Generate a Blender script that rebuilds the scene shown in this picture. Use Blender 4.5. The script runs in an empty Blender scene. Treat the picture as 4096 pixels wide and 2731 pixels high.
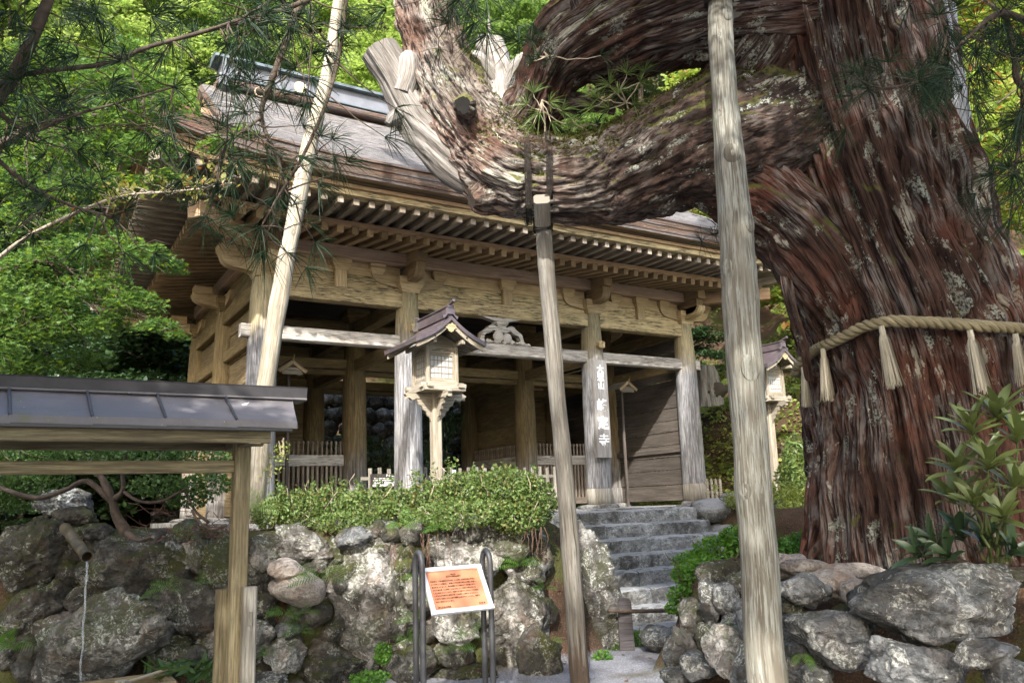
import bpy, math, random
import numpy as np
from mathutils import Vector, Matrix

# ------------------------------------------------------------------ camera, sky, sun, exposure
SC = bpy.context.scene
COL = SC.collection
W, H = 4096, 2731
FPX = 3248.0
CAM = np.array([-7.416, -12.264, 0.113])
YAW, PIT, ROL = np.radians([31.608, 11.3635, -2.015])
def _basis():
    cy, sy, cp, sp = math.cos(YAW), math.sin(YAW), math.cos(PIT), math.sin(PIT)
    f = np.array([sy*cp, cy*cp, sp]); r = np.array([cy, -sy, 0.0]); u = np.cross(r, f)
    c, s = math.cos(ROL), math.sin(ROL)
    return c*r + s*u, -s*r + c*u, f
CR, CU, CF = _basis()
cam_data = bpy.data.cameras.new('camera')
cam = bpy.data.objects.new('camera', cam_data); COL.objects.link(cam)
cam_data.sensor_width = 36.0; cam_data.lens = 36.0*FPX/W
cam_data.clip_start = 0.05; cam_data.clip_end = 600
m = Matrix((( CR[0], CU[0], -CF[0], CAM[0]), (CR[1], CU[1], -CF[1], CAM[1]), (CR[2], CU[2], -CF[2], CAM[2]), (0, 0, 0, 1)))
cam.matrix_world = m
SC.camera = cam

SUN_DIR = np.array([-0.50, -0.64, 0.585]); SUN_DIR /= np.linalg.norm(SUN_DIR)   # towards the sun
world = bpy.data.worlds.new('World'); SC.world = world; world.use_nodes = True
wn = world.node_tree; bg = wn.nodes['Background']
sky = wn.nodes.new('ShaderNodeTexSky'); sky.sky_type = 'NISHITA'; sky.sun_disc = False
sky.sun_elevation = math.asin(SUN_DIR[2]); sky.sun_rotation = math.atan2(SUN_DIR[0], SUN_DIR[1])
sky.air_density = 1.2; sky.dust_density = 2.5; sky.ozone_density = 1.0
wn.links.new(sky.outputs[0], bg.inputs[0]); bg.inputs[1].default_value = 0.15
sun_data = bpy.data.lights.new('sun', 'SUN'); sun_data.energy = 2.3; sun_data.angle = math.radians(1.0)
sun_data.color = (1.0, 0.97, 0.92)
sun = bpy.data.objects.new('sun', sun_data); COL.objects.link(sun)
sun.rotation_euler = Vector(SUN_DIR).to_track_quat('Z', 'Y').to_euler(); sun.location = (-20, -25, 25)
SC.view_settings.view_transform = 'Standard'; SC.view_settings.look = 'None'
SC.view_settings.exposure = 2.2; SC.view_settings.gamma = 1.0
SC.view_settings.use_curve_mapping = False
SC.cycles.use_denoising = True
SC.cycles.max_bounces = 6; SC.cycles.diffuse_bounces = 3; SC.cycles.glossy_bounces = 2
SC.cycles.transmission_bounces = 4; SC.cycles.transparent_max_bounces = 4

# ------------------------------------------------------------------ helpers
def ray(px, py): return CF + CR*(px - W/2)/FPX - CU*(py - H/2)/FPX
OV = 4096/2352.0
def at(x, y, d): return CAM + ray(x*OV, y*OV)*d           # overview pixel of the photograph + distance -> a place
def lerp(a, b, t): return a + (b - a)*t
_rp = np.random.RandomState(7).permutation(256); _perm = np.concatenate([_rp, _rp, _rp])
_g = np.random.RandomState(3).normal(size=(256, 3)); _g /= np.linalg.norm(_g, axis=1)[:, None]
def noise3(p):
    p = np.asarray(p, float); i = np.floor(p).astype(int); f = p - i; i &= 255
    w = f*f*f*(f*(f*6 - 15) + 10); out = 0
    for dx in (0, 1):
        for dy in (0, 1):
            for dz in (0, 1):
                h = _perm[_perm[_perm[(i[:, 0]+dx) & 255] + ((i[:, 1]+dy) & 255)] + ((i[:, 2]+dz) & 255)]
                g = _g[h]; d = f - np.array([dx, dy, dz])
                n = (g*d).sum(1)
                ww = (w[:, 0] if dx else 1-w[:, 0])*(w[:, 1] if dy else 1-w[:, 1])*(w[:, 2] if dz else 1-w[:, 2])
                out = out + n*ww
    return out*1.6
def fbm(p, o=4, g=0.5):
    a, s, t = 1.0, 0, 0; p = np.asarray(p, float)
    for k in range(o):
        s = s + a*noise3(p + 17.3*k); t += a; a *= g; p = p*2.03
    return s/t
def smooth(a, b, x):
    t = np.clip((np.asarray(x, float) - a)/(b - a), 0, 1); return t*t*(3 - 2*t)
def unit(v): v = np.asarray(v, float); return v/np.linalg.norm(v)

def tag(o, label=None, cat=None, group=None, kind=None):
    if label: o['label'] = label
    if cat: o['category'] = cat
    if group: o['group'] = group
    if kind: o['kind'] = kind
    return o
def thing(name, label, cat, loc=(0, 0, 0), group=None):
    o = bpy.data.objects.new(name, None); COL.objects.link(o)
    o.location = tuple(loc); o.empty_display_size = 0.2
    return tag(o, label, cat, group)
def put(name, me, parent=None, mat4=None):
    """link a mesh as an object; mat4 is in WORLD space"""
    o = bpy.data.objects.new(name, me); COL.objects.link(o)
    if parent is not None:
        o.parent = parent
        o.matrix_parent_inverse = WM(parent).inverted()
    if mat4 is not None: o.matrix_basis = mat4
    return o
def WM(o):
    m_ = o.matrix_basis.copy()
    if o.parent is not None: m_ = WM(o.parent) @ o.matrix_parent_inverse @ m_
    return m_
def copy_tree(o, parent=None):
    c = o.copy(); COL.objects.link(c)
    if parent is not None: c.parent = parent; c.matrix_parent_inverse = o.matrix_parent_inverse.copy()
    for ch in [x for x in bpy.data.objects if x.parent == o]: copy_tree(ch, c)
    return c

class MB:
    def __init__(s): s.v = []; s.f = []; s.uv = []; s.n = 0
    def add(s, verts, faces, uvs=None, off=True):
        verts = np.asarray(verts, float); b = s.n; s.v.append(verts); s.n += len(verts)
        for k, fc in enumerate(faces):
            s.f.append([b + i for i in fc])
            s.uv.append(uvs[k] if uvs is not None else [(0, 0)]*len(fc))
        return s
    def beam(s, p0, p1, w, h, up=(0, 0, 1), ch=0.008, w1=None, h1=None):
        p0 = np.asarray(p0, float); p1 = np.asarray(p1, float); d = p1 - p0; L = np.linalg.norm(d); d /= L
        sx = np.cross(d, up); sx /= np.linalg.norm(sx); uz = np.cross(sx, d)
        w1 = w if w1 is None else w1; h1 = h if h1 is None else h1
        c = min(ch, w*0.3, h*0.3)
        def ring(p, w, h):
            a, b = w/2, h/2
            q = [(-a+c, -b), (a-c, -b), (a, -b+c), (a, b-c), (a-c, b), (-a+c, b), (-a, b-c), (-a, -b+c)]
            return [p + sx*x + uz*y for x, y in q]
        V = ring(p0, w, h) + ring(p1, w1, h1)
        ro = random.random()*40; per = [0, w-2*c, w-1.4*c, w+h-2*c, w+h-1.4*c, 2*w+h-3*c, 2*w+h-2*c, 2*w+2*h-4*c, 2*w+2*h]
        F, U = [], []
        for i in range(8):
            j = (i+1) % 8
            F.append([i, j, 8+j, 8+i]); U.append([(ro, per[i]+ro), (ro, per[i+1]+ro), (ro+L, per[i+1]+ro), (ro+L, per[i]+ro)])
        F.append(list(range(7, -1, -1))); U.append([(ro+k*0.02, ro) for k in range(8)])
        F.append(list(range(8, 16))); U.append([(ro+k*0.02, ro) for k in range(8)])
        return s.add(V, F, U)
    def box(s, c, sz, ch=0.008):
        c = np.asarray(c, float); sz = np.asarray(sz, float); k = int(np.argmax(sz)); e = np.zeros(3); e[k] = sz[k]/2
        if k == 2: return s.beam(c-e, c+e, sz[1], sz[0], (1, 0, 0), ch)   # w is along y
        if k == 0: return s.beam(c-e, c+e, sz[1], sz[2], (0, 0, 1), ch)
        return s.beam(c-e, c+e, sz[0], sz[2], (0, 0, 1), ch)
    def prism(s, poly, o, ax, ay, dep):
        """2-D outline poly in axes ax, ay at o, extruded by vector dep"""
        o = np.asarray(o, float); ax = np.asarray(ax, float); ay = np.asarray(ay, float); dep = np.asarray(dep, float)
        n = len(poly); A = [o + ax*x + ay*y for x, y in poly]; B = [p + dep for p in A]
        area = sum(poly[i][0]*poly[(i+1) % n][1] - poly[(i+1) % n][0]*poly[i][1] for i in range(n))
        flip = (np.dot(np.cross(ax, ay), dep) > 0) == (area > 0)
        ro = random.random()*40; D = np.linalg.norm(dep)
        fa = list(range(n)); fb = [n+i for i in range(n)]; ua = [(poly[i][0]+ro, poly[i][1]+ro) for i in fa]
        F = [fa[::-1] if flip else fa, fb if flip else fb[::-1]]; U = [ua[::-1] if flip else ua, ua if flip else ua[::-1]]
        t = 0
        for i in range(n):
            j = (i+1) % n; l = math.hypot(poly[j][0]-poly[i][0], poly[j][1]-poly[i][1])
            q = [i, j, n+j, n+i]; u = [(ro+t, ro), (ro+t+l, ro), (ro+t+l, ro+D), (ro+t, ro+D)]
            F.append(q if flip else q[::-1]); U.append(u if flip else u[::-1]); t += l
        return s.add(A+B, F, U)
    def grid(s, P, uv=None, closed=False):
        P = np.asarray(P, float); m_, n_ = P.shape[:2]; V = P.reshape(-1, 3); F, U = [], []
        for i in range(m_-1):
            for j in range(n_ if closed else n_-1):
                k = (j+1) % n_
                F.append([i*n_+j, i*n_+k, (i+1)*n_+k, (i+1)*n_+j])
                if uv is not None:
                    j2 = j+1
                    U.append([tuple(uv[i][j]), tuple(uv[i][j2]), tuple(uv[i+1][j2]), tuple(uv[i+1][j])])
        return s.add(V, F, U if uv is not None else None)
    def tube(s, pts, rad, n=8, caps=True, rough=0.0, seed=0):
        pts = np.asarray(pts, float); m_ = len(pts); rad = np.broadcast_to(rad, (m_,)).astype(float)
        t = np.gradient(pts, axis=0); t /= np.linalg.norm(t, axis=1)[:, None]
        a = np.array([0.31, 0.17, 0.93]) if abs(t[0][2]) < 0.9 else np.array([1.0, 0.1, 0])
        fr = []
        for i in range(m_):
            a = a - t[i]*np.dot(a, t[i]); a /= np.linalg.norm(a); fr.append((a, np.cross(t[i], a)))
        th = np.arange(n)*2*math.pi/n; L = np.concatenate([[0], np.cumsum(np.linalg.norm(np.diff(pts, axis=0), axis=1))])
        ro = random.random()*40 if not seed else seed*3.7
        P = np.zeros((m_, n, 3)); uv = np.zeros((m_, n+1, 2))
        for i in range(m_):
            r_ = rad[i]*np.ones(n)
            if rough: r_ = r_*(1 + rough*noise3(np.stack([np.cos(th)*1.3+ro, np.sin(th)*1.3, np.full(n, L[i]*2.2+seed)], 1)))
            P[i] = pts[i] + np.outer(np.cos(th)*r_, fr[i][0]) + np.outer(np.sin(th)*r_, fr[i][1])
            uv[i, :, 0] = L[i] + ro; uv[i, :, 1] = np.arange(n+1)/n*2*math.pi*max(rad.mean(), 0.004) + ro
        b = s.n; s.grid(P, uv, True)
        if caps:
            s.f.append([b+i for i in range(n)][::-1]); s.uv.append([(ro, ro)]*n)
            s.f.append([b+(m_-1)*n+i for i in range(n)]); s.uv.append([(ro, ro)]*n)
        return s
    def lathe(s, prof, n=16, o=(0, 0, 0)):
        o = np.asarray(o, float); th = np.arange(n)*2*math.pi/n; m_ = len(prof); P = np.zeros((m_, n, 3)); uv = np.zeros((m_, n+1, 2)); ro = random.random()*40
        for i, (r_, z) in enumerate(prof):
            P[i, :, 0] = np.cos(th)*r_; P[i, :, 1] = np.sin(th)*r_; P[i, :, 2] = z
            uv[i, :, 0] = z+ro; uv[i, :, 1] = np.arange(n+1)/n*2*math.pi*max(p[0] for p in prof)
        b = s.n; s.grid(P + o, uv, True)
        s.f.append([b+i for i in range(n)][::-1]); s.uv.append([(0, 0)]*n)
        s.f.append([b+(m_-1)*n+i for i in range(n)]); s.uv.append([(0, 0)]*n)
        return s
    def mesh(s, name, mat, smoothed=False):
        me = bpy.data.meshes.new(name)
        V = np.concatenate(s.v) if s.v else np.zeros((0, 3))
        tot = np.array([len(f) for f in s.f], dtype=np.int32); idx = np.array([i for f in s.f for i in f], dtype=np.int32)
        fill(me, V, idx, tot, np.array([c for u in s.uv for c in u], dtype=np.float32).reshape(-1, 2), smoothed)
        me.materials.append(mat)
        return me
    def build(s, name, mat, parent=None, smoothed=False, **k):
        o = put(name, s.mesh(name, mat, smoothed), parent)
        return tag(o, **k) if k else o
def fill(me, V, idx, tot, uv=None, smoothed=False):
    me.vertices.add(len(V)); me.vertices.foreach_set('co', np.asarray(V, np.float32).ravel())
    me.loops.add(len(idx)); me.loops.foreach_set('vertex_index', np.asarray(idx, np.int32))
    me.polygons.add(len(tot)); st = np.concatenate([[0], np.cumsum(tot)[:-1]]).astype(np.int32)
    me.polygons.foreach_set('loop_start', st); me.polygons.foreach_set('loop_total', np.asarray(tot, np.int32))
    me.polygons.foreach_set('use_smooth', np.full(len(tot), bool(smoothed)))
    if uv is not None:
        l = me.uv_layers.new(name='UVMap'); l.data.foreach_set('uv', np.asarray(uv, np.float32).ravel())
    me.update(calc_edges=True); me.validate()
def gridmesh(name, P, uv, mat, closed=False, smoothed=True):
    """dense surface from an (m, n, 3) array, vectorised"""
    P = np.asarray(P, float); m_, n_ = P.shape[:2]
    i = np.arange(m_-1)[:, None]; j = np.arange(n_ if closed else n_-1)[None, :]; k = (j+1) % n_
    q = np.stack([i*n_+j, i*n_+k, (i+1)*n_+k, (i+1)*n_+j], -1).reshape(-1, 4)
    j2 = j+1; nu = uv.shape[1]
    U = uv.reshape(-1, 2); uq = np.stack([i*nu+j, i*nu+j2, (i+1)*nu+j2, (i+1)*nu+j], -1).reshape(-1, 4)
    me = bpy.data.meshes.new(name)
    fill(me, P.reshape(-1, 3), q.ravel(), np.full(len(q), 4), U[uq.ravel()], smoothed)
    me.materials.append(mat); return me
def spline(pts, n):
    """Catmull-Rom through rows of any width"""
    P = np.asarray(pts, float); P = np.vstack([2*P[0]-P[1], P, 2*P[-1]-P[-2]]); m_ = len(P)-3
    t = np.linspace(0, m_-1e-6, n); i = t.astype(int); f = (t - i)[:, None]
    a, b, c, d = P[i], P[i+1], P[i+2], P[i+3]
    return 0.5*((2*b) + (c-a)*f + (2*a-5*b+4*c-d)*f**2 + (3*b-a-3*c+d)*f**3)

# ------------------------------------------------------------------ materials
class NT:
    def __init__(s, name):
        s.m = bpy.data.materials.new(name); s.m.use_nodes = True; s.t = s.m.node_tree; s.t.nodes.clear()
        s.out = s.t.nodes.new('ShaderNodeOutputMaterial')
    def n(s, ty, **k):
        nd = s.t.nodes.new(ty)
        for a, b in k.items():
            if a.startswith('i_'):
                key = a[2:]; key = int(key) if key.isdigit() else key
                s.lk(b, nd.inputs[key])
            else: setattr(nd, a, b)
        return nd
    def lk(s, a, sock):
        if hasattr(a, 'is_output') or hasattr(a, 'links') and not isinstance(a, (int, float, tuple)): s.t.links.new(a, sock)
        else: sock.default_value = a if not (isinstance(a, tuple) and len(a) == 3 and sock.type == 'RGBA') else (*a, 1)
    def uv(s): return s.n('ShaderNodeUVMap', uv_map='UVMap').outputs[0]
    def pos(s): return s.n('ShaderNodeNewGeometry').outputs['Position']
    def objc(s): return s.n('ShaderNodeTexCoord').outputs['Object']
    def scale(s, v, sc, off=None):
        mp = s.n('ShaderNodeMapping'); s.lk(v, mp.inputs[0]); mp.inputs['Scale'].default_value = sc
        if off is not None: s.lk(off, mp.inputs['Location'])
        return mp.outputs[0]
    def rnd(s): return s.n('ShaderNodeObjectInfo').outputs['Random']
    def rndvec(s, k=30.0):
        r = s.n('ShaderNodeMath', operation='MULTIPLY', i_0=s.rnd(), i_1=k).outputs[0]
        return s.n('ShaderNodeCombineXYZ', i_0=r, i_1=r, i_2=r).outputs[0]
    def noise(s, v, sc=1.0, det=4.0, ro=0.55, dist=0.0):
        return s.n('ShaderNodeTexNoise', i_Vector=v, i_Scale=sc, i_Detail=det, i_Roughness=ro, i_Distortion=dist).outputs[0]
    def vor(s, v, sc=1.0, feat='F1'):
        nd = s.n('ShaderNodeTexVoronoi', feature=feat); s.lk(v, nd.inputs['Vector']); nd.inputs['Scale'].default_value = sc
        return nd.outputs[0]
    def ramp(s, f, a, b, va=0.0, vb=1.0):
        nd = s.n('ShaderNodeMapRange', i_Value=f, i_1=a, i_2=b, i_3=va, i_4=vb); nd.clamp = True; nd.interpolation_type = 'SMOOTHSTEP'
        return nd.outputs[0]
    def math(s, op, a, b=0.0): return s.n('ShaderNodeMath', operation=op, i_0=a, i_1=b).outputs[0]
    def mix(s, f, a, b):
        nd = s.n('ShaderNodeMix', data_type='RGBA'); s.lk(f, nd.inputs[0])
        for x, so in ((a, nd.inputs[6]), (b, nd.inputs[7])): s.lk((*x, 1) if isinstance(x, tuple) else x, so)
        return nd.outputs[2]
    def sep(s, v): return s.n('ShaderNodeSeparateXYZ', i_0=v).outputs
    def bump(s, h, st=0.5, dist=0.02): return s.n('ShaderNodeBump', i_Strength=st, i_Distance=dist, i_Height=h).outputs[0]
    def done(s, col, rough=0.8, normal=None, metal=0.0, spec=0.3, **k):
        b = s.n('ShaderNodeBsdfPrincipled'); s.lk((*col, 1) if isinstance(col, tuple) else col, b.inputs['Base Color'])
        s.lk(rough, b.inputs['Roughness']); s.lk(metal, b.inputs['Metallic']); b.inputs['Specular IOR Level'].default_value = spec
        if normal is not None: s.lk(normal, b.inputs['Normal'])
        for a, v in k.items(): s.lk(v, b.inputs[a])
        s.t.links.new(b.outputs[0], s.out.inputs[0]); return s.m

def wood(name, light, mid, dark, flake=0.5, green=0.0, gray=None, grayz=None, fine=1.0, cracks=0.6, flakecol=(0.05, 0.042, 0.032), rough=0.85, foot=None):
    """weathered timber: grain along U, dark flaking, mildew; optional silvering below a height (rain line)"""
    t = NT(name); uv = t.uv(); off = t.rndvec()
    g1 = t.noise(t.scale(uv, (2.2*fine, 38*fine, 1), off), 1.0, 5, 0.6)
    g2 = t.noise(t.scale(uv, (5*fine, 110*fine, 1), off), 1.0, 3, 0.6)
    pt = t.noise(t.scale(uv, (1.3, 4.5, 1), off), 1.0, 4, 0.6)
    col = t.mix(t.ramp(g1, 0.40, 0.60), mid, light)
    col = t.mix(t.ramp(g2, 0.36, 0.48, 0.55, 0), col, tuple(c*0.45 for c in mid))
    col = t.mix(t.ramp(pt, 0.35, 0.7, 0, 0.55), col, tuple(c*0.72 for c in mid))
    if gray is not None:
        z = t.sep(t.pos())[2]
        zz = t.math('ADD', z, t.math('MULTIPLY', t.math('SUBTRACT', pt, 0.5), 1.2))
        gc = t.mix(t.ramp(g1, 0.40, 0.60), tuple(c*0.45 for c in gray), gray)
        gc = t.mix(t.ramp(g2, 0.36, 0.48, 0.6, 0), gc, tuple(c*0.3 for c in gray))
        col = t.mix(t.ramp(zz, grayz[0], grayz[1], 1, 0), col, gc)
    if foot is not None:
        zf = t.math('ADD', t.sep(t.pos())[2], t.math('MULTIPLY', t.math('SUBTRACT', g1, 0.5), 0.9))
        col = t.mix(t.ramp(zf, foot[0], foot[1], 0.85, 0), col, (0.075, 0.05, 0.034))
    if green:
        gn = t.noise(t.scale(uv, (1.0, 3.0, 1), off), 1.7, 4, 0.6)
        col = t.mix(t.ramp(gn, 0.56, 0.72, 0, green), col, (0.10, 0.125, 0.035))
    fl = t.noise(t.scale(uv, (5*fine, 85*fine, 1), off), 1.0, 5, 0.65)
    fm = t.ramp(t.noise(t.scale(uv, (1.6, 4.0, 1), off), 1.3, 3, 0.6), 0.32, 0.56)
    flm = t.math('MULTIPLY', t.ramp(fl, 0.49, 0.555), t.math('MULTIPLY', fm, flake))
    col = t.mix(flm, col, flakecol)
    ck = t.noise(t.scale(uv, (0.9, 60*fine, 1), off), 1.0, 2, 0.5)
    ckm = t.ramp(ck, 0.65, 0.70, 0, cracks)
    col = t.mix(ckm, col, dark)
    rv = t.ramp(t.rnd(), 0, 1, 0.82, 1.12)
    hs = t.n('ShaderNodeHueSaturation', i_Color=col, i_Value=rv).outputs[0]
    h = t.math('SUBTRACT', t.math('ADD', g1, t.math('MULTIPLY', g2, 0.4)), t.math('ADD', t.math('MULTIPLY', ckm, 1.0), t.math('MULTIPLY', flm, 0.5)))
    return t.done(hs, rough, t.bump(h, 0.55, 0.012))

def stone(name, a, b, lichen=0.5, moss=0.4, dark=0.6, warm=0.0, sc=1.0, stain=(0.045, 0.040, 0.032), worn_lit=None):
    t = NT(name); p = t.n('ShaderNodeVectorMath', operation='ADD', i_0=t.pos(), i_1=t.rndvec(0.0)).outputs[0]
    pd = t.n('ShaderNodeVectorMath', operation='ADD', i_0=p, i_1=t.n('ShaderNodeVectorMath', operation='SCALE', i_0=t.n('ShaderNodeTexNoise', i_Vector=p, i_Scale=9.0, i_Detail=3.0).outputs[1], i_Scale=0.10).outputs[0]).outputs[0]
    nl = t.noise(p, 1.9*sc, 5, 0.65); nm = t.noise(pd, 7*sc, 6, 0.7); ns = t.noise(pd, 34*sc, 5, 0.75); st = t.noise(t.scale(pd, (6*sc, 6*sc, 19*sc)), 1.0, 5, 0.7)
    col = t.mix(t.ramp(nm, 0.42, 0.58), a, b)
    col = t.mix(t.ramp(st, 0.36, 0.47, 0.75, 0), col, tuple(c*0.42 for c in a))
    col = t.mix(t.ramp(ns, 0.50, 0.60, 0, 0.65), col, tuple(c*0.45 for c in a))
    if warm: col = t.mix(t.ramp(t.noise(p, 3.1, 4, 0.6), 0.5, 0.66, 0, warm), col, (0.25, 0.155, 0.10))
    col = t.mix(t.math('MULTIPLY', t.ramp(nl, 0.44, 0.58, 0, dark), t.ramp(nm, 0.36, 0.54)), col, stain)
    lv = t.noise(pd, 4.6*sc, 6, 0.75, 0.4)
    lm = t.math('MULTIPLY', t.ramp(lv, 0.53, 0.57), t.ramp(ns, 0.42, 0.52, lichen, 0.1))
    col = t.mix(lm, col, (0.50, 0.50, 0.45))
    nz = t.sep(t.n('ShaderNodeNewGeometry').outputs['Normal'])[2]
    mm = t.math('MULTIPLY', t.ramp(t.math('ADD', t.noise(pd, 2.3, 6, 0.72), t.math('MULTIPLY', nz, 0.13)), 0.50, 0.62, 0, moss), t.ramp(ns, 0.38, 0.52, 0.35, 1))
    col = t.mix(mm, col, t.mix(ns, (0.022, 0.026, 0.008), (0.075, 0.080, 0.022)))
    if worn_lit: col = t.mix(t.math('MULTIPLY', t.ramp(nz, 0.55, 0.85, 0, 0.85), t.ramp(nm, 0.34, 0.5)), col, worn_lit)  # up-facing treads painted paler for skylight, together with wear
    rv = t.ramp(t.rnd(), 0, 1, 0.78, 1.15)
    col = t.n('ShaderNodeHueSaturation', i_Color=col, i_Value=rv).outputs[0]
    h = t.math('ADD', t.math('ADD', t.math('MULTIPLY', nm, 1.1), t.math('MULTIPLY', ns, 0.45)), t.math('ADD', t.math('MULTIPLY', t.vor(pd, 20*sc), 0.4), t.math('MULTIPLY', st, 0.7)))
    return t.done(col, 0.9, t.bump(h, 0.9, 0.05), spec=0.22)

def leaf(name, c1, c2, trans=0.4, tcol=None, rough=0.5, spec=0.35, third=None):
    t = NT(name); ri = t.n('ShaderNodeNewGeometry').outputs['Random Per Island']
    col = t.mix(ri, c1, c2)
    if third: col = t.mix(t.ramp(ri, 0.86, 0.93), col, third)
    col = t.mix(t.ramp(t.noise(t.pos(), 0.9, 2), 0.35, 0.65, 0, 0.35), col, tuple(x*0.6 for x in c1))
    b = t.n('ShaderNodeBsdfPrincipled', i_Roughness=rough); t.lk(col, b.inputs['Base Color']); b.inputs['Specular IOR Level'].default_value = spec
    tr = t.n('ShaderNodeBsdfTranslucent')
    t.lk(t.n('ShaderNodeHueSaturation', i_Color=col, i_Value=1.5, i_Saturation=1.1, i_Hue=0.485).outputs[0], tr.inputs[0])
    mx = t.n('ShaderNodeMixShader', i_0=trans); t.t.links.new(b.outputs[0], mx.inputs[1]); t.t.links.new(tr.outputs[0], mx.inputs[2])
    t.t.links.new(mx.outputs[0], t.out.inputs[0]); return t.m

def plain(name, c, rough=0.6, metal=0.0, spec=0.4, var=0.25, sc=6.0, bump=0.0):
    t = NT(name); p = t.pos(); n1 = t.noise(p, sc, 5, 0.6)
    col = t.mix(t.ramp(n1, 0.3, 0.7), tuple(x*(1-var) for x in c), tuple(min(1, x*(1+var)) for x in c))
    return t.done(col, rough, t.bump(n1, bump, 0.01) if bump else None, metal, spec)

M = {}
M['gate_wood'] = wood('gate_wood', (0.60, 0.475, 0.265), (0.47, 0.35, 0.18), (0.06, 0.045, 0.03), 0.95, 0.35)
M['gate_tan'] = wood('gate_tan', (0.58, 0.44, 0.26), (0.46, 0.335, 0.18), (0.08, 0.06, 0.04), 0.25, 0.10)
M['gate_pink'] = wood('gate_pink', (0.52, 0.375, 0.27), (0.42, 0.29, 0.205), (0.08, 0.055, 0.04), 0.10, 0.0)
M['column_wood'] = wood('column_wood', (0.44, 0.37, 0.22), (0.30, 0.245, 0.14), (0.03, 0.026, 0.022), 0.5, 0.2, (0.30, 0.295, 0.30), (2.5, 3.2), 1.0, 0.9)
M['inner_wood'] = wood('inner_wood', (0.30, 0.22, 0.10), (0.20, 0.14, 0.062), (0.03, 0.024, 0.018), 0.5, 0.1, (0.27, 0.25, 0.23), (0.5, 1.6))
M['white_wood'] = wood('white_wood', (0.62, 0.58, 0.52), (0.45, 0.40, 0.34), (0.05, 0.045, 0.04), 0.75, 0.0, flakecol=(0.09, 0.075, 0.06))
M['rafter_wood'] = wood('rafter_wood', (0.34, 0.285, 0.22), (0.24, 0.19, 0.14), (0.05, 0.04, 0.03), 0.35, 0.12)
M['rafter_base'] = wood('rafter_base', (0.34, 0.235, 0.13), (0.23, 0.155, 0.082), (0.05, 0.04, 0.03), 0.3, 0.12)
M['orange_wood'] = wood('orange_wood', (0.56, 0.38, 0.23), (0.45, 0.29, 0.17), (0.10, 0.06, 0.04), 0.12, 0.08)
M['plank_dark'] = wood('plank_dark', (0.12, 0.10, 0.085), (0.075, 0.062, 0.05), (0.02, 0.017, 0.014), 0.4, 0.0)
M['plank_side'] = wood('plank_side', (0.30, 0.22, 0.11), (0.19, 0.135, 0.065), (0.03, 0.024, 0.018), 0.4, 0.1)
M['lattice_wood'] = wood('lattice_wood', (0.34, 0.28, 0.22), (0.23, 0.18, 0.135), (0.05, 0.04, 0.03), 0.35)
M['lantern_wood'] = wood('lantern_wood', (0.39, 0.345, 0.27), (0.28, 0.24, 0.18), (0.09, 0.07, 0.05), 0.12, 0.12)
M['lantern_gray'] = wood('lantern_gray', (0.40, 0.36, 0.29), (0.28, 0.24, 0.18), (0.06, 0.05, 0.04), 0.3, 0.05)
M['shelter_wood'] = wood('shelter_wood', (0.29, 0.245, 0.145), (0.17, 0.135, 0.075), (0.04, 0.03, 0.02), 0.35, 0.35)
M['pole_pale'] = wood('pole_pale', (0.40, 0.365, 0.30), (0.25, 0.215, 0.155), (0.10, 0.08, 0.055), 0.25, 0.0, cracks=0.6, fine=0.75)
M['pole_foot'] = wood('pole_foot', (0.30, 0.285, 0.25), (0.19, 0.17, 0.14), (0.05, 0.04, 0.03), 0.35, 0.12, cracks=0.9, foot=(-1.35, -0.95))
M['pole_gray'] = wood('pole_gray', (0.31, 0.29, 0.25), (0.20, 0.18, 0.145), (0.09, 0.075, 0.06), 0.2, 0.12, cracks=0.8)
M['pole_mossy'] = wood('pole_mossy', (0.20, 0.19, 0.155), (0.115, 0.10, 0.075), (0.03, 0.026, 0.02), 0.6, 0.45, flakecol=(0.30, 0.31, 0.275), fine=0.8)
M['snag_wood'] = wood('snag_wood', (0.34, 0.325, 0.30), (0.21, 0.187, 0.165), (0.06, 0.05, 0.04), 0.5, 0.1, cracks=0.9)
M['spar_gray'] = wood('spar_gray', (0.42, 0.43, 0.44), (0.31, 0.315, 0.33), (0.10, 0.10, 0.10), 0.15, cracks=0.4)
M['dark_wood'] = wood('dark_wood', (0.105, 0.095, 0.10), (0.07, 0.062, 0.065), (0.02, 0.018, 0.016), 0.2)
M['twig'] = plain('twig', (0.075, 0.055, 0.04), 0.9, var=0.4, sc=20)
M['twig_pale'] = plain('twig_pale', (0.36, 0.30, 0.22), 0.9, var=0.3, sc=20)
M['branch_brown'] = plain('branch_brown', (0.062, 0.044, 0.032), 0.9, var=0.45, sc=12, bump=0.4)
M['metal_dark'] = plain('metal_dark', (0.045, 0.046, 0.05), 0.45, 0.0, 0.5, var=0.3)
M['iron'] = plain('iron', (0.025, 0.022, 0.02), 0.7, 0.3)
M['alu'] = plain('alu', (0.80, 0.81, 0.83), 0.5, 0.3, 0.5, var=0.04)
M['gold'] = plain('gold', (0.83, 0.70, 0.42), 0.4, 0.4, 0.5, var=0.06)
M['ink'] = plain('ink', (0.05, 0.028, 0.02), 0.8)
M['board_wood'] = wood('board_wood', (0.30, 0.285, 0.27), (0.20, 0.185, 0.17), (0.12, 0.10, 0.09), 0.2)
M['moss_leaf'] = leaf('moss_leaf', (0.035, 0.042, 0.010), (0.10, 0.105, 0.028), 0.15, rough=0.9, spec=0.1)
M['white_paint'] = plain('white_paint', (0.82, 0.82, 0.80), 0.7, var=0.04)
M['paper'] = plain('paper', (0.42, 0.44, 0.44), 0.6, var=0.08)
M['paper_sheet'] = plain('paper_sheet', (0.75, 0.75, 0.72), 0.7, var=0.05)
M['black_board'] = plain('black_board', (0.035, 0.027, 0.024), 0.6, var=0.3)
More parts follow.
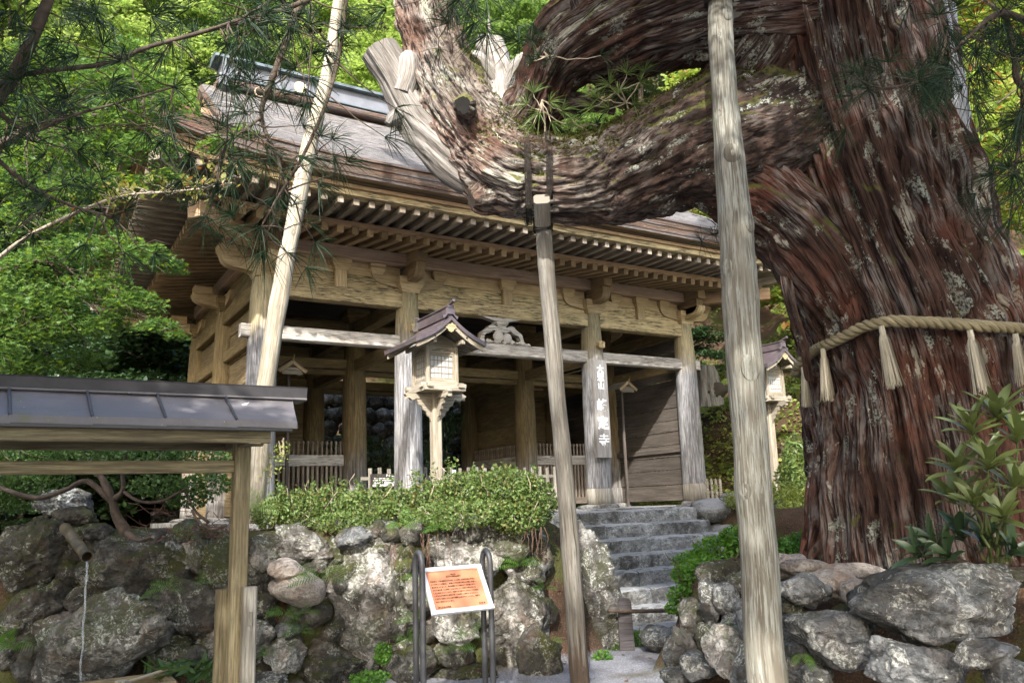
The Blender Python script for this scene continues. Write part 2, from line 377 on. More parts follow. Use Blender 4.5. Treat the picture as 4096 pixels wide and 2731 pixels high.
M['rope_straw'] = wood('rope_straw', (0.33, 0.28, 0.17), (0.22, 0.18, 0.10), (0.08, 0.065, 0.04), 0.1, 0.15, fine=2.5)
M['straw'] = wood('straw', (0.62, 0.57, 0.45), (0.47, 0.41, 0.30), (0.2, 0.16, 0.1), 0.0, fine=2.0)
M['fibre'] = plain('fibre', (0.022, 0.017, 0.013), 0.95, var=0.5, sc=60)
M['bamboo'] = plain('bamboo', (0.075, 0.06, 0.036), 0.55, var=0.5, sc=9)
M['hole'] = plain('hole', (0.01, 0.009, 0.008), 1.0)
def _sign():
    t = NT('orange_board'); p = t.pos()
    col = t.mix(t.ramp(t.noise(p, 9, 4), 0.3, 0.7), (0.50, 0.19, 0.095), (0.56, 0.235, 0.13))
    col = t.mix(t.ramp(t.noise(p, 120, 3, 0.7), 0.66, 0.72, 0, 0.7), col, (0.75, 0.55, 0.45))
    return t.done(col, 0.45, spec=0.4)
M['orange_board'] = _sign()
def _copper():
    t = NT('copper_sheet'); p = t.pos(); n = t.noise(p, 6, 5, 0.65)
    col = t.mix(t.ramp(n, 0.3, 0.7), (0.085, 0.068, 0.078), (0.145, 0.115, 0.12))
    col = t.mix(t.ramp(t.noise(p, 2.4, 4), 0.55, 0.7, 0, 0.5), col, (0.11, 0.13, 0.11))
    return t.done(col, t.ramp(n, 0.3, 0.7, 0.35, 0.55), t.bump(n, 0.15, 0.01), 0.35, 0.5)
M['copper'] = _copper()
def _steel():
    t = NT('shelter_sheet'); uv = t.uv(); p = t.pos(); n = t.noise(p, 3.5, 5, 0.6)
    col = t.mix(t.ramp(n, 0.3, 0.7), (0.105, 0.096, 0.10), (0.16, 0.148, 0.15))
    col = t.mix(t.ramp(t.noise(p, 4.0, 4, 0.7), 0.56, 0.72, 0, 0.55), col, (0.10, 0.105, 0.045))
    col = t.mix(t.ramp(t.noise(p, 55, 3, 0.7), 0.68, 0.74, 0, 0.8), col, (0.5, 0.5, 0.46))
    return t.done(col, t.ramp(n, 0.3, 0.7, 0.5, 0.7), t.bump(n, 0.25, 0.01), 0.1, 0.45)
M['steel'] = _steel()
M['steel_dark'] = plain('steel_dark', (0.045, 0.042, 0.045), 0.5, 0.2, 0.5, var=0.25)
M['ridge_metal'] = plain('ridge_metal', (0.135, 0.14, 0.158), 0.55, 0.1, 0.5, var=0.15, sc=3)
M['ridge_lip'] = plain('ridge_lip', (0.10, 0.125, 0.135), 0.5, 0.3, 0.5, var=0.4, sc=4)
def _bark_roof():
    t = NT('bark_shingle'); uv = t.uv()
    st = t.noise(t.scale(uv, (2.6, 30, 1)), 1.0, 5, 0.7, 0.6); st2 = t.noise(t.scale(uv, (9, 75, 1)), 1.0, 4, 0.65)
    pt = t.noise(t.scale(uv, (1.2, 2.5, 1)), 1.0, 4)
    col = t.mix(t.ramp(st, 0.42, 0.56), (0.055, 0.05, 0.047), (0.25, 0.235, 0.225))
    col = t.mix(t.ramp(st2, 0.42, 0.62, 0, 0.6), col, (0.055, 0.05, 0.048))
    col = t.mix(t.ramp(pt, 0.45, 0.7, 0, 0.4), col, (0.22, 0.185, 0.155))
    return t.done(col, 0.95, t.bump(t.math('ADD', st, st2), 0.9, 0.03), spec=0.08)
M['bark_roof'] = _bark_roof()
def _bark_edge():
    t = NT('bark_edge'); uv = t.uv()
    ly = t.noise(t.scale(uv, (1.1, 70, 1)), 1.0, 4, 0.7); bl = t.noise(t.scale(uv, (14, 26, 1)), 1.0, 4, 0.7)
    v = t.sep(uv)[1]
    col = t.mix(t.ramp(ly, 0.35, 0.65), (0.06, 0.04, 0.03), (0.20, 0.13, 0.09))
    col = t.mix(t.ramp(t.noise(t.scale(uv, (0.6, 9, 1)), 1.0, 3), 0.42, 0.62, 0, 0.75), col, (0.17, 0.155, 0.155))
    col = t.mix(t.ramp(t.noise(t.scale(uv, (0.8, 7, 1)), 1.7, 3), 0.55, 0.7, 0, 0.7), col, (0.21, 0.085, 0.05))
    col = t.mix(t.ramp(bl, 0.62, 0.68, 0, 0.8), col, (0.34, 0.30, 0.27))
    col = t.mix(t.ramp(bl, 0.30, 0.38, 0.8, 0), col, (0.03, 0.022, 0.018))
    col = t.n('ShaderNodeHueSaturation', i_Color=col, i_Value=0.8).outputs[0]
    return t.done(col, 0.9, t.bump(t.math('ADD', ly, bl), 0.9, 0.03))
M['bark_edge'] = _bark_edge()

def _bark(name, c_lo, c_hi, red, redamt, gray, grayamt, lichen, moss_hi, old=None, sc=((1.2, 15), (3.4, 60), (9, 150))):
    t = NT(name); uv = t.uv(); p = t.pos()
    f1 = t.noise(t.scale(uv, (*sc[0], 1)), 1.0, 6, 0.66, 0.6); f2 = t.noise(t.scale(uv, (*sc[1], 1)), 1.0, 5, 0.65, 0.4); f3 = t.noise(t.scale(uv, (*sc[2], 1)), 1.0, 4, 0.6)
    col = t.mix(t.ramp(f1, 0.40, 0.58), c_lo, c_hi)
    col = t.mix(t.ramp(t.noise(p, 1.5, 4), 0.48, 0.64, 0, redamt), col, red)
    if old:
        ag = t.ramp(t.math('ADD', t.sep(p)[0], t.math('MULTIPLY', t.noise(p, 2.0, 4), 0.9)), -3.35, -2.55)
        col = t.mix(ag, col, t.mix(t.ramp(f1, 0.42, 0.58), *old)); grayamt = t.math('SUBTRACT', grayamt, t.math('MULTIPLY', ag, 0.5))
    gy = t.math('MULTIPLY', t.ramp(t.noise(p, 1.9, 4, 0.6), 0.44, 0.60), t.math('MULTIPLY', t.ramp(f2, 0.46, 0.58), grayamt))
    col = t.mix(gy, col, gray)
    col = t.mix(t.ramp(f2, 0.38, 0.47, 0.9, 0), col, tuple(c*0.28 for c in c_lo))
    col = t.mix(t.ramp(f3, 0.36, 0.46, 0.6, 0), col, tuple(c*0.4 for c in c_lo))
    lc = t.math('MULTIPLY', t.ramp(t.noise(t.scale(uv, (2.4, 6.5, 1)), 1.0, 6, 0.75), 0.555, 0.59), t.ramp(t.noise(p, 40, 4, 0.75), 0.45, 0.53, 0, 0.9))
    col = t.mix(t.math('MULTIPLY', lc, t.ramp(t.noise(p, 0.9, 3), 0.40, 0.54, 0, lichen)), col, (0.44, 0.48, 0.40))
    big = t.math('MULTIPLY', t.ramp(t.noise(t.scale(uv, (1.0, 3.4, 1)), 1.3, 6, 0.72), 0.60, 0.63), t.ramp(f2, 0.40, 0.50, 0, 0.85*lichen))
    col = t.mix(big, col, (0.46, 0.45, 0.36))
    nz = t.sep(t.n('ShaderNodeNewGeometry').outputs['Normal'])[2]
    ms = t.math('MULTIPLY', t.ramp(t.math('ADD', t.math('MULTIPLY', nz, 0.42), t.noise(p, 3.4, 5, 0.7)), 0.60, 0.76, 0, 0.95), t.ramp(t.noise(p, 26, 3, 0.7), 0.34, 0.5, 0.5, 1))
    col = t.mix(ms, col, t.mix(t.noise(p, 20, 3), (0.035, 0.040, 0.010), moss_hi))
    h = t.math('ADD', t.math('ADD', f1, t.math('MULTIPLY', f2, 0.6)), t.math('MULTIPLY', f3, 0.25))
    return t.done(col, 0.92, t.bump(h, 1.0, 0.04), spec=0.18)
M['cedar'] = _bark('cedar_bark', (0.034, 0.020, 0.016), (0.105, 0.058, 0.043), (0.130, 0.050, 0.032), 0.75, (0.20, 0.18, 0.165), 0.75, 0.7, (0.14, 0.135, 0.035))
M['limb'] = _bark('limb_bark', (0.055, 0.040, 0.033), (0.19, 0.155, 0.13), (0.17, 0.085, 0.058), 0.6, (0.38, 0.355, 0.32), 0.7, 1.0, (0.17, 0.165, 0.045), ((0.034, 0.023, 0.019), (0.095, 0.060, 0.046)), ((4.0, 13), (11, 48), (30, 100)))
def _ground():
    t = NT('ground_earth'); p = t.pos(); n = t.noise(p, 2.0, 6, 0.65); s = t.noise(p, 60, 4, 0.7); v = t.vor(p, 45)
    earth = t.mix(t.ramp(n, 0.3, 0.7), (0.032, 0.021, 0.015), (0.07, 0.046, 0.03))
    earth = t.mix(t.ramp(s, 0.52, 0.62, 0, 0.7), earth, (0.17, 0.085, 0.045))
    moss = t.ramp(t.noise(p, 1.1, 5, 0.7), 0.47, 0.60, 0, 0.85)
    earth = t.mix(moss, earth, (0.05, 0.055, 0.016))
    grav = t.mix(t.ramp(v, 0.0, 0.6), (0.36, 0.36, 0.38), (0.20, 0.20, 0.215))
    grav = t.mix(t.ramp(n, 0.5, 0.7, 0, 0.4), grav, (0.13, 0.10, 0.075))
    z = t.sep(p)[2]
    col = t.mix(t.ramp(t.math('ADD', z, t.math('MULTIPLY', n, 0.2)), -1.42, -1.30), grav, earth)
    return t.done(col, 0.95, t.bump(t.math('ADD', s, t.math('MULTIPLY', v, -0.6)), 0.8, 0.02), spec=0.15)
M['ground'] = _ground()
M['rock'] = stone('rock', (0.075, 0.07, 0.06), (0.22, 0.21, 0.19), 0.8, 0.7, 0.9, 0.3)
M['rock_white'] = stone('rock_white', (0.17, 0.157, 0.14), (0.44, 0.42, 0.385), 0.95, 0.65, 0.95, 0.35)
M['rock_mossy'] = stone('rock_mossy', (0.045, 0.043, 0.037), (0.14, 0.133, 0.115), 0.6, 0.98, 0.95, 0.2)
M['rock_gray'] = stone('rock_gray', (0.10, 0.104, 0.108), (0.25, 0.255, 0.255), 0.85, 0.2, 0.85, 0.15)
M['rock_dark'] = stone('rock_dark', (0.13, 0.125, 0.115), (0.27, 0.26, 0.235), 0.85, 0.5, 0.95, 0.1, 1.3)
M['rock_smooth'] = stone('rock_smooth', (0.34, 0.28, 0.235), (0.44, 0.38, 0.33), 0.45, 0.1, 0.3, 0.5)
M['step_stone'] = stone('step_stone', (0.19, 0.185, 0.175), (0.28, 0.275, 0.26), 0.55, 0.2, 0.85, 0.0, 1.3, worn_lit=(0.33, 0.325, 0.315))
M['maple_bright'] = leaf('maple_bright', (0.17, 0.26, 0.06), (0.32, 0.41, 0.12), 0.5)
M['maple_mid'] = leaf('maple_mid', (0.10, 0.18, 0.045), (0.20, 0.29, 0.085), 0.45)
M['maple_yellow'] = leaf('maple_yellow', (0.18, 0.27, 0.05), (0.32, 0.38, 0.10), 0.5, third=(0.36, 0.16, 0.06))
M['maple_near'] = leaf('maple_near', (0.07, 0.14, 0.035), (0.14, 0.235, 0.06), 0.45, rough=0.4, third=(0.16, 0.24, 0.03))
M['dark_leaf'] = leaf('dark_leaf', (0.022, 0.05, 0.018), (0.045, 0.085, 0.026), 0.2, rough=0.35, spec=0.5)
M['conifer'] = leaf('conifer', (0.02, 0.045, 0.02), (0.04, 0.075, 0.03), 0.15)
M['needle'] = leaf('needle', (0.012, 0.027, 0.011), (0.026, 0.050, 0.019), 0.2, rough=0.55, spec=0.25)
M['needle_light'] = leaf('needle_light', (0.09, 0.15, 0.04), (0.17, 0.23, 0.065), 0.3, rough=0.4)
M['azalea'] = leaf('azalea', (0.085, 0.14, 0.035), (0.17, 0.235, 0.07), 0.35, rough=0.45, third=(0.20, 0.17, 0.06))
M['azalea_dark'] = leaf('azalea_dark', (0.035, 0.075, 0.018), (0.075, 0.135, 0.028), 0.3, rough=0.4)
M['shrub_bright'] = leaf('shrub_bright', (0.06, 0.16, 0.022), (0.12, 0.25, 0.032), 0.4, rough=0.4)
M['shrub_yellow'] = leaf('shrub_yellow', (0.20, 0.26, 0.055), (0.33, 0.36, 0.10), 0.45)
M['fern'] = leaf('fern', (0.065, 0.15, 0.022), (0.13, 0.24, 0.035), 0.4)
M['fern_pale'] = leaf('fern_pale', (0.18, 0.28, 0.085), (0.28, 0.36, 0.13), 0.45)
M['rhodo'] = leaf('rhodo', (0.085, 0.115, 0.035), (0.145, 0.175, 0.055), 0.25, rough=0.4, spec=0.5)
M['rhodo_dark'] = leaf('rhodo_dark', (0.025, 0.05, 0.022), (0.045, 0.08, 0.03), 0.15, rough=0.35, spec=0.55)
M['vine_leaf'] = leaf('vine_leaf', (0.16, 0.19, 0.035), (0.30, 0.27, 0.06), 0.4, third=(0.36, 0.16, 0.05))
M['root'] = plain('root', (0.085, 0.048, 0.033), 0.9, var=0.4, sc=30)
M['moss'] = plain('moss', (0.11, 0.115, 0.028), 1.0, var=0.55, sc=40, bump=0.8)
def _water():
    t = NT('water'); b = t.n('ShaderNodeBsdfPrincipled'); b.inputs['Base Color'].default_value = (0.85, 0.9, 0.95, 1)
    b.inputs['Roughness'].default_value = 0.05; b.inputs['Transmission Weight'].default_value = 0.85; b.inputs['IOR'].default_value = 1.33
    t.t.links.new(b.outputs[0], t.out.inputs[0]); return t.m
M['water'] = _water()

# ------------------------------------------------------------------ leaf, rock and text builders
RS = np.random.RandomState(11)
OVAL = np.array([(0, -.5, 0), (.22, -.22, .03), (.27, .08, .05), (.15, .34, .03), (0, .5, 0), (-.15, .34, .03), (-.27, .08, .05), (-.22, -.22, .03)])
LANCE = np.array([(0, -.5, 0), (.13, -.1, .02), (.10, .22, .02), (0, .5, -.03), (-.10, .22, .02), (-.13, -.1, .02)])
RHOMB = np.array([(0, -.5, 0), (.34, .02, .08), (0, .5, 0), (-.34, .02, .08)])
def _maple():
    P = []
    for k, (a, l) in enumerate(((-118, .34), (-62, .46), (0, .56), (62, .46), (118, .34))):
        r_ = math.radians(a); P.append((math.sin(r_)*l, math.cos(r_)*l - .05, -.05))
        if k < 4:
            b = math.radians((-90, -31, 31, 90)[k]); P.append((math.sin(b)*.17, math.cos(b)*.17 - .05, .03))
    P.append((0.03, -.22, 0.0)); P.append((-0.03, -.22, 0.0))
    P = P[::-1]
    return np.array(P)
MAPLE = _maple()
def rot_rand(n, tilt=0.6, rs=None):
    """leaf frames: blades roughly horizontal, tilted by tilt (0..pi)"""
    rs = rs or RS
    az = rs.rand(n)*2*math.pi; ti = rs.randn(n)*tilt; ti2 = rs.randn(n)*tilt
    ca, sa = np.cos(az), np.sin(az)
    y = np.stack([ca*np.cos(ti), sa*np.cos(ti), np.sin(ti)], 1)
    x0 = np.stack([-sa, ca, np.zeros(n)], 1); z0 = np.cross(x0, y)
    x = x0*np.cos(ti2)[:, None] + z0*np.sin(ti2)[:, None]
    return x, y, np.cross(x, y)
def leaves(name, P, size, mat, shape=RHOMB, tilt=0.6, frames=None, rs=None):
    rs = rs or RS
    P = np.asarray(P, float); n = len(P); k = len(shape)
    x, y, z = frames if frames is not None else rot_rand(n, tilt, rs)
    s = (size*(0.65 + 0.7*rs.rand(n)))[:, None, None] if np.isscalar(size) else np.asarray(size)[:, None, None]
    V = P[:, None, :] + s*(shape[None, :, 0:1]*x[:, None, :] + shape[None, :, 1:2]*y[:, None, :] + shape[None, :, 2:3]*z[:, None, :])
    me = bpy.data.meshes.new(name)
    fill(me, V.reshape(-1, 3), np.arange(n*k), np.full(n, k))
    me.materials.append(mat); return me
def join_meshes(name, parts, mats):
    """several (V, idx, tot) blocks into one mesh is not needed: kept simple"""
    raise NotImplementedError
_ICO = {}
def ico(n):
    if n not in _ICO:
        import bmesh
        b = bmesh.new(); bmesh.ops.create_icosphere(b, subdivisions=n, radius=1.0)
        V = np.array([v.co[:] for v in b.verts]); F = np.array([[v.index for v in f.verts] for f in b.faces]); b.free(); _ICO[n] = (V, F)
    return _ICO[n]
def rock_mesh(name, half, seed, mat, sub=4, angular=0.75, rough=0.09, nplanes=20):
    V, F = ico(sub); rs = np.random.RandomState(seed)
    N = rs.normal(size=(nplanes, 3)); N /= np.linalg.norm(N, axis=1)[:, None]; D = 0.60 + 0.40*rs.rand(nplanes)
    q = V + 0.16*np.stack([noise3(V*1.9 + seed + 7*k) for k in range(3)], 1)          # warped directions: faces are not quite flat
    dots = q @ N.T; rr = np.where(dots > 0.05, D/np.maximum(dots, 0.05), 9.0)
    r_ = -np.log(np.exp(-rr*34).sum(1) + np.exp(-34*1.12))/34
    r_ = angular*r_ + (1-angular)*0.95
    P = V*r_[:, None]
    n1 = fbm(P*1.7 + seed*3.1, 3); n2 = fbm(P*5.5 + seed*1.7, 4, 0.65)
    rid = 1 - np.abs(noise3(P*np.array([2.2, 2.2, 4.2]) + seed*5.3)); n3 = np.clip(rid - 0.82, 0, 1)/0.18
    rid2 = 1 - np.abs(noise3(P*np.array([6, 6, 9.0]) + seed*2.3)); n4 = np.clip(rid2 - 0.85, 0, 1)/0.15
    P = P*(1 + rough*(0.9*n1 + 1.1*n2 - 0.75*n3*(n3 > 0) - 0.35*n4))[:, None]
    P = P*np.asarray(half)/np.abs(P).max(0)
    me = bpy.data.meshes.new(name); fill(me, P, F.ravel(), np.full(len(F), 3), None, True)
    me.materials.append(mat); return me
def basis_m(x, y, z, o):
    return Matrix(((x[0], y[0], z[0], o[0]), (x[1], y[1], z[1], o[1]), (x[2], y[2], z[2], o[2]), (0, 0, 0, 1)))
def text(s, size, mat, parent, mat4, bold=0.0, name='lettering', align='CENTER', spacing=1.0, ext=0.001):
    cu = bpy.data.curves.new('lettering', 'FONT'); cu.body = s; cu.size = size; cu.align_x = align; cu.align_y = 'CENTER'
    cu.offset = bold; cu.extrude = ext; cu.space_line = spacing; cu.resolution_u = 3
    ob = bpy.data.objects.new('lettering', cu); COL.objects.link(ob)
    dg = bpy.context.evaluated_depsgraph_get(); dg.update()
    me = bpy.data.meshes.new_from_object(ob.evaluated_get(dg)); me.materials.clear(); me.materials.append(mat)
    bpy.data.objects.remove(ob); bpy.data.curves.remove(cu)
    return put(name, me, parent, mat4)
# ------------------------------------------------------------------ ground
WALL = np.array([(-16, -0.6), (-9.5, -2.9), (-5.0, -4.35), (-3.0, -4.85), (-1.72, -4.95), (-1.72, -2.45), (2.1, -2.45), (2.1, -5.3), (7, -6.2), (60, -9), (60, 90), (-60, 90), (-60, 4)])
MOUND = np.array([(-2.1, -5.7), (-2.6, -7.0), (-2.35, -8.2), (-2.0, -9.3), (-2.0, -12), (20, -14), (40, -8), (4, -5.2), (0.6, -5.1)])
def sdist(P, poly):
    n = len(poly); d = np.full(len(P), 1e9); ins = np.zeros(len(P), bool)
    for i in range(n):
        a, b = poly[i], poly[(i+1) % n]; e = b - a; w = P - a
        t = np.clip((w @ e)/(e @ e), 0, 1); d = np.minimum(d, np.linalg.norm(w - t[:, None]*e, axis=1))
        c = (a[1] > P[:, 1]) != (b[1] > P[:, 1])
        xx = a[0] + (P[:, 1]-a[1])*(b[0]-a[0])/(b[1]-a[1] + 1e-12); ins ^= c & (P[:, 0] < xx)
    return np.where(ins, d, -d)
def ground_h(x, y):
    x = np.asarray(x, float); y = np.asarray(y, float); P = np.stack([x.ravel(), y.ravel()], 1)
    z = -1.5 + 1.42*smooth(0.02, 0.42, sdist(P, WALL))
    zm = -1.5 + 1.03*smooth(0.05, 0.7, sdist(P, MOUND)) + 0.25*smooth(1.5, 5, sdist(P, MOUND))
    z = np.maximum(z, zm)
    xs, ys = P[:, 0], P[:, 1]
    hb = 0.92*np.maximum(0, ys - 8.6 + 0.22*np.maximum(0, xs) + 0.1*np.maximum(0, -xs-6)); hr = (0.95*np.clip(xs - 4.85 + 0.04*ys, 0, 2.6) + 0.62*np.maximum(0, xs - 7.45 + 0.04*ys))*smooth(-4.5, -0.5, ys)*smooth(4.8, 5.4, xs)
    hl = 0.35*np.maximum(0, -xs - 10.5)*smooth(-3, 1, ys)
    hill = hb + hr*0.9 + hl; hill = np.minimum(hill, 70)
    z = z + hill
    n = fbm(np.stack([xs*0.5, ys*0.5, xs*0], 1), 4)
    far = smooth(0, 3, hill)
    z = z + n*(0.05 + 0.7*far)*np.where(z < -1.35, 0.5, 1)
    # floor of the gate and its stairs stay level
    flat = (np.abs(xs) < 5.0) & (ys > -2.4) & (ys < 6.2)
    z = np.where(flat, np.minimum(z, -0.06), z)
    return z.reshape(x.shape)
gx = np.unique(np.concatenate([np.linspace(-300, -40, 20), np.linspace(-40, -12, 40), np.arange(-12, 8, 0.16), np.linspace(8, 40, 60), np.linspace(40, 300, 20)]))
gy = np.unique(np.concatenate([np.linspace(-300, -30, 20), np.linspace(-30, -12, 24), np.arange(-12, 1, 0.16), np.linspace(1, 40, 110), np.linspace(40, 120, 30), np.linspace(120, 400, 12)]))
GX, GY = np.meshgrid(gx, gy); GZ = ground_h(GX, GY)
tag(put('ground', gridmesh('ground', np.stack([GX, GY, GZ], -1), np.stack([GX, GY], -1), M['ground'])), kind='structure')

# gate floor: earth slab with a kerb of cut stones
mb = MB(); mb.box((0, 2.35, -0.1), (9.9, 7.4, 0.19), 0.01)
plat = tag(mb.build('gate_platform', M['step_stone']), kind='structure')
x = -4.95; k = 0
while x < 4.9:
    w = 0.8 + 0.5*random.Random(k).random(); w = min(w, 4.95-x)
    if not (-1.75 < x + w/2 < 2.05):
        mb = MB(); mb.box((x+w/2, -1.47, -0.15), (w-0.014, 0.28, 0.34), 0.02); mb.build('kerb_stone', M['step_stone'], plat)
    x += w; k += 1
# base stones under the columns come with the gate

# ------------------------------------------------------------------ stone stairs
random.seed(4)
st = thing('stone_stairs', 'weathered stone steps climbing beside the tall boulder to the gate', 'stairs', (0, -3.5, -1.4))
for k in range(8):
    yf = -2.42 - 0.28*k; zt = -0.02 - 0.195*k
    xx = -1.66
    while xx < 1.98:
        w = random.uniform(0.55, 1.0); w = min(w, 2.02 - xx)
        if 2.02 - xx - w < 0.25: w = 2.02 - xx
        V, F = ico(1)
        me = MB(); j = lambda a: random.uniform(-a, a)
        ny, nx, nz = 3, 7, 3
        # a block with slightly wavy, worn faces
        P = []
        for fy, fz in ((0.36, -0.21), (0.0, -0.21), (-0.012, -0.10), (0.0, -0.02), (0.03, 0.0), (0.20, 0.004), (0.36, 0.0)):
            row = []
            for i in range(nx):
                t = i/(nx-1); e = 0.018 if i in (0, nx-1) else 0.0
                row.append((xx + 0.006 + (w-0.012)*t, yf + fy + j(0.010) + (e if fy < 0.1 else 0), zt + fz + j(0.007) - e*0.8*(fz > -0.15)))
            P.append(row)
        me.grid(np.array(P)); n_ = nx*7
        me.f.append([r_*nx for r_ in range(7)]); me.uv.append([(0, 0)]*7)
        me.f.append([r_*nx + nx-1 for r_ in range(7)][::-1]); me.uv.append([(0, 0)]*7)
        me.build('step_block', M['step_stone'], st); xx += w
# side slabs at the head of the stairs
for c, hf, sd in (((2.45, -2.35, -0.13), (0.42, 0.35, 0.24), 3), ((3.2, -2.25, -0.02), (0.5, 0.4, 0.3), 5), ((2.45, -2.6, -0.5), (0.45, 0.4, 0.25), 8), ((3.3, -2.6, -0.5), (0.5, 0.4, 0.3), 9), ((2.3, -3.0, -0.75), (0.35, 0.4, 0.28), 10)):
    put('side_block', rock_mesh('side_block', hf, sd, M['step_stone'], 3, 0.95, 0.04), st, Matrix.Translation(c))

# ------------------------------------------------------------------ temple gate
random.seed(1)
gate = thing('temple_gate', 'large old wooden temple gate with deep bark shingled roof on round columns', 'gate', (0, 0, 0))
XS = (-4.324, -1.924, 1.924, 4.324); YS = (0.0, 2.488, 4.977)
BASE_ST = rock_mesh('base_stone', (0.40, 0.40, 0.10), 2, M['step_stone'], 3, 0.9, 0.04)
for iy, yy in enumerate(YS):
    for ix, xx in enumerate(XS):
        mb = MB()
        prof = [(0.235, 0.36), (0.232, 1.0), (0.226, 2.0), (0.215, 2.7), (0.20, 3.2), (0.182, 3.5), (0.163, 3.665)]
        n = 28; th = np.arange(n)*2*math.pi/n; ro = random.random()*50
        zz = np.concatenate([np.linspace(0.36, 3.3, 26), np.linspace(3.36, 3.665, 8)]); rr = np.interp(zz, [p[1] for p in prof], [p[0] for p in prof])
        T, Z = np.meshgrid(th, zz)
        q = np.stack([np.cos(T)*3.2+ro, np.sin(T)*3.2, Z*0.35], -1).reshape(-1, 3)
        chk = np.clip(0.10 - np.abs(noise3(q*2.2)), 0, 1).reshape(T.shape)
        R_ = rr[:, None]*(1 + 0.012*fbm(q, 2).reshape(T.shape) - 0.20*chk)
        P = np.stack([xx + R_*np.cos(T), yy + R_*np.sin(T), Z], -1)
        uv = np.stack(np.broadcast_arrays(zz[:, None]+ro, np.arange(n+1)[None]/n*1.4+ro), -1)
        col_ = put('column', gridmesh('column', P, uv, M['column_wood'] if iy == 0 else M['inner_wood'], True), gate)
        # lower splice of newer timber
        mb = MB(); a = 0.236; mb.lathe([(0.242, 0.06), (0.238, 0.2), (0.236, 0.355 + 0.05*(ix % 2))], 28, (xx, yy, 0))
        mb.build('spliced_foot', M['pole_gray'] if iy == 0 else M['inner_wood'], col_, True)
        put('base_stone', BASE_ST, gate, Matrix.Translation((xx, yy, 0.0)) @ Matrix.Rotation(ix+iy*1.3, 4, 'Z'))
        # square plug of the cross tenon in the front columns
        if iy == 0 and ix in (1, 2):
            mb = MB(); mb.beam((xx+0.02, yy-0.14, 3.03), (xx+0.02, yy-0.30, 3.03), 0.14, 0.13, ch=0.02); mb.build('tenon_plug', M['gate_wood'], col_)
def capital(c, wide=0.225, mat='gate_tan', d=0.225):
    """bearing block with a hollowed lower half"""
    x, y, z = c; P = []
    for t, s in ((0, .70), (.03, .73), (.07, .80), (.105, .91), (.13, 1.0), (.255, 1.0)):
        P.append([(x-wide*s, y-d*s, z+t), (x+wide*s, y-d*s, z+t), (x+wide*s, y+d*s, z+t), (x-wide*s, y+d*s, z+t)])
    mb = MB(); P = np.array(P); L = 2*wide
    uv = np.array([[(k*L+x, z+q) for k in range(5)] for q in (0, .03, .07, .105, .13, .255)])
    mb.grid(P, uv, True); mb.f.append([20, 21, 22, 23]); mb.uv.append([(0, 0)]*4); mb.f.append([3, 2, 1, 0]); mb.uv.append([(0, 0)]*4)
    return mb
def arm_profile(L, s0=0.16):
    """half outline of a boat shaped bracket arm from the centre outwards (x, z)"""
    pts = [(s0, 0.0)]
    for a in np.linspace(0, 90, 9):
        r_ = math.radians(a); pts.append((L - 0.24 + 0.24*math.sin(r_), 0.04 + 0.17*(1 - math.cos(r_))))
    pts += [(L, 0.225), (s0, 0.225)]
    return pts
for iy, yy in enumerate(YS):
    for ix, xx in enumerate(XS):
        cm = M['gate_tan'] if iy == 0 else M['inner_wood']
        cp = put('capital', capital((xx, yy, 3.665)).mesh('capital', cm), gate)
        if iy == 1 and ix in (1, 2): continue
        # arms along the front
        for s in (-1, 1):
            if iy != 0 and ix in (0, 3): continue
            mb = MB(); mb.prism(arm_profile(0.66), (xx, yy-0.095, 3.73), (s, 0, 0), (0, 0, 1), (0, 0.19, 0)); mb.build('bracket_arm', cm, gate)
            mb = capital((xx + s*0.57, yy - 0.01, 3.93), 0.135, d=0.135); V = mb.v[0]; V[:, 2] = 3.93 + (V[:, 2]-3.93)*0.66; mb.build('bearing_block', cm, gate)
        # nose arm towards the viewer
        dy = -1 if iy == 0 else 1
        if iy != 1:
            prof = [(0, 0.0), (-.30, 0.0)] + [(-.36 - .2*math.sin(math.radians(a)), .18*(1-math.cos(math.radians(a)))) for a in range(10, 91, 16)] + [(-.56, .27), (0, .27)]
            mb = MB(); mb.prism(prof, (xx-0.09, yy, 3.83), (0, -dy, 0), (0, 0, 1), (0.18, 0, 0)); mb.build('nose_arm', M['rafter_base'] if iy == 0 else cm, gate)
            mb = MB(); mb.beam((xx, yy, 4.20), (xx, yy + dy*0.62, 4.20), 0.20, 0.19); mb.build('nose_beam', M['rafter_base'] if iy == 0 else cm, gate)
    # struts mid-bay
    for xx in (-3.124, 0.0, 3.124):
        if iy == 1: continue
        dy = -1 if iy == 0 else 1
        mb = MB(); mb.box((xx, yy + dy*0.07, 3.79), (0.19, 0.12, 0.30)); b_ = mb.build('strut', M['gate_tan'], gate)
        mb = capital((xx, yy + dy*0.06, 3.92), 0.16, d=0.12); V = mb.v[0]; V[:, 2] = 3.92 + (V[:, 2]-3.92)*0.71; mb.build('bearing_block', M['gate_tan'], gate)
for sx, ix in ((-1, 0), (1, 3)):                                   # side arms of both ends
    xx = XS[ix]
    for yy in YS:
        mb = MB(); mb.prism(arm_profile(0.62), (xx, yy-0.09, 3.73), (sx, 0, 0), (0, 0, 1), (0, 0.18, 0)); mb.build('bracket_arm', M['gate_tan'], gate)
        mb = MB(); mb.box((xx + sx*0.44, yy, 4.02), (0.3, 0.26, 0.15)); mb.build('bearing_block', M['gate_tan'], gate)
        for s in (-1, 1):
            mb = MB(); mb.prism(arm_profile(0.6), (xx-0.09, yy, 3.73), (0, s, 0), (0, 0, 1), (0.18, 0, 0)); mb.build('bracket_arm', M['gate_tan'], gate)
def hbeam(x0, x1, y, z0, z1, d, name, mat):
    mb = MB(); mb.beam((x0, y, (z0+z1)/2), (x1, y, (z0+z1)/2), d, z1-z0, ch=0.015); return mb.build(name, mat, gate)
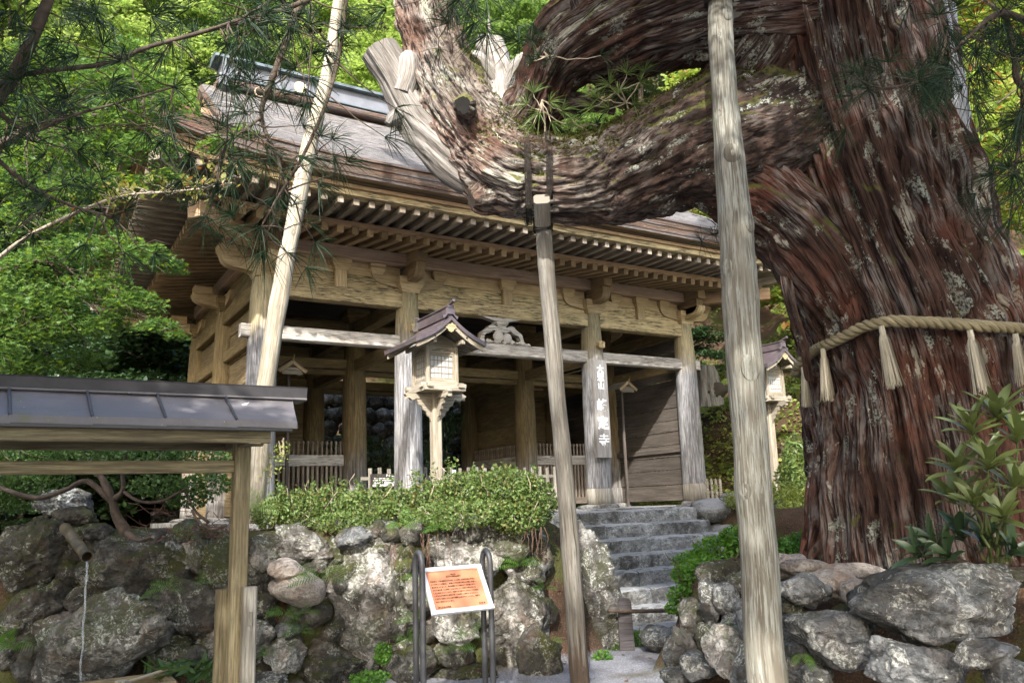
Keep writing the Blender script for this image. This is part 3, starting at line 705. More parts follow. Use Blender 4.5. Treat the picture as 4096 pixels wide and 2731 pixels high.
def ybeam(x, y0, y1, z0, z1, d, name, mat):
    mb = MB(); mb.beam((x, y0, (z0+z1)/2), (x, y1, (z0+z1)/2), d, z1-z0, ch=0.015); return mb.build(name, mat, gate)
for i in range(3):
    a, b = XS[i] + 0.15, XS[i+1] - 0.15
    hbeam(a, b, 0, 3.40, 3.645, 0.24, 'head_beam', M['gate_wood'])
    hbeam(a-0.02, b+0.02, -0.005, 2.715, 2.925, 0.19, 'tie_beam', M['white_wood'])
    mb = MB(); mb.box(((a+b)/2, -0.02, 3.765), (b-a, 0.06, 0.235)); mb.build('frieze_board', M['gate_wood'], gate)
    mb = MB(); mb.box(((a+b)/2, -0.018, 3.995), (b-a, 0.06, 0.215)); mb.build('frieze_board', M['gate_tan'], gate)
    for y in YS[1:]:
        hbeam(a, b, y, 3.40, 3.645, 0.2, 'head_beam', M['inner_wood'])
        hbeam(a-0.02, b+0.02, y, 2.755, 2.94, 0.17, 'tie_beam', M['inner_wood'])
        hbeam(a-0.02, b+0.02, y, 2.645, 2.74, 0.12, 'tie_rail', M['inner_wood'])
    mb = MB(); mb.box(((a+b)/2, 4.98, 3.88), (b-a, 0.05, 0.45)); mb.build('frieze_board', M['inner_wood'], gate)
for s in (-1, 1):                                                  # tenon ends of the tie beams
    mb = MB(); mb.beam((s*4.5, -0.005, 2.82), (s*4.66, -0.005, 2.82), 0.15, 0.20); mb.build('tenon_end', M['white_wood'], gate)
for xx in XS:
    for j in range(2):
        a, b = YS[j] + 0.15, YS[j+1] - 0.15
        ybeam(xx, a, b, 3.40, 3.645, 0.22, 'side_head_beam', M['inner_wood'])
        ybeam(xx, a, b, 2.715, 2.925, 0.17, 'side_tie_beam', M['inner_wood'])
        if xx in (XS[0], XS[3]):
            sx = -1 if xx < 0 else 1
            mb = MB(); mb.box((xx - sx*0.01, (a+b)/2, 3.88), (0.06, b-a, 0.45)); mb.build('side_frieze_board', M['plank_side'], gate)
            z = 0.08; kk = 0
            while z < 3.39:                                        # planked end walls
                h = min(random.uniform(0.22, 0.34), 3.395 - z)
                if not (2.69 < z + h/2 < 2.95) or True:
                    mb = MB(); mb.box((xx - sx*(0.03 + 0.012*(kk % 2)), (a+b)/2, z + h/2), (0.035, b-a, h-0.008), 0.004)
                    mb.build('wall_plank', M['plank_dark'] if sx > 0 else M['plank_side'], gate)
                z += h; kk += 1
            if sx > 0: ybeam(xx - 0.06, a, b, 1.05, 1.17, 0.1, 'wall_batten', M['plank_dark'])
# back walls of the two guardian bays, planked
for (a, b, mt) in ((-4.174, -2.074, 'plank_side'), (2.074, 4.174, 'plank_side')):
    z = 0.08
    while z < 3.39:
        h = min(random.uniform(0.26, 0.40), 3.395 - z); mb = MB(); mb.box(((a+b)/2, 4.985 + 0.012*random.random(), z + h/2), (b-a, 0.035, h-0.008), 0.004)
        mb.build('wall_plank', M[mt], gate); z += h
    for xx in (a + 0.55, (a+b)/2 + 0.25):
        mb = MB(); mb.box((xx, 4.93, 1.35), (0.12, 0.07, 2.5)); mb.build('wall_post', M['inner_wood'], gate)
# plank partition of the right guardian bay beside the passage
z = 0.08
while z < 2.70:
    h = min(random.uniform(0.28, 0.42), 2.705 - z); mb = MB(); mb.box((2.02, 3.73, z + h/2), (0.03, 2.15, h-0.008), 0.004); mb.build('wall_plank', M['plank_side'], gate); z += h
# ceiling boards
for k in range(11):
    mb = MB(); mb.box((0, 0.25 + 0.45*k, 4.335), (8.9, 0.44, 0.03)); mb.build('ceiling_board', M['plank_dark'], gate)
# lattice fences round the guardians (rail, turned heads above, slats below)
def lattice(p0, p1):
    p0 = np.array(p0, float); p1 = np.array(p1, float); L = np.linalg.norm(p1-p0); d = (p1-p0)/L; n = int(L/0.088)
    root = None
    mb = MB(); mb.beam((*p0, 1.035), (*p1, 1.035), 0.11, 0.20); mb.build('lattice_rail', M['white_wood'], gate)
    mb = MB(); mb.beam((*p0, 0.16), (*p1, 0.16), 0.11, 0.14); mb.build('lattice_sill', M['lattice_wood'], gate)
    global LSL, LHD
    if 'LSL' not in globals():
        mb = MB(); mb.box((0, 0, 0.58), (0.045, 0.05, 0.72), 0.005); LSL = mb.mesh('lattice_slat', M['lattice_wood'])
        mb = MB(); mb.lathe([(0.024, 1.13), (0.022, 1.22), (0.014, 1.29), (0.013, 1.32), (0.027, 1.345), (0.027, 1.375), (0.012, 1.395)], 8); LHD = mb.mesh('turned_head', M['lattice_wood'], True)
    for k in range(n):
        c = p0 + d*(k+0.5)*L/n
        put('lattice_slat', LSL, gate, Matrix.Translation((c[0], c[1], 0))); put('turned_head', LHD, gate, Matrix.Translation((c[0], c[1], 0)))
lattice((-4.1, 2.49), (-2.15, 2.49)); lattice((2.15, 2.49), (4.1, 2.49))
lattice((1.90, 2.72), (1.90, 4.75)); lattice((-1.95, 2.72), (-1.95, 4.75))

# eaves purlin (keta) all round
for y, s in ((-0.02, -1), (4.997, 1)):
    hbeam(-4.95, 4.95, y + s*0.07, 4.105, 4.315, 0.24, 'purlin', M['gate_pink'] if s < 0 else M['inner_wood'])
for s in (-1, 1): ybeam(s*4.36, -0.55, 5.53, 4.108, 4.318, 0.22, 'side_purlin', M['gate_pink'])
# rafters
def unit_beam(w, h, mat, name):
    mb = MB(); mb.beam((0, 0, 0), (0, -1, 0), w, h, ch=0.006); return mb.mesh(name, mat)
UF = unit_beam(0.085, 0.100, M['rafter_wood'], 'flying_rafter'); UBR = unit_beam(0.10, 0.115, M['rafter_base'], 'base_rafter')
def sori(a, half, k=0.33, st=3.0):
    """upsweep of the eaves towards a corner; a = coordinate from the middle of that side"""
    return k*max(0.0, (abs(a) - (half - st))/st)**2.7
YC = 2.488
def rafter(name, me, p0, p1):
    p0 = Vector(p0); p1 = Vector(p1); d = p1 - p0; L = d.length; y = -(d/L); x = y.cross(Vector((0, 0, 1))).normalized(); z = x.cross(y)
    mt = Matrix(((x[0], y[0]*L, z[0], p0[0]), (x[1], y[1]*L, z[1], p0[1]), (x[2], y[2]*L, z[2], p0[2]), (0, 0, 0, 1)))
    return put(name, me, gate, mt)
def side_rafters(axis, sgn, half, wall, lo=-99, hi=99):
    """axis 0: rafters of the front/back (spread along x); axis 1: of the ends (spread along y)"""
    n = int((half + 1.80)/0.2353)
    for k in range(-n, n+1):
        a = k*0.2353
        if not lo <= a <= hi: continue
        over = max(0.0, abs(a) - half)
        def pt(out, z):
            return (a, YC + sgn*(wall + out), z) if axis == 0 else (sgn*(wall + out), YC + a, z)
        r_ = sori(a, half + 1.9)
        if over < 1.1: rafter('base_rafter', UBR, pt(max(-0.15, over), 4.385 - 0.16*max(0, over) + r_*0.5), pt(1.21, 4.212 + r_*0.75))
        if over < 1.78: rafter('flying_rafter', UF, pt(max(0.75, over), 4.425 + r_*0.9), pt(1.875 + 0.02*random.random(), 4.395 + r_))
side_rafters(0, -1, 4.324, 2.488); side_rafters(0, 1, 4.324, 2.488)
side_rafters(1, -1, 2.488, 4.324); side_rafters(1, 1, 2.488, 4.324)
# curved eave members following the upsweep
def eave_member(name, out, z0, z1, dep, mat, segs=36, kk=1.0, boards=False):
    for axis, sgn, half, wall in ((0, -1, 4.324, 2.488), (0, 1, 4.324, 2.488), (1, -1, 2.488, 4.324), (1, 1, 2.488, 4.324)):
        e = half + out; a = np.linspace(-e, e, segs+1); P = []; uv = []
        for q in a:
            r_ = sori(q, half + 1.9)*kk; ring = []
            for o_, z_ in ((out, z0), (out, z1), (out-dep, z1), (out-dep, z0)):
                qq = q*(half + o_)/(half + out)
                ring.append((qq, YC + sgn*(wall+o_), z_+r_) if axis == 0 else (sgn*(wall+o_), YC + qq, z_+r_))
            P.append(ring); h = z1-z0; uv.append([(q+sgn*20, t) for t in (0, h, h+dep, 2*h+dep, 2*h+2*dep)])
        mb = MB(); mb.grid(np.array(P), np.array(uv), True); mb.build(name, mat, gate)
eave_member('base_eave_beam', 1.17, 4.275, 4.365, 0.10, M['orange_wood'], kk=0.8)
eave_member('eave_board', 1.92, 4.446, 4.555, 0.14, M['gate_wood'])
eave_member('eave_lath', 1.97, 4.558, 4.612, 0.22, M['orange_wood'])
# soffit boards between and above the rafters
def soffit(o0, o1, z0, z1, name, mat, kk=1.0):
    for axis, sgn, half, wall in ((0, -1, 4.324, 2.488), (0, 1, 4.324, 2.488), (1, -1, 2.488, 4.324), (1, 1, 2.488, 4.324)):
        t = np.linspace(-1, 1, 41); P = []; uv = []
        for o_, z_ in ((o0, z0), (o1, z1)):
            row = []
            for q in t:
                qq = q*(half+o_); r_ = sori(qq, half+1.9)*kk*(1 if o_ > 1 else 0.6)
                row.append((qq, YC + sgn*(wall+o_), z_+r_) if axis == 0 else (sgn*(wall+o_), YC+qq, z_+r_))
            P.append(row); uv.append([(q*(half+1)+sgn*11, o_) for q in t])
        mb = MB(); mb.grid(np.array(P), np.array(uv)); mb.build(name, mat, gate)
soffit(-0.3, 1.18, 4.455, 4.285, 'soffit_board', M['rafter_base'])
soffit(0.8, 1.95, 4.468, 4.452, 'soffit_board', M['rafter_wood'])
soffit(1.74, 2.16, 4.618, 4.64, 'soffit_board', M['rafter_base'])
# hip rafters
for sx in (-1, 1):
    for sy in (-1, 1):
        yw = YC + sy*2.488
        mb = MB(); mb.beam((sx*4.1, yw - sy*0.22, 4.24), (sx*(4.324+1.27), yw + sy*1.27, 4.16), 0.19, 0.30, h1=0.24); mb.build('hip_rafter', M['orange_wood'], gate)
        mb = MB(); mb.beam((sx*(4.324+0.9), yw + sy*0.9, 4.37), (sx*(4.324+1.86), yw + sy*1.86, 4.60), 0.17, 0.20); mb.build('flying_hip_rafter', M['rafter_wood'], gate)
# bark roof
EO = 2.14                                                          # eave overhang of the bark edge beyond the wall line
def prof(t): return 4.955 + 0.50*t + 0.0345*t*t                     # roof section, t = plan distance from the eave
RID = 2.488 + EO
GX0 = 4.95                                                         # plan of the gable verge
EHX, EHY = 4.324 + EO, 2.488 + EO
def eave_rise(a, half): return sori(a, half + EO - 0.05, 0.37, 3.1)
def roof_side(axis, sgn):
    half, wall = (4.324, 2.488) if axis == 0 else (2.488, 4.324)
    E = half + EO; tm = RID if axis == 0 else EHX - GX0 + 0.35
    ts = np.linspace(0, tm, 26 if axis == 0 else 12); P = []; uv = []
    for t in ts:
        if axis == 0: w = E - t if t < EHX - GX0 else GX0
        else: w = E - t
        row, u = [], []
        for q in np.linspace(-1, 1, 73):
            a = q*w; up = eave_rise(q*E, half)*math.exp(-1.1*t)
            z = prof(t) + up + 0.012*noise3(np.array([[a*2.1, t*5, sgn*3.0]]))[0]
            p = (a, YC + sgn*(wall + EO - t), z) if axis == 0 else (sgn*(wall + EO - t), YC + a, z)
            row.append(p); u.append((a + 9*sgn, t))
        P.append(row); uv.append(u)
    o_ = put('roof', gridmesh('roof', np.array(P), np.array(uv), M['bark_roof'], False, True), gate)
    # thick layered edge
    P, uv = [], []
    for q in np.linspace(-1, 1, 73):
        up = eave_rise(q*E, half); row = []
        for o2, dz in ((0, 0), (0.012, -0.035), (-0.012, -0.045), (-0.02, -0.13), (-0.035, -0.138), (-0.04, -0.23), (-0.055, -0.238), (-0.07, -0.325), (-0.12, -0.33)):
            a = q*(E + o2); z = prof(0) + up + dz + 0.010*noise3(np.array([[a*3, dz*30, sgn]]))[0]
            row.append((a, YC + sgn*(wall+EO+o2), z) if axis == 0 else (sgn*(wall+EO+o2), YC+a, z))
        P.append(row); uv.append([(q*E + sgn*7, -s_) for s_ in (0, .035, .05, .13, .142, .23, .245, .33, .38)])
    put('roof_edge', gridmesh('roof_edge', np.array(P), np.array(uv), M['bark_edge'], False, False), o_)
for ax_, sg in ((0, -1), (0, 1), (1, -1), (1, 1)): roof_side(ax_, sg)
# gables with bargeboards and verge thickness
for sx in (-1, 1):
    pts = [(YC + s*(RID - t), prof(t)) for s, rng in ((-1, np.linspace(1.5, RID, 14)), (1, np.linspace(RID, 1.5, 14))) for t in rng]
    mb = MB(); mb.prism([(p[0], p[1]-0.25) for p in pts] + [(YC + RID - 1.5, prof(1.0)), (YC - RID + 1.5, prof(1.0))], (sx*(GX0-0.55), 0, 0), (0, 1, 0), (0, 0, 1), (sx*0.05, 0, 0)); mb.build('gable_wall', M['plank_side'], gate)
    for s in (-1, 1):
        P, uv = [], []
        for t in np.linspace(1.25, RID, 16):
            y = YC + s*(RID - t); z = prof(t); P.append([(sx*GX0, y, z+0.005), (sx*(GX0+0.03), y, z-0.10), (sx*(GX0-0.02), y, z-0.24), (sx*(GX0-0.10), y, z-0.25)]); uv.append([(t, 0), (t, .1), (t, .24), (t, .33)])
        mb = MB(); mb.grid(np.array(P), np.array(uv)); mb.build('verge', M['bark_edge'], gate)
        P, uv = [], []
        for t in np.linspace(1.3, RID, 16):
            y = YC + s*(RID - t); z = prof(t) - 0.25; d = 0.30 + 0.05*math.cos(t)
            P.append([(sx*(GX0-0.06), y, z), (sx*(GX0-0.06), y, z-d), (sx*(GX0-0.14), y, z-d), (sx*(GX0-0.14), y, z)]); uv.append([(t, 0), (t, d), (t, d+.08), (t, 2*d)])
        mb = MB(); mb.grid(np.array(P), np.array(uv)); mb.build('bargeboard', M['orange_wood'], gate)
# ridge
zr = prof(RID)
mb = MB(); mb.box((0, YC, zr + 0.02), (2*GX0 - 0.5, 0.56, 0.12), 0.03); rd = mb.build('ridge_base', M['bark_edge'], gate)
mb = MB(); mb.box((0, YC, zr + 0.30), (2*GX0 - 0.75, 0.34, 0.36), 0.01); mb.build('ridge_box', M['ridge_metal'], rd)
mb = MB(); mb.box((0, YC, zr + 0.135), (2*GX0 - 0.65, 0.50, 0.035), 0.008); mb.build('ridge_foot', M['ridge_lip'], rd)
mb = MB(); mb.prism([(-.29, 0), (.29, 0), (.29, .05), (.16, .13), (0, .17), (-.16, .13), (-.29, .05)], (-GX0+0.19, YC, zr + 0.485), (0, 1, 0), (0, 0, 1), (2*GX0-0.38, 0, 0)); mb.build('ridge_cap', M['ridge_lip'], rd)
for sx in (-1, 1):
    mb = MB(); mb.box((sx*(GX0-0.36), YC, zr + 0.30), (0.06, 0.56, 0.42), 0.02); mb.build('ridge_end', M['ridge_metal'], rd)
    for s in (-1, 1):
        mb = MB(); mb.box((sx*(GX0-0.36), YC + s*0.32, zr - 0.02), (0.2, 0.16, 0.26), 0.03); mb.build('ridge_end_foot', M['ridge_metal'], rd)
for cx in (-3.13, 0.0, 3.13):                                      # gilt sixteen petal crest
    mb = MB(); n = 64; pl = []
    for k in range(n):
        a = 2*math.pi*k/n; r_ = 0.125*(0.90 + 0.10*abs(math.cos(8*a))**0.5); pl.append((r_*math.cos(a), r_*math.sin(a)))
    mb.prism(pl, (cx, YC - 0.172, zr + 0.285), (1, 0, 0), (0, 0, 1), (0, -0.02, 0))
    for k in range(16):
        a = 2*math.pi*k/16; c, s = math.cos(a), math.sin(a)
        q = [(0.035, -0.006), (0.10, -0.017), (0.112, 0), (0.10, 0.017), (0.035, 0.006)]
        mb.prism([(c*x_-s*y_, s*x_+c*y_) for x_, y_ in q], (cx, YC - 0.192, zr + 0.285), (1, 0, 0), (0, 0, 1), (0, -0.008, 0))
    mb.prism([(0.03*math.cos(a), 0.03*math.sin(a)) for a in np.linspace(0, 2*math.pi, 13)[:-1]], (cx, YC-0.192, zr+0.285), (1, 0, 0), (0, 0, 1), (0, -0.012, 0))
    mb.build('crest', M['gold'], rd)
for cx in (-3.95, -1.2, 1.2, 3.95):
    mb = MB(); a = np.linspace(0, 2*math.pi, 15); mb.tube([(cx + 0.09*math.cos(q), YC - 0.36 - 0.02*math.sin(q), zr - 0.10 + 0.09*math.sin(q)) for q in a], 0.013, 6, False); mb.build('ridge_ring', M['gate_pink'], rd, True)
# carved frog-leg strut in the centre of the front
fl = []
def arc(cx, cz, r_, a0, a1, n=7): return [(cx + r_*math.cos(math.radians(a)), cz + r_*math.sin(math.radians(a))) for a in np.linspace(a0, a1, n)]
half = [(0.0, .30), (.10, .30)] + arc(.20, .25, .085, 120, 20, 6) + arc(.33, .13, .10, 70, 5, 5) + [(.47, 0), (.40, 0)] + arc(.30, .10, .07, 0, 100, 5) + arc(.17, .17, .065, 20, 130, 5) + [(.06, .19), (0, .205)]
for s in (-1, 1):
    pl = [(s*x_, z_) for x_, z_ in half]
    mb = MB(); mb.prism(pl, (-0.13, -0.11, 2.927), (1, 0, 0), (0, 0, 1), (0, 0.14, 0)); mb.build('carved_strut', M['white_wood'], gate)
mb = capital((-0.13, -0.03, 3.225), 0.12, d=0.10); V = mb.v[0]; V[:, 2] = 3.225 + (V[:, 2]-3.225)*0.45; mb.build('bearing_block', M['white_wood'], gate)
mb = MB(); mb.prism([(-.16, 0), (.16, 0), (.40, .062), (-.40, .062)], (-0.13, -0.10, 3.337), (1, 0, 0), (0, 0, 1), (0, 0.13, 0)); mb.build('strut_head', M['white_wood'], gate)
mb = MB()
for cx, cz, rr_ in ((-.21, .125, .105), (-.03, .10, .095)):
    V, F = ico(3); n_ = fbm(V*2.5 + cx*9, 3); mb.add(V*(1+0.10*n_)[:, None]*np.array([rr_, .05, rr_]) + np.array([cx, -0.10, 2.93+cz]), F.tolist())
for k in range(16):
    cx = -.48 + .055*k + random.uniform(-.02, .02); V, F = ico(2); rr_ = random.uniform(.02, .045)
    mb.add(V*np.array([rr_, .035, rr_*random.uniform(.7, 1.6)]) + np.array([cx - 0.02, -0.09, 2.94 + rr_*0.6]), F.tolist())
for cx in (.36, .43): 
    V, F = ico(2); mb.add(V*np.array([.05, .04, .035]) + np.array([cx, -0.07, 2.94]), F.tolist())
mb.build('flower_carving', M['white_wood'], gate, True)
# ------------------------------------------------------------------ dry stone walls
def onp(x, y, axis, val):
    v = ray(x*OV, y*OV); return CAM + v*((val - CAM[axis])/v[axis])
RH = unit([CR[0], CR[1], 0]); FH = unit([CF[0], CF[1], 0]); UP = np.array([0, 0, 1.0])
def m_per_px(d): return OV*d/FPX                                   # metres per overview pixel at distance d
def wall_d(x, back=0.0):
    """distance of the left wall's face at picture column x, read off the wall line on the ground"""
    v = ray(x*OV, 1400*OV); best = 9.0
    for a, b in zip(WALL[:4], WALL[1:5]):
        e = b - a; A = np.array([[v[0], -e[0]], [v[1], -e[1]]])
        if abs(np.linalg.det(A)) < 1e-6: continue
        t, s = np.linalg.solve(A, a - CAM[:2])
        if t > 0 and -0.02 <= s <= 1.02: best = t; break
    return best
def place_rock(parent, x, y, hw, hh, d, seed, mat, tilt=0, depth=None, angular=0.75, name='stone', sub=4, rough=0.09):
    s = m_per_px(d); hx, hz = hw*s*1.15, hh*s*1.15; hy = depth if depth else 0.75*min(hx, hz) + 0.10
    me = rock_mesh(name, (hx, hy, hz), seed, mat, sub, angular, rough)
    yaw = math.atan2(RH[1], RH[0]) + 0.25*(seed % 5 - 2)*0.4
    c = at(x, y, d) + FH*hy*0.55
    mt = Matrix.Translation(c) @ Matrix.Rotation(yaw, 4, 'Z') @ Matrix.Rotation(math.radians(tilt), 4, 'Y')
    return put(name, me, parent, mt)
wall = thing('stone_wall', 'mossy dry stone wall of boulders below the gate terrace', 'stone wall', (-5, -4.6, -1.5))
WS = [ # x, y, half width, half height, material, tilt (right side down +), extra depth offset
 (50, 1278, 80, 88, 'rock', 0, 0), (50, 1408, 76, 60, 'rock_mossy', 0, .05), (160, 1192, 48, 28, 'rock_mossy', 5, .1), (212, 1222, 30, 25, 'rock_mossy', 0, 0),
 (278, 1312, 132, 90, 'rock_mossy', 8, .05), (195, 1492, 172, 92, 'rock', -22, -.25), (430, 1410, 92, 70, 'rock', 10, -.05), (395, 1258, 22, 26, 'rock_gray', 0, .05),
 (437, 1270, 36, 60, 'rock_white', 0, .05), (495, 1290, 46, 58, 'rock_mossy', 0, .08), (525, 1482, 80, 56, 'rock_white', 0, -.1), (598, 1280, 42, 55, 'rock_white', 0, .08),
 (690, 1262, 72, 52, 'rock_white', 5, .05), (650, 1308, 42, 24, 'rock_smooth', 10, -.22), (680, 1357, 64, 38, 'rock_smooth', 16, -.22), (652, 1450, 28, 18, 'rock_gray', -10, -.05),
 (645, 1515, 40, 46, 'rock_white', 0, -.1), (612, 1562, 40, 18, 'rock_gray', 0, -.15), (120, 1447, 54, 32, 'rock', -10, -.02), (375, 1512, 48, 46, 'rock_mossy', 0, -.05),
 (436, 1512, 30, 26, 'rock_mossy', 20, -.1), (804, 1240, 46, 27, 'rock_gray', -5, -.05), (864, 1222, 26, 26, 'rock', 0, 0), (945, 1228, 32, 36, 'rock', 10, 0),
 (845, 1400, 104, 170, 'rock_white', -12, .05), (905, 1330, 70, 110, 'rock_mossy', 0, .22), (1057, 1292, 94, 60, 'rock_white', 12, 0), (1073, 1224, 36, 26, 'rock', 0, 0), (1163, 1247, 68, 50, 'rock', 14, -.02),
 (1205, 1320, 48, 36, 'rock_white', 8, 0), (964, 1368, 36, 44, 'rock_white', 0, 0), (1033, 1437, 60, 48, 'rock_white', 0, -.05), (1192, 1452, 68, 124, 'rock_white', -4, -.05), (1105, 1400, 50, 46, 'rock_white', 0, .1),
 (1030, 1507, 56, 30, 'rock_mossy', 0, -.08), (1062, 1556, 82, 26, 'rock_mossy', 0, -.12), (1268, 1420, 60, 225, 'rock_dark', 3, .1), (1366, 1420, 66, 232, 'rock_dark', -11, .0), (1300, 1500, 50, 110, 'rock_dark', 0, -.25), (1240, 1530, 50, 80, 'rock_mossy', 0, -.35), (1266, 1542, 16, 13, 'rock_white', 0, -.3),
 (755, 1330, 40, 50, 'rock_mossy', 0, .18), (760, 1545, 90, 60, 'rock_mossy', 0, .0), (935, 1540, 60, 50, 'rock_mossy', 0, -.1), (1130, 1500, 40, 60, 'rock_mossy', 0, .1), (330, 1440, 50, 50, 'rock_mossy', 0, .2), (590, 1400, 44, 50, 'rock_mossy', 0, .12), (600, 1345, 40, 40, 'rock_mossy', 0, .15), (560, 1560, 50, 40, 'rock_mossy', 0, .05),
 (900, 1280, 40, 40, 'rock_mossy', 0, .15), (1000, 1240, 40, 30, 'rock_mossy', 0, .15), (1240, 1270, 30, 60, 'rock_mossy', 0, .15), (760, 1280, 40, 40, 'rock_mossy', 0, .15)]
for k, (x, y, hw, hh, mt, ti, dd) in enumerate(WS):
    d = wall_d(x) + dd + 0.0012*(1400 - y)
    if x > 1240: d = 8.95 + dd
    place_rock(wall, x, y, hw, hh, d, 100+k, M[mt], ti, None if hh < 150 else 0.42, 0.55 if mt == 'rock_smooth' else 0.95, rough=0.05 if mt == 'rock_smooth' else 0.10, sub=5 if hw*hh > 3600 else 4)
rs = np.random.RandomState(77)                                    # small stones wedged behind the joints
for k in range(130):
    x, y = 20 + 1220*rs.rand(), 1225 + 340*rs.rand(); hw = 26 + 26*rs.rand()
    place_rock(wall, x, y, hw, hw*(0.6 + 0.4*rs.rand()), wall_d(x) + 0.10 + 0.0012*(1400 - y), 900 + k, M['rock_mossy'], 40*rs.randn(), None, 0.95, sub=3)
# outside the frame the wall runs on to the left
for k in range(14):
    x = -14.5 + 0.55*k; y = np.interp(x, WALL[:2, 0], WALL[:2, 1]) - 0.05
    for j in range(2):
        put('stone', rock_mesh('stone', (0.38, 0.3, 0.4), 300+k*2+j, M['rock_mossy'], 3), wall, Matrix.Translation((x + 0.2*j, y, -1.1 + 0.7*j)))
# rocks that hold the mound of the old cedar
bank = thing('stone_bank', 'bank of grey fieldstones heaped around the foot of the old cedar', 'stone bank', (-2.2, -8.0, -1.4))
BS = [(1580, 1517, 46, 66, 6.5, 'rock_gray', 0), (1612, 1534, 46, 34, 6.2, 'rock_gray', 10), (1597, 1422, 32, 52, 6.9, 'rock_white', 10), (1640, 1395, 31, 52, 6.4, 'rock_gray', 5), (1681, 1384, 30, 40, 6.2, 'rock_gray', -5),
 (1655, 1327, 52, 34, 6.8, 'rock', -8), (1650, 1470, 42, 38, 6.3, 'rock', 0), (1678, 1512, 50, 64, 5.85, 'rock_white', -20), (1692, 1432, 34, 30, 6.2, 'rock_gray', 0), (1815, 1302, 52, 26, 6.25, 'rock_smooth', 0), (1857, 1304, 56, 19, 6.0, 'rock_smooth', 0),
 (1863, 1358, 62, 39, 5.45, 'rock_gray', 4), (1935, 1348, 60, 32, 5.75, 'rock_smooth', 4), (1965, 1316, 90, 20, 6.05, 'rock_smooth', 3), (1990, 1364, 42, 28, 5.4, 'rock_smooth', -4), (1925, 1462, 118, 66, 5.0, 'rock_gray', 16),
 (2195, 1396, 188, 88, 4.75, 'rock_gray', 0), (2130, 1545, 122, 62, 4.6, 'rock_gray', 5), (2277, 1507, 62, 34, 4.35, 'rock_gray', -22), (2345, 1550, 48, 46, 4.25, 'rock_gray', 0), (1848, 1528, 50, 48, 5.25, 'rock_white', 0), (1887, 1557, 42, 34, 5.0, 'rock_gray', 0),
 (1740, 1342, 66, 36, 6.3, 'rock', 0), (1815, 1396, 36, 20, 5.6, 'rock', 0), (1760, 1432, 60, 56, 5.9, 'rock_gray', 0), (1765, 1520, 60, 56, 5.6, 'rock_gray', 0), (1990, 1420, 60, 40, 5.6, 'rock_mossy', 0), (2010, 1500, 50, 50, 5.2, 'rock_mossy', 0), (2330, 1330, 60, 22, 5.2, 'rock', 0), (1560, 1560, 40, 22, 6.3, 'rock_gray', 0), (1725, 1568, 46, 40, 5.5, 'rock_gray', 0)]
for k, (x, y, hw, hh, d, mt, ti) in enumerate(BS):
    place_rock(bank, x, y, hw, hh, d, 500+k, M[mt], ti, (0.40 if hw > 150 else None), 0.97 if mt != 'rock_smooth' else 0.55, rough=0.05 if mt == 'rock_smooth' else 0.075, sub=5 if hw*hh > 3000 else 4)
for k in range(10):                                                # the bank goes on beyond the right and lower edge of the picture
    put('stone', rock_mesh('stone', (0.42, 0.34, 0.30), 560+k, M['rock_gray'], 3), bank, Matrix.Translation((-2.05 + 0.04*(k % 3), -10.0 - 0.42*(k//2), -1.25 + 0.42*(k % 2))))
b = place_rock(None, 1812, 1200, 52, 52, 12.6, 41, M['rock_white'], 20, 0.4, 0.8, 'boulder'); tag(b, 'pale slanted boulder on the slope between the right prop pole and the cedar', 'boulder')
b = place_rock(None, 1518, 1468, 50, 30, 8.7, 43, M['rock_gray'], 0, 0.35, 0.8, 'boulder'); tag(b, 'low grey boulder at the foot of the stone stairs', 'boulder')
b = place_rock(None, 130, 1160, 62, 34, 8.2, 44, M['rock_gray'], 0, 0.35, 0.8, 'boulder'); tag(b, 'blue grey boulder under the twisted shrub above the water spout', 'boulder')

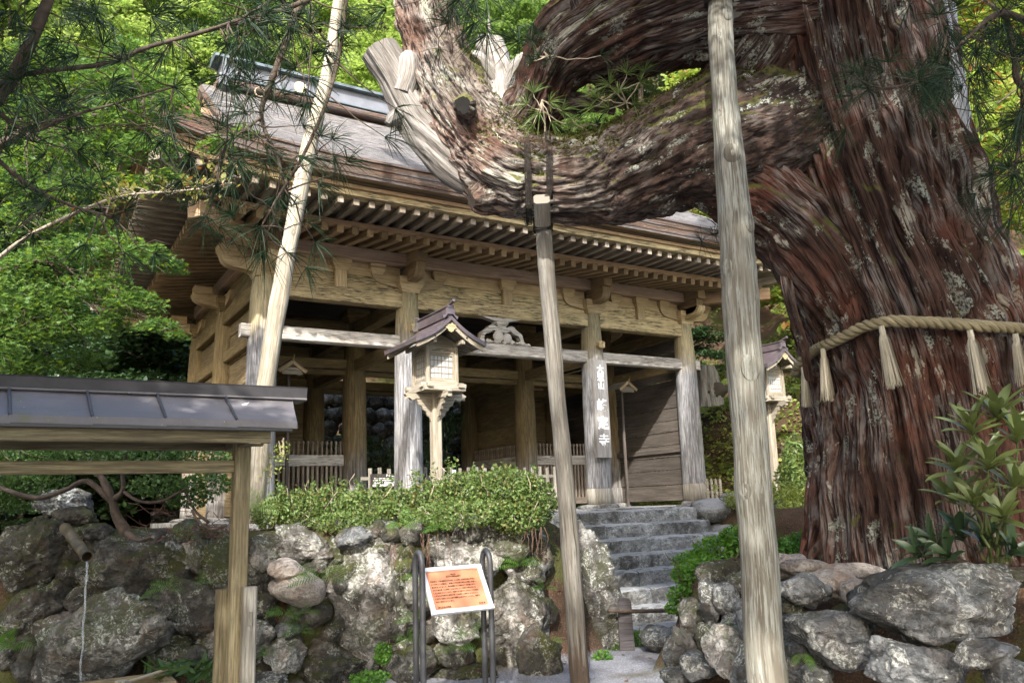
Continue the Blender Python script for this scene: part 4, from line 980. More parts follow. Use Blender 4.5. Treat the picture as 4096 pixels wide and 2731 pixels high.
# ------------------------------------------------------------------ the old cedar
def limb_mesh(name, rows, mat, n_along, n_around, flute=0.05, twist=0.2, seed=0, k_around=2.6, groove=None, flat=1.0, brk=1.0, warp=0.12):
    """rows: overview x, y, distance, radius in overview px -> a fluted, bark covered limb"""
    R = np.array([[*at(x, y, d), r_*m_per_px(d)] for x, y, d, r_ in rows]); S = spline(R, n_along)
    C, rad = S[:, :3], S[:, 3]
    t = np.gradient(C, axis=0); t /= np.linalg.norm(t, axis=1)[:, None]
    a = np.cross(t[0], FH); a /= np.linalg.norm(a); A = np.zeros_like(C); B = np.zeros_like(C)
    for i in range(n_along):
        a = a - t[i]*(a @ t[i]); a /= np.linalg.norm(a); A[i] = a; B[i] = np.cross(t[i], a)
    L = np.concatenate([[0], np.cumsum(np.linalg.norm(np.diff(C, axis=0), axis=1))])
    th = np.arange(n_around)*2*math.pi/n_around
    T, Sx = np.meshgrid(th, L); rr = rad[:, None]*np.ones_like(T)
    Tw = T + twist*Sx; Tw = Tw + warp*noise3(np.stack([Sx*1.9, np.cos(T)*1.2 + seed, np.sin(T)*1.2], -1).reshape(-1, 3)).reshape(T.shape)
    q = lambda ka, ks, o: np.stack([np.cos(Tw)*ka*rr.mean() + o, np.sin(Tw)*ka*rr.mean() + o, Sx*ks*brk + o*0.7], -1).reshape(-1, 3)
    wob = fbm(np.stack([Sx*1.5, np.cos(Tw)*0.8, np.sin(Tw)*0.8], -1).reshape(-1, 3) + seed, 3).reshape(T.shape)
    n1 = noise3(q(k_around, 0.55, seed)).reshape(T.shape); rd1 = 1 - np.abs(n1)*1.6
    n2 = noise3(q(k_around*2.7, 1.0, seed+5)).reshape(T.shape); rd2 = 1 - np.abs(n2)*1.7
    n3 = noise3(q(k_around*6.5, 1.6, seed+9)).reshape(T.shape); n4 = noise3(q(k_around*13, 6.0, seed+3)).reshape(T.shape)
    cr2 = np.clip(0.22 - np.abs(noise3(q(k_around*3.3, 0.55, seed+23)).reshape(T.shape)), 0, 1)/0.22
    n5 = noise3(q(k_around*1.9, 0.50, seed+41)).reshape(T.shape); flat1 = np.tanh(5.5*(np.abs(n1) - 0.10)); flat2 = np.tanh(6*(np.abs(n5) - 0.11))
    disp = flute*(1.1*wob + 0.50*flat1 + 0.42*flat2 + 0.20*(rd2 - 0.7) + 0.15*n3 + 0.10*n4 - 0.45*cr2**1.3)
    wq = noise3(np.stack([Sx*2.1, np.cos(Tw)*1.1 + seed, np.sin(Tw)*1.1], -1).reshape(-1, 3)).reshape(T.shape)
    pl1 = noise3(q(k_around*1.7, 1.1, seed+31) + 0.5*wq.reshape(-1, 1)).reshape(T.shape); pl2 = noise3(q(k_around*3.6, 2.6, seed+37) + 0.6*wq.reshape(-1, 1)).reshape(T.shape)
    plates = 0.22*np.tanh(9*(pl1 - 0.05)) + 0.16*np.tanh(9*(pl2 - 0.08))
    disp += flute*plates
    crack = np.clip(0.16 - np.abs(noise3(q(k_around*1.4, 0.30, seed+13)).reshape(T.shape)), 0, 1)/0.16
    disp -= flute*0.9*crack**1.5
    if groove is not None: disp = disp + groove(Tw - twist*Sx, Sx/L[-1])
    r2 = np.maximum(rr + disp, 0.01)
    P = C[:, None, :] + (np.cos(T)*r2)[..., None]*A[:, None, :] + (np.sin(T)*r2*flat)[..., None]*B[:, None, :]
    uv = np.zeros((n_along, n_around+1, 2)); uv[..., 0] = L[:, None] + seed; uv[..., 1] = (np.arange(n_around+1)/n_around*2*math.pi)[None]*rad.mean() + (twist*L*rad.mean())[:, None]
    return P, uv, C
def limb(name, rows, mat, parent, n_along, n_around, caps=True, cap_mat='snag_wood', **k):
    P, uv, C = limb_mesh(name, rows, mat, n_along, n_around, **k)
    me = gridmesh(name, P, uv, mat, True)
    o = put(name, me, parent)
    if caps:
        mb = MB(); n = P.shape[1]
        mb.add(np.vstack([P[-1], P[-1].mean(0)]), [[i, (i+1) % n, n] for i in range(n)])
        mb.build('cut_end', M[cap_mat], o)
    return o, P
tb = at(2135, 1330, 7.2)
cedar = thing('old_cedar', 'huge gnarled old cedar with reddish fluted bark and a low bent limb', 'tree', tb)
def trunk_groove(T, s):
    z = lambda t0, w, s0, ws, a: a*np.exp(-(((T - t0 + math.pi) % (2*math.pi) - math.pi)/w)**2 - ((s - s0)/ws)**2)
    return z(GA, 0.26, 0.56, 0.10, -0.34) + z(GA - 0.75, 0.12, 0.5, 0.25, -0.14) + z(GA + 0.8, 0.10, 0.28, 0.30, -0.13) + z(GA+0.25, 0.07, 0.12, 0.16, -0.10) - 0
GA = -math.pi/2 - 0.15
TR = [(2145, 1420, 7.2, 291), (2137, 1300, 7.2, 267), (2122, 1150, 7.2, 249), (2112, 1000, 7.2, 238), (2096, 850, 7.2, 235), (2066, 700, 7.2, 228), (2018, 550, 7.2, 215), (1975, 400, 7.2, 213), (1938, 250, 7.2, 219), (1915, 100, 7.2, 225), (1898, -60, 7.25, 229), (1870, -300, 7.4, 206), (1830, -700, 7.7, 156), (1800, -1200, 8.2, 106), (1790, -1700, 8.7, 51)]
trunk, TP = limb('trunk', TR, M['cedar'], cedar, 560, 460, flute=0.088, twist=0.10, seed=2, k_around=3.4, brk=0.55, warp=0.02, groove=trunk_groove)
LA = [(2060, 210, 7.7, 130), (1930, 250, 7.45, 150), (1815, 295, 7.15, 160), (1720, 315, 6.97, 160), (1635, 328, 6.9, 152), (1550, 348, 6.9, 132), (1457, 386, 6.95, 117), (1390, 405, 7.0, 108), (1300, 417, 7.0, 95), (1220, 408, 7.05, 94), (1160, 388, 7.05, 98), (1108, 338, 7.1, 96), (1064, 272, 7.1, 86), (1026, 195, 7.15, 76), (1000, 110, 7.2, 67), (978, 20, 7.2, 65), (955, -90, 7.25, 62), (925, -300, 7.4, 52), (880, -650, 7.7, 36), (850, -900, 8.0, 15)]
limbA, LAP = limb('limb', LA, M['limb'], cedar, 560, 220, flute=0.036, twist=0.4, seed=7, k_around=4.5, brk=4.0)
def moss_on(P, lo, hi, n, seed, thr=0.5):
    rs_ = np.random.RandomState(seed); du = np.gradient(P, axis=0); dv = np.roll(P, -1, 1) - np.roll(P, 1, 1); N = np.cross(du, dv); N /= np.linalg.norm(N, axis=2)[..., None]
    C_ = P.mean(1, keepdims=True); N *= np.sign(((P - C_)*N).sum(2))[..., None]
    q = np.argwhere((N[..., 2] + 0.5*fbm(P.reshape(-1, 3)*3.0 + seed, 4).reshape(N.shape[:2]) > thr) & (P[..., 0] > lo) & (P[..., 0] < hi)); q = q[rs_.randint(len(q), size=n)]
    pts_ = P[q[:, 0], q[:, 1]] + N[q[:, 0], q[:, 1]]*(0.004 + 0.016*rs_.rand(n))[:, None] + rs_.randn(n, 3)*0.006
    o_ = put('moss', leaves('moss', pts_, 0.022, M['moss_leaf'], RHOMB, 1.0, rs=rs_), cedar); o_['kind'] = 'stuff'
moss_on(LAP, -4.35, -2.3, 9000, 3)
limb('root_flare', [(1520, 400, 7.0, 50), (1625, 392, 6.93, 86), (1722, 425, 6.9, 106), (1808, 498, 6.88, 100), (1884, 595, 6.85, 96), (1932, 700, 6.95, 78), (1975, 810, 7.1, 50), (2000, 900, 7.2, 30)], M['cedar'], cedar, 240, 130, flute=0.05, seed=27, k_around=4.2, brk=1.6)
limb('root_flare', [(1560, 260, 7.0, 40), (1660, 215, 6.95, 74), (1745, 130, 6.9, 92), (1800, 20, 6.9, 92), (1830, -120, 6.95, 70)], M['cedar'], cedar, 160, 110, flute=0.05, seed=29, k_around=4.2, brk=1.6)
limb('limb', [(1215, 430, 7.0, 50), (1150, 440, 7.0, 52), (1105, 452, 6.98, 44), (1080, 458, 6.95, 26)], M['limb'], cedar, 40, 70, flute=0.03, seed=17, k_around=6, cap_mat='branch_brown')
LB = [(1930, 60, 7.1, 150), (1760, 40, 6.95, 130), (1620, 35, 6.9, 108), (1500, 50, 6.9, 112), (1390, 78, 6.95, 116), (1310, 110, 7.0, 92), (1262, 170, 7.1, 66), (1230, 235, 7.15, 58), (1190, 300, 7.2, 60), (1150, 345, 7.2, 50)]
limb('limb', LB, M['cedar'], cedar, 300, 170, flute=0.055, twist=0.4, seed=21, k_around=4.0, brk=1.8)
limb('limb', [(1390, 90, 7.0, 100), (1360, -60, 7.1, 95), (1320, -300, 7.3, 80), (1290, -700, 7.7, 40)], M['cedar'], cedar, 80, 80, flute=0.04, seed=33, k_around=5)
limb('limb', [(1180, 275, 7.25, 42), (1260, 248, 7.2, 34), (1330, 238, 7.1, 20), (1380, 246, 7.05, 10), (1413, 257, 7.0, 4)], M['limb'], cedar, 50, 40, flute=0.02, seed=35, k_around=8)
SN = [(1110, 425, 7.1, 40), (1058, 385, 7.1, 52), (1008, 335, 7.1, 52), (962, 285, 7.1, 46), (928, 225, 7.1, 41), (908, 180, 7.1, 40), (888, 145, 7.1, 41), (868, 114, 7.1, 40)]
limb('dead_stub', SN, M['snag_wood'], cedar, 110, 70, flute=0.016, twist=0.3, seed=41, k_around=7)
limb('dead_stub', [(925, 215, 7.05, 30), (938, 170, 7.05, 31), (940, 140, 7.05, 28), (938, 122, 7.05, 16)], M['snag_wood'], cedar, 40, 40, flute=0.014, seed=43, k_around=8)
limb('dead_stub', [(925, 265, 7.05, 22), (903, 275, 7.0, 19), (890, 286, 6.98, 9)], M['snag_wood'], cedar, 26, 30, flute=0.010, seed=45, k_around=10)
limb('dead_spar', [(2122, -160, 6.7, 38), (2156, 60, 6.7, 40), (2176, 190, 6.7, 40), (2204, 380, 6.65, 40), (2230, 540, 6.6, 36), (2254, 650, 6.6, 26), (2276, 715, 6.65, 12)], M['spar_gray'], cedar, 140, 60, flute=0.022, seed=47, k_around=5, flat=0.6)
for k, rows in enumerate(([(1792, 560, 6.9, 9), (1806, 640, 6.75, 11), (1822, 720, 6.7, 11), (1846, 800, 6.75, 10), (1858, 870, 6.9, 8)],)):
    limb('bark_strip', rows, M['cedar'], cedar, 90, 20, flute=0.012, seed=51+k, k_around=12)
limb('knot', [(1070, 246, 6.72, 26), (1066, 243, 6.62, 24), (1063, 241, 6.57, 17)], M['limb'], cedar, 16, 40, flute=0.012, seed=57, k_around=10, cap_mat='hole')
# straw rope round the trunk
rope = thing('sacred_rope', 'thick twisted straw rope with hanging tassels tied round the old cedar', 'rope', at(2060, 745, 6.2))
xs_ = np.array([1836, 1850, 1880, 1930, 1985, 2040, 2150, 2250, 2330, 2352]); ys_ = np.array([842, 822, 800, 777, 749, 738, 744, 753, 757, 763])
RC, RR = 2088, 1.02
TQ = TP.reshape(-1, 3)
def trunk_r(c, dirn):
    w = TQ - c; sel = np.abs(w[:, 2]) < 0.10; w = w[sel]; h = w[:, :2]; r_ = np.linalg.norm(h, axis=1); an = (h @ dirn[:2])/np.maximum(r_, 1e-6)
    k = an > math.cos(0.12); return float(np.percentile(r_[k], 97))
pts = []
c0 = at(2090, 760, 7.2); an_ = np.linspace(math.pi, -math.pi, 181)[:-1]; zr_ = []; rad_ = []
for a in an_:
    dv = RH*math.cos(a) - FH*math.sin(a); x_ = 2090 + 260*math.cos(a); yv = np.interp(x_, xs_, ys_) if a > 0 else lerp(763, 842, -a/math.pi)
    p = at(2090, yv, 7.2); p = c0*[1, 1, 0] + [0, 0, p[2]]; rad_.append(trunk_r(p, dv) + 0.03); zr_.append((p, dv, x_, yv))
rad_ = np.array(rad_); ker = np.ones(9)/9; rad_ = np.maximum(rad_*0 + np.convolve(np.concatenate([rad_[-4:], rad_, rad_[:4]]), ker, 'valid'), rad_ - 0.03)
for (p, dv, x_, yv), r_ in zip(zr_, rad_):
    q = p + dv*r_
    if np.dot(dv, FH) < 0.3:                                     # front half: height follows the photograph
        d = float((q - CAM) @ CF); xx_ = W/2 + FPX*float((q - CAM) @ CR)/d; q[2] = at(xx_/OV, np.interp(xx_/OV, xs_, ys_), d)[2]
    pts.append(q)
pts.append(pts[0]); S = spline(np.array(pts), 900)
tt = np.gradient(S, axis=0); tt /= np.linalg.norm(tt, axis=1)[:, None]; LL = np.concatenate([[0], np.cumsum(np.linalg.norm(np.diff(S, axis=0), axis=1))])
n1 = np.cross(tt, UP); n1 /= np.linalg.norm(n1, axis=1)[:, None]; n2 = np.cross(tt, n1)
for k in range(3):
    a = LL*2*math.pi/0.20 + k*2*math.pi/3
    mb = MB(); mb.tube(S + (np.cos(a)[:, None]*n1 + np.sin(a)[:, None]*n2)*0.0225, 0.0265, 7, False, 0.12, k+1); mb.build('strand', M['rope_straw'], rope, True)
def tassel(x, y, x2, y2, d, w, seed):
    rs = np.random.RandomState(seed); pr_ = [W/2 + FPX*float((q - CAM) @ CR)/float((q - CAM) @ CF) for q in pts[:90]]; jj = int(np.argmin(np.abs(np.array(pr_)/OV - x))); d = float((pts[jj] - CAM) @ CF) - 0.05; p0 = at(x, y, d); p1 = at(x2, y2, d - 0.02); L = np.linalg.norm(p1-p0); ax = (p1-p0)/L
    sx = np.cross(ax, FH); sx /= np.linalg.norm(sx); sy = np.cross(ax, sx); mb = MB()
    for k in range(110):
        a = rs.rand()*2*math.pi; r_ = math.sqrt(rs.rand()); l = L*(0.86 + 0.16*rs.rand()); off = (sx*math.cos(a) + sy*0.7*math.sin(a))*r_
        bend = sx*rs.randn()*0.006; q = []
        for t in (0, .18, .5, .8, 1.0):
            f = 0.010 + (w*0.5)*(0.45 + 0.55*t)*min(1, t/0.18); q.append(p0 + ax*l*t + off*f + bend*t*t*1.5)
        q = np.array(q); ww = np.array([.0028, .003, .003, .003, .0022]); s_ = sx*math.cos(a+1.3) + sy*math.sin(a+1.3)
        mb.grid(np.stack([q - s_*ww[:, None], q + s_*ww[:, None]], 1), [[(t*L+k, k*.1), (t*L+k, k*.1+.01)] for t in (0, .18, .5, .8, 1.)])
    mb.tube([p0 - ax*0.03, p0 + ax*0.02, p0 + ax*0.05], [0.02, 0.024, 0.02], 9); o = mb.build('tassel', M['straw'], rope); return o
for k, a in enumerate(((1891, 808, 1902, 921, 6.42, .085), (2026, 757, 2056, 890, 6.05, .12), (2229, 767, 2258, 905, 6.20, .13), (2333, 775, 2352, 885, 6.5, .10), (1846, 850, 1853, 935, 6.75, .07))): tassel(*a, 70+k)

# ------------------------------------------------------------------ prop poles
def pole(root, rows, mat, n=24, rough=0.05, seed=1, knots=()):
    R = np.array([[*at(x, y, d), r_*m_per_px(d)] for x, y, d, r_ in rows]); S = spline(R, 70); S = np.array([np.interp(np.linspace(0, 69, 180), np.arange(70), S[:, c]) for c in range(4)]).T; NP_ = 180
    S[:, :3] += 0.004*np.stack([noise3(np.stack([np.arange(NP_)*0.05+seed*k, np.zeros(NP_), np.zeros(NP_)], 1)) for k in (3, 7, 11)], 1)
    for i, ang, r_ in knots: S[:, 3] *= 1 + 0.055*np.exp(-((np.arange(NP_)/(NP_-1.0) - i)/0.016)**2)
    mb = MB(); mb.tube(S[:, :3], S[:, 3], n, True, rough, seed); o = mb.build('shaft', mat, root, True)
    for k, (i, ang, r_) in enumerate(knots):
        c = S[int(i*(NP_-1))]; tn = unit(S[min(NP_-1, int(i*(NP_-1))+1), :3] - S[max(0, int(i*(NP_-1))-1), :3]); out = unit(np.cross(tn, np.cross(-FH*math.cos(ang) + RH*math.sin(ang), tn)))
        sd = np.cross(tn, out); V, F = ico(3); V = V.copy(); rd_ = np.hypot(V[:, 0], V[:, 1]); hole = -0.9*np.exp(-(rd_/0.28)**2)*(V[:, 2] > 0)
        q = V*np.array([r_, r_*1.5, r_*0.28]); q[:, 2] += hole*r_*0.35 + 0.12*r_*noise3(V*3.1+k)
        me = bpy.data.meshes.new('knot'); fill(me, q, F.ravel(), np.full(len(F), 3), np.stack([V[F.ravel(), 1]*r_, V[F.ravel(), 0]*r_], 1), True); me.materials.append(mat)
        put('knot', me, o, basis_m(sd, tn, out, c[:3] + out*(c[3]*0.93)))
    return S
pr = thing('prop_pole', 'leaning pale peeled prop pole rising in front of the roof on the left', 'pole', at(588, 1185, 8.8))
pole(pr, [(586, 1200, 8.75, 21.1), (592, 1100, 8.8, 21.0), (610, 889, 8.95, 20.4), (653, 619, 9.15, 19.1), (675, 513, 9.25, 18.1), (708, 342, 9.4, 17.9), (752, 171, 9.6, 13.6), (778, 0, 9.8, 11.5), (815, -230, 10.1, 10.3)], M['pole_pale'], rough=0.09, seed=3, knots=((.33, .3, .022), (.48, .5, .03), (.62, .4, .02), (.80, .4, .022), (.55, -.6, .02), (.40, -.5, .02)))
limb('limb', [(980, -260, 7.4, 40), (900, -270, 8.4, 40), (815, -255, 10.1, 36), (740, -280, 11.5, 26)], M['limb'], cedar, 60, 40, flute=0.02, seed=77, k_around=6)
pm = thing('prop_pole', 'straight grey prop pole holding up the bent limb above the information board', 'pole', at(1336, 1605, 7.35))
pole(pm, [(1336, 1608, 7.36, 23), (1330, 1540, 7.34, 22.5), (1313, 1300, 7.25, 21), (1293, 1050, 7.15, 20), (1275, 850, 7.1, 19.5), (1258, 650, 7.05, 19), (1248, 520, 7.0, 19)], M['pole_foot'], rough=0.06, seed=5, knots=((.68, .5, .02), (.36, .3, .02), (.88, -.4, .02), (.18, .4, .025)))
p0 = at(1246, 506, 6.80); mb = MB(); mb.beam(p0 - UP*0.02, at(1244, 457, 6.62), 0.12, 0.13, RH, 0.02); mb.build('head_block', M['pole_gray'], pm)
mb = MB()
for k in range(9):
    c = at(1247, 504 + 3.4*k, 7.0); a = np.linspace(0, 2*math.pi, 17); r_ = 19.5*m_per_px(7.0) + 0.008
    mb.tube([c + RH*r_*math.cos(q) + FH*r_*math.sin(q) + UP*0.006*math.sin(q*2+k) for q in a], 0.0075, 5, False)
mb.build('palm_rope_wrap', M['fibre'], pm, True)
for grp, x0 in enumerate((1204, 1251)):
    mb = MB()
    for k in range(8):
        x = x0 + 1.8*k; r_ = 96*m_per_px(7.0) + 0.035; a = np.linspace(-0.35*math.pi, 1.75*math.pi, 34); c = at(x, 412 - 0.06*(x-1204), 7.05)
        mb.tube([c - FH*r_*1.03*math.cos(q)*1.0 + UP*r_*(math.sin(q)) + RH*0.004*math.sin(q*3+k) for q in a], 0.0024, 4, False)
        mb.tube([c - FH*r_*1.03 + UP*0.1*0, c - FH*(r_*1.0) - UP*r_*0.55, at(x + (5 if grp == 0 else -5), 478, 6.66)], 0.0024, 4, False)
    mb.build('wire_binding', M['fibre'], pm, True)
pr2 = thing('prop_pole', 'thick knotty lichened prop pole standing left of the old cedar trunk', 'pole', at(1815, 1760, 4.72))
pole(pr2, [(1812, 1760, 4.72, 48), (1763, 1568, 4.85, 46), (1744, 1300, 5.05, 42.5), (1725, 1034, 5.2, 40), (1703, 722, 5.38, 39.5), (1689, 517, 5.55, 37.5), (1668, 273, 5.85, 30), (1656, 102, 6.05, 28), (1652, 0, 6.15, 27.3), (1645, -90, 6.25, 27)], M['pole_mossy'], 40, 0.085, 9, knots=((.40, .05, .062), (.625, -.1, .058), (.665, -.8, .04), (.555, .75, .056), (.785, -.55, .034), (.30, -.8, .045), (.50, -.9, .045), (.835, .4, .04), (.46, .9, .03)))
mb = MB(); c = at(1651, 6, 6.12)
for k in range(5): mb.tube([c + UP*0.012*k + RH*0.105*math.cos(q) + FH*0.105*math.sin(q) for q in np.linspace(0, 2*math.pi, 17)], 0.007, 5, False)
mb.build('palm_rope_wrap', M['fibre'], pr2, True)

# ------------------------------------------------------------------ wooden lanterns
def lantern(loc, label):
    x0, y0, zb = loc
    L = thing('wooden_lantern', label, 'lantern', loc, 'post lanterns beside the stairs'); ZB = BODY_Z
    o = np.array([x0, y0, 0.0])
    mb = MB(); mb.beam(o + [0, 0, zb], o + [0, 0, ZB], 0.135, 0.135, (0, 1, 0), 0.018); mb.build('post', M['lantern_wood'], L)
    mb = MB(); mb.box(o + [0, 0, ZB+0.03], (0.62, 0.62, 0.06), 0.01); mb.build('base_plate', M['lantern_gray'], L)
    for s in (-1, 1):
        mb = MB(); mb.beam(o + [-0.34, s*0.235, ZB+0.075], o + [0.34, s*0.235, ZB+0.075], 0.08, 0.06); mb.build('base_rail', M['lantern_gray'], L)
        mb = MB(); mb.beam(o + [s*0.235, -0.34, ZB+0.078], o + [s*0.235, 0.34, ZB+0.078], 0.08, 0.06); mb.build('base_rail', M['lantern_gray'], L)
    for ax, ay in ((1, 0), (-1, 0), (0, 1), (0, -1)):               # carved bracket arms with beast-head ends and scrolled knees
        a = np.array([ax, ay, 0.0]); b = np.array([-ay, ax, 0.0])
        mb = MB(); pl = [(0.05, -.08), (.30, -.075), (.36, -.10), (.40, -.07), (.45, -.085), (.44, -.05), (.47, -.02), (.43, .0), (.40, .02), (.35, 0), (.05, 0)]
        mb.prism(pl, o + a*0 + [0, 0, ZB-0.005] - b*0.03, a, UP, b*0.06); mb.build('bracket_arm', M['lantern_gray'], L)
        pl = [(.066, -.08), (.30, -.08), (.27, -.12), (.26, -.16), (.21, -.18), (.19, -.23), (.15, -.25), (.13, -.31), (.10, -.33), (.066, -.40)]
        mb = MB(); mb.prism(pl, o + [0, 0, ZB-0.002] - b*0.015, a, UP, b*0.03); mb.build('knee_board', M['lantern_gray'], L)
    zb2, zt = ZB + 0.11, ZB + 0.11 + 0.52
    for sx in (-1, 1):
        for sy in (-1, 1):
            mb = MB(); mb.box(o + [sx*0.215, sy*0.215, (zb2+zt)/2], (0.055, 0.055, zt-zb2), 0.006); mb.build('corner_post', M['lantern_wood'], L)
    for ax, ay in ((1, 0), (-1, 0), (0, 1), (0, -1)):
        a = np.array([ax, ay, 0.0]); b = np.array([-ay, ax, 0.0]); f = o + a*0.205
        mb = MB(); mb.beam(f - b*0.187 + [0, 0, zb2+0.03], f + b*0.187 + [0, 0, zb2+0.03], 0.04, 0.06); mb.build('rail', M['lantern_wood'], L)
        mb = MB(); mb.beam(f - b*0.187 + [0, 0, zt-0.055], f + b*0.187 + [0, 0, zt-0.055], 0.04, 0.11); rl = mb.build('rail', M['lantern_wood'], L)
        mb = MB()
        for (u0, u1, dz) in ((-.15, -.02, -.01), (-.10, .10, .008), (.03, .14, -.012)):   # mist shaped slots
            mb.beam(f + a*0.0205 + b*u0 + [0, 0, zt-0.055+dz], f + a*0.0205 + b*u1 + [0, 0, zt-0.055+dz], 0.003, 0.006, ch=0.0005)
        mb.build('slot', M['hole'], rl)
        wn_ = thing('window', None, None, f); wn_.parent = L; wn_.matrix_parent_inverse = WM(L).inverted()
        mb = MB(); z0, z1 = zb2 + 0.062, zt - 0.112
        mb.beam(f + b*0 + [0, 0, z0] - a*0.012, f + [0, 0, z1] - a*0.012, 0.36, 0.008, a, 0.001); mb.build('paper_pane', M['paper'], wn_)
        mb = MB()
        for u in (-.176, .176): mb.beam(f + b*u + [0, 0, z0], f + b*u + [0, 0, z1], 0.022, 0.024, a, 0.002)
        for z in (z0+.012, z1-.012): mb.beam(f - b*0.164 + [0, 0, z], f + b*0.164 + [0, 0, z], 0.022, 0.024, ch=0.002)
        mb.build('frame', M['lantern_wood'], wn_)
        mb = MB()
        for k in range(1, 6): u = -.164 + .328*k/6; mb.beam(f + b*u + [0, 0, z0+.025], f + b*u + [0, 0, z1-.025], 0.010, 0.009, a, 0.001)
        for k in range(1, 4): z = z0 + (z1-z0)*k/4; mb.beam(f - b*0.163 + [0, 0, z] - a*0.002, f + b*0.163 + [0, 0, z] - a*0.002, 0.010, 0.010, ch=0.001)
        mb.build('lattice', M['lantern_wood'], wn_)
    # curved gabled roof
    HW, RL, AP = 0.53, 0.54, zt + 0.36
    def rz(u): u = abs(u)/HW; return AP - 0.335*(1.55*u - 0.62*u*u + 0.07*u**4)
    us = np.linspace(-HW, HW, 25); 
    P = np.array([[o + [u, y, rz(u)] for u in us] for y in np.linspace(-RL, RL, 9)]); uv = np.array([[(u, y) for u in us] for y in np.linspace(-RL, RL, 9)])
    rf = put('roof', gridmesh('roof', P, uv, M['copper']), L)
    mb = MB(); lo = [o + [u*1.0, -RL, rz(u)] for u in us]
    for y in (-RL, RL):
        P = np.array([[o + [u, y, rz(u)+0.002], o + [u*0.99, y*0.995, rz(u)-0.055]] for u in us]); mb.grid(P, np.array([[(u, 0), (u, .05)] for u in us]))
    for s in (-1, 1): mb.grid(np.array([[o + [s*HW, y, rz(HW)+0.002], o + [s*HW*0.99, y*0.995, rz(HW)-0.055]] for y in (-RL, 0, RL)]), np.array([[(y, 0), (y, .05)] for y in (-RL, 0, RL)]))
    mb.build('roof_rim', M['copper'], rf)
    mb = MB(); P = np.array([[o + [u*0.985, y*0.99, rz(u)-0.056] for u in us] for y in (-RL, RL)]); mb.grid(P, np.array([[(u, y) for u in us] for y in (-RL, RL)])); mb.build('soffit', M['lantern_wood'], rf)
    for k in range(15):                                            # small rafters
        y = -RL + 0.05 + k*(2*RL-0.1)/14
        for s in (-1, 1):
            if k == 0 and s == -1: mbr = MB()
            q = [o + [s*u, y, rz(u)-0.068] for u in np.linspace(0.12, 0.50, 5)]
            for a_, b_ in zip(q[:-1], q[1:]): mbr.beam(a_, b_, 0.018, 0.022, ch=0.001)
    mbr.build('small_rafters', M['lantern_wood'], rf, kind='stuff')
    for y in (-RL+0.05, RL-0.05):                                  # bargeboards with pendant
        for s in (-1, 1):
            us2 = np.linspace(0.0, 0.50, 10); pl = [(u, rz(u)-0.057-AP) for u in us2] + [(u, rz(u)-0.12-AP-0.02*u) for u in us2[::-1]]
            mb = MB(); mb.prism(pl, o + [0, y-0.015, AP], (s, 0, 0), UP, (0, 0.03, 0)); mb.build('bargeboard', M['lantern_wood'], rf)
            mb = MB(); mb.lathe([(0.014, 0), (0.010, 0.012), (0.002, 0.015)], 8); V = mb.v[0]; mb.v[0] = np.stack([V[:, 0], -V[:, 2]*np.sign(-y), V[:, 1]], 1) + o + [s*0.24, y + (-0.018 if y < 0 else 0.018), rz(.24)-0.09]; mb.build('boss', M['iron'], rf)
        pl = [(-.07, .04), (.07, .04), (.085, -.01), (.05, -.02), (.03, -.055), (0, -.07), (-.03, -.055), (-.05, -.02), (-.085, -.01)]
        mb = MB(); mb.prism(pl, o + [0, y-0.03 if y < 0 else y+0.012, AP-0.155], (1, 0, 0), UP, (0, 0.018, 0)); mb.build('pendant', M['gate_tan'], rf)
    pl = [(-.235, 0), (.235, 0), (.235, .05), (0, .16), (-.235, .05)]
    for y in (-0.20, 0.20): mb = MB(); mb.prism(pl, o + [0, y-0.012, zt-0.002], (1, 0, 0), UP, (0, 0.024, 0)); mb.build('gable_panel', M['lantern_wood'], L)
    mb = MB(); mb.beam(o + [0, -0.50, AP-0.12], o + [0, 0.50, AP-0.12], 0.05, 0.06); mb.build('ridge_purlin', M['lantern_wood'], L)
    for s in (-1, 1): mb = MB(); mb.beam(o + [s*0.215, -0.46, zt+0.03], o + [s*0.215, 0.46, zt+0.03], 0.05, 0.06); mb.build('purlin', M['lantern_wood'], L)
    # ridge with end tiles
    mb = MB(); mb.beam(o + [0, -RL+0.06, AP+0.06], o + [0, RL-0.06, AP+0.06], 0.07, 0.13, ch=0.006); mb.build('ridge', M['copper'], rf)
    mb = MB(); mb.beam(o + [0, -RL+0.02, AP+0.135], o + [0, RL-0.02, AP+0.135], 0.10, 0.025, ch=0.006); mb.build('ridge_cap', M['copper'], rf)
    for s in (-1, 1):
        pl = [(-.10, -.09), (-.12, -.05), (-.07, -.03), (-.06, .05), (-.03, .10), (.03, .10), (.06, .05), (.07, -.03), (.12, -.05), (.10, -.09), (.04, -.02), (-.04, -.02)]
        mb = MB(); mb.prism(pl, o + [0, s*(RL-0.05) - 0.02, AP+0.05], (1, 0, 0), UP, (0, 0.04, 0)); mb.build('end_tile', M['copper'], rf)
        mb = MB(); mb.tube([o + [0, s*(RL-0.12), AP+0.14], o + [0, s*(RL+0.07), AP+0.20]], 0.022, 10); mb.build('ridge_spout', M['copper'], rf)
    return L
lp = at(1003, 1100, 11.0)
BODY_Z = at(1003, 893, 11.0)[2] - 0.03
lan = lantern((lp[0], lp[1], -0.1), 'wooden post lantern with copper roof in front of the second gate column')
l2 = at(1783, 1120, 15.4); lan2 = copy_tree(lan); bz = at(1783, 917, 15.4)[2] - 0.03
lan2.location = (l2[0], l2[1], -0.1 + bz - BODY_Z); lan2['label'] = 'smaller looking post lantern half hidden behind the thick prop pole near the cedar'

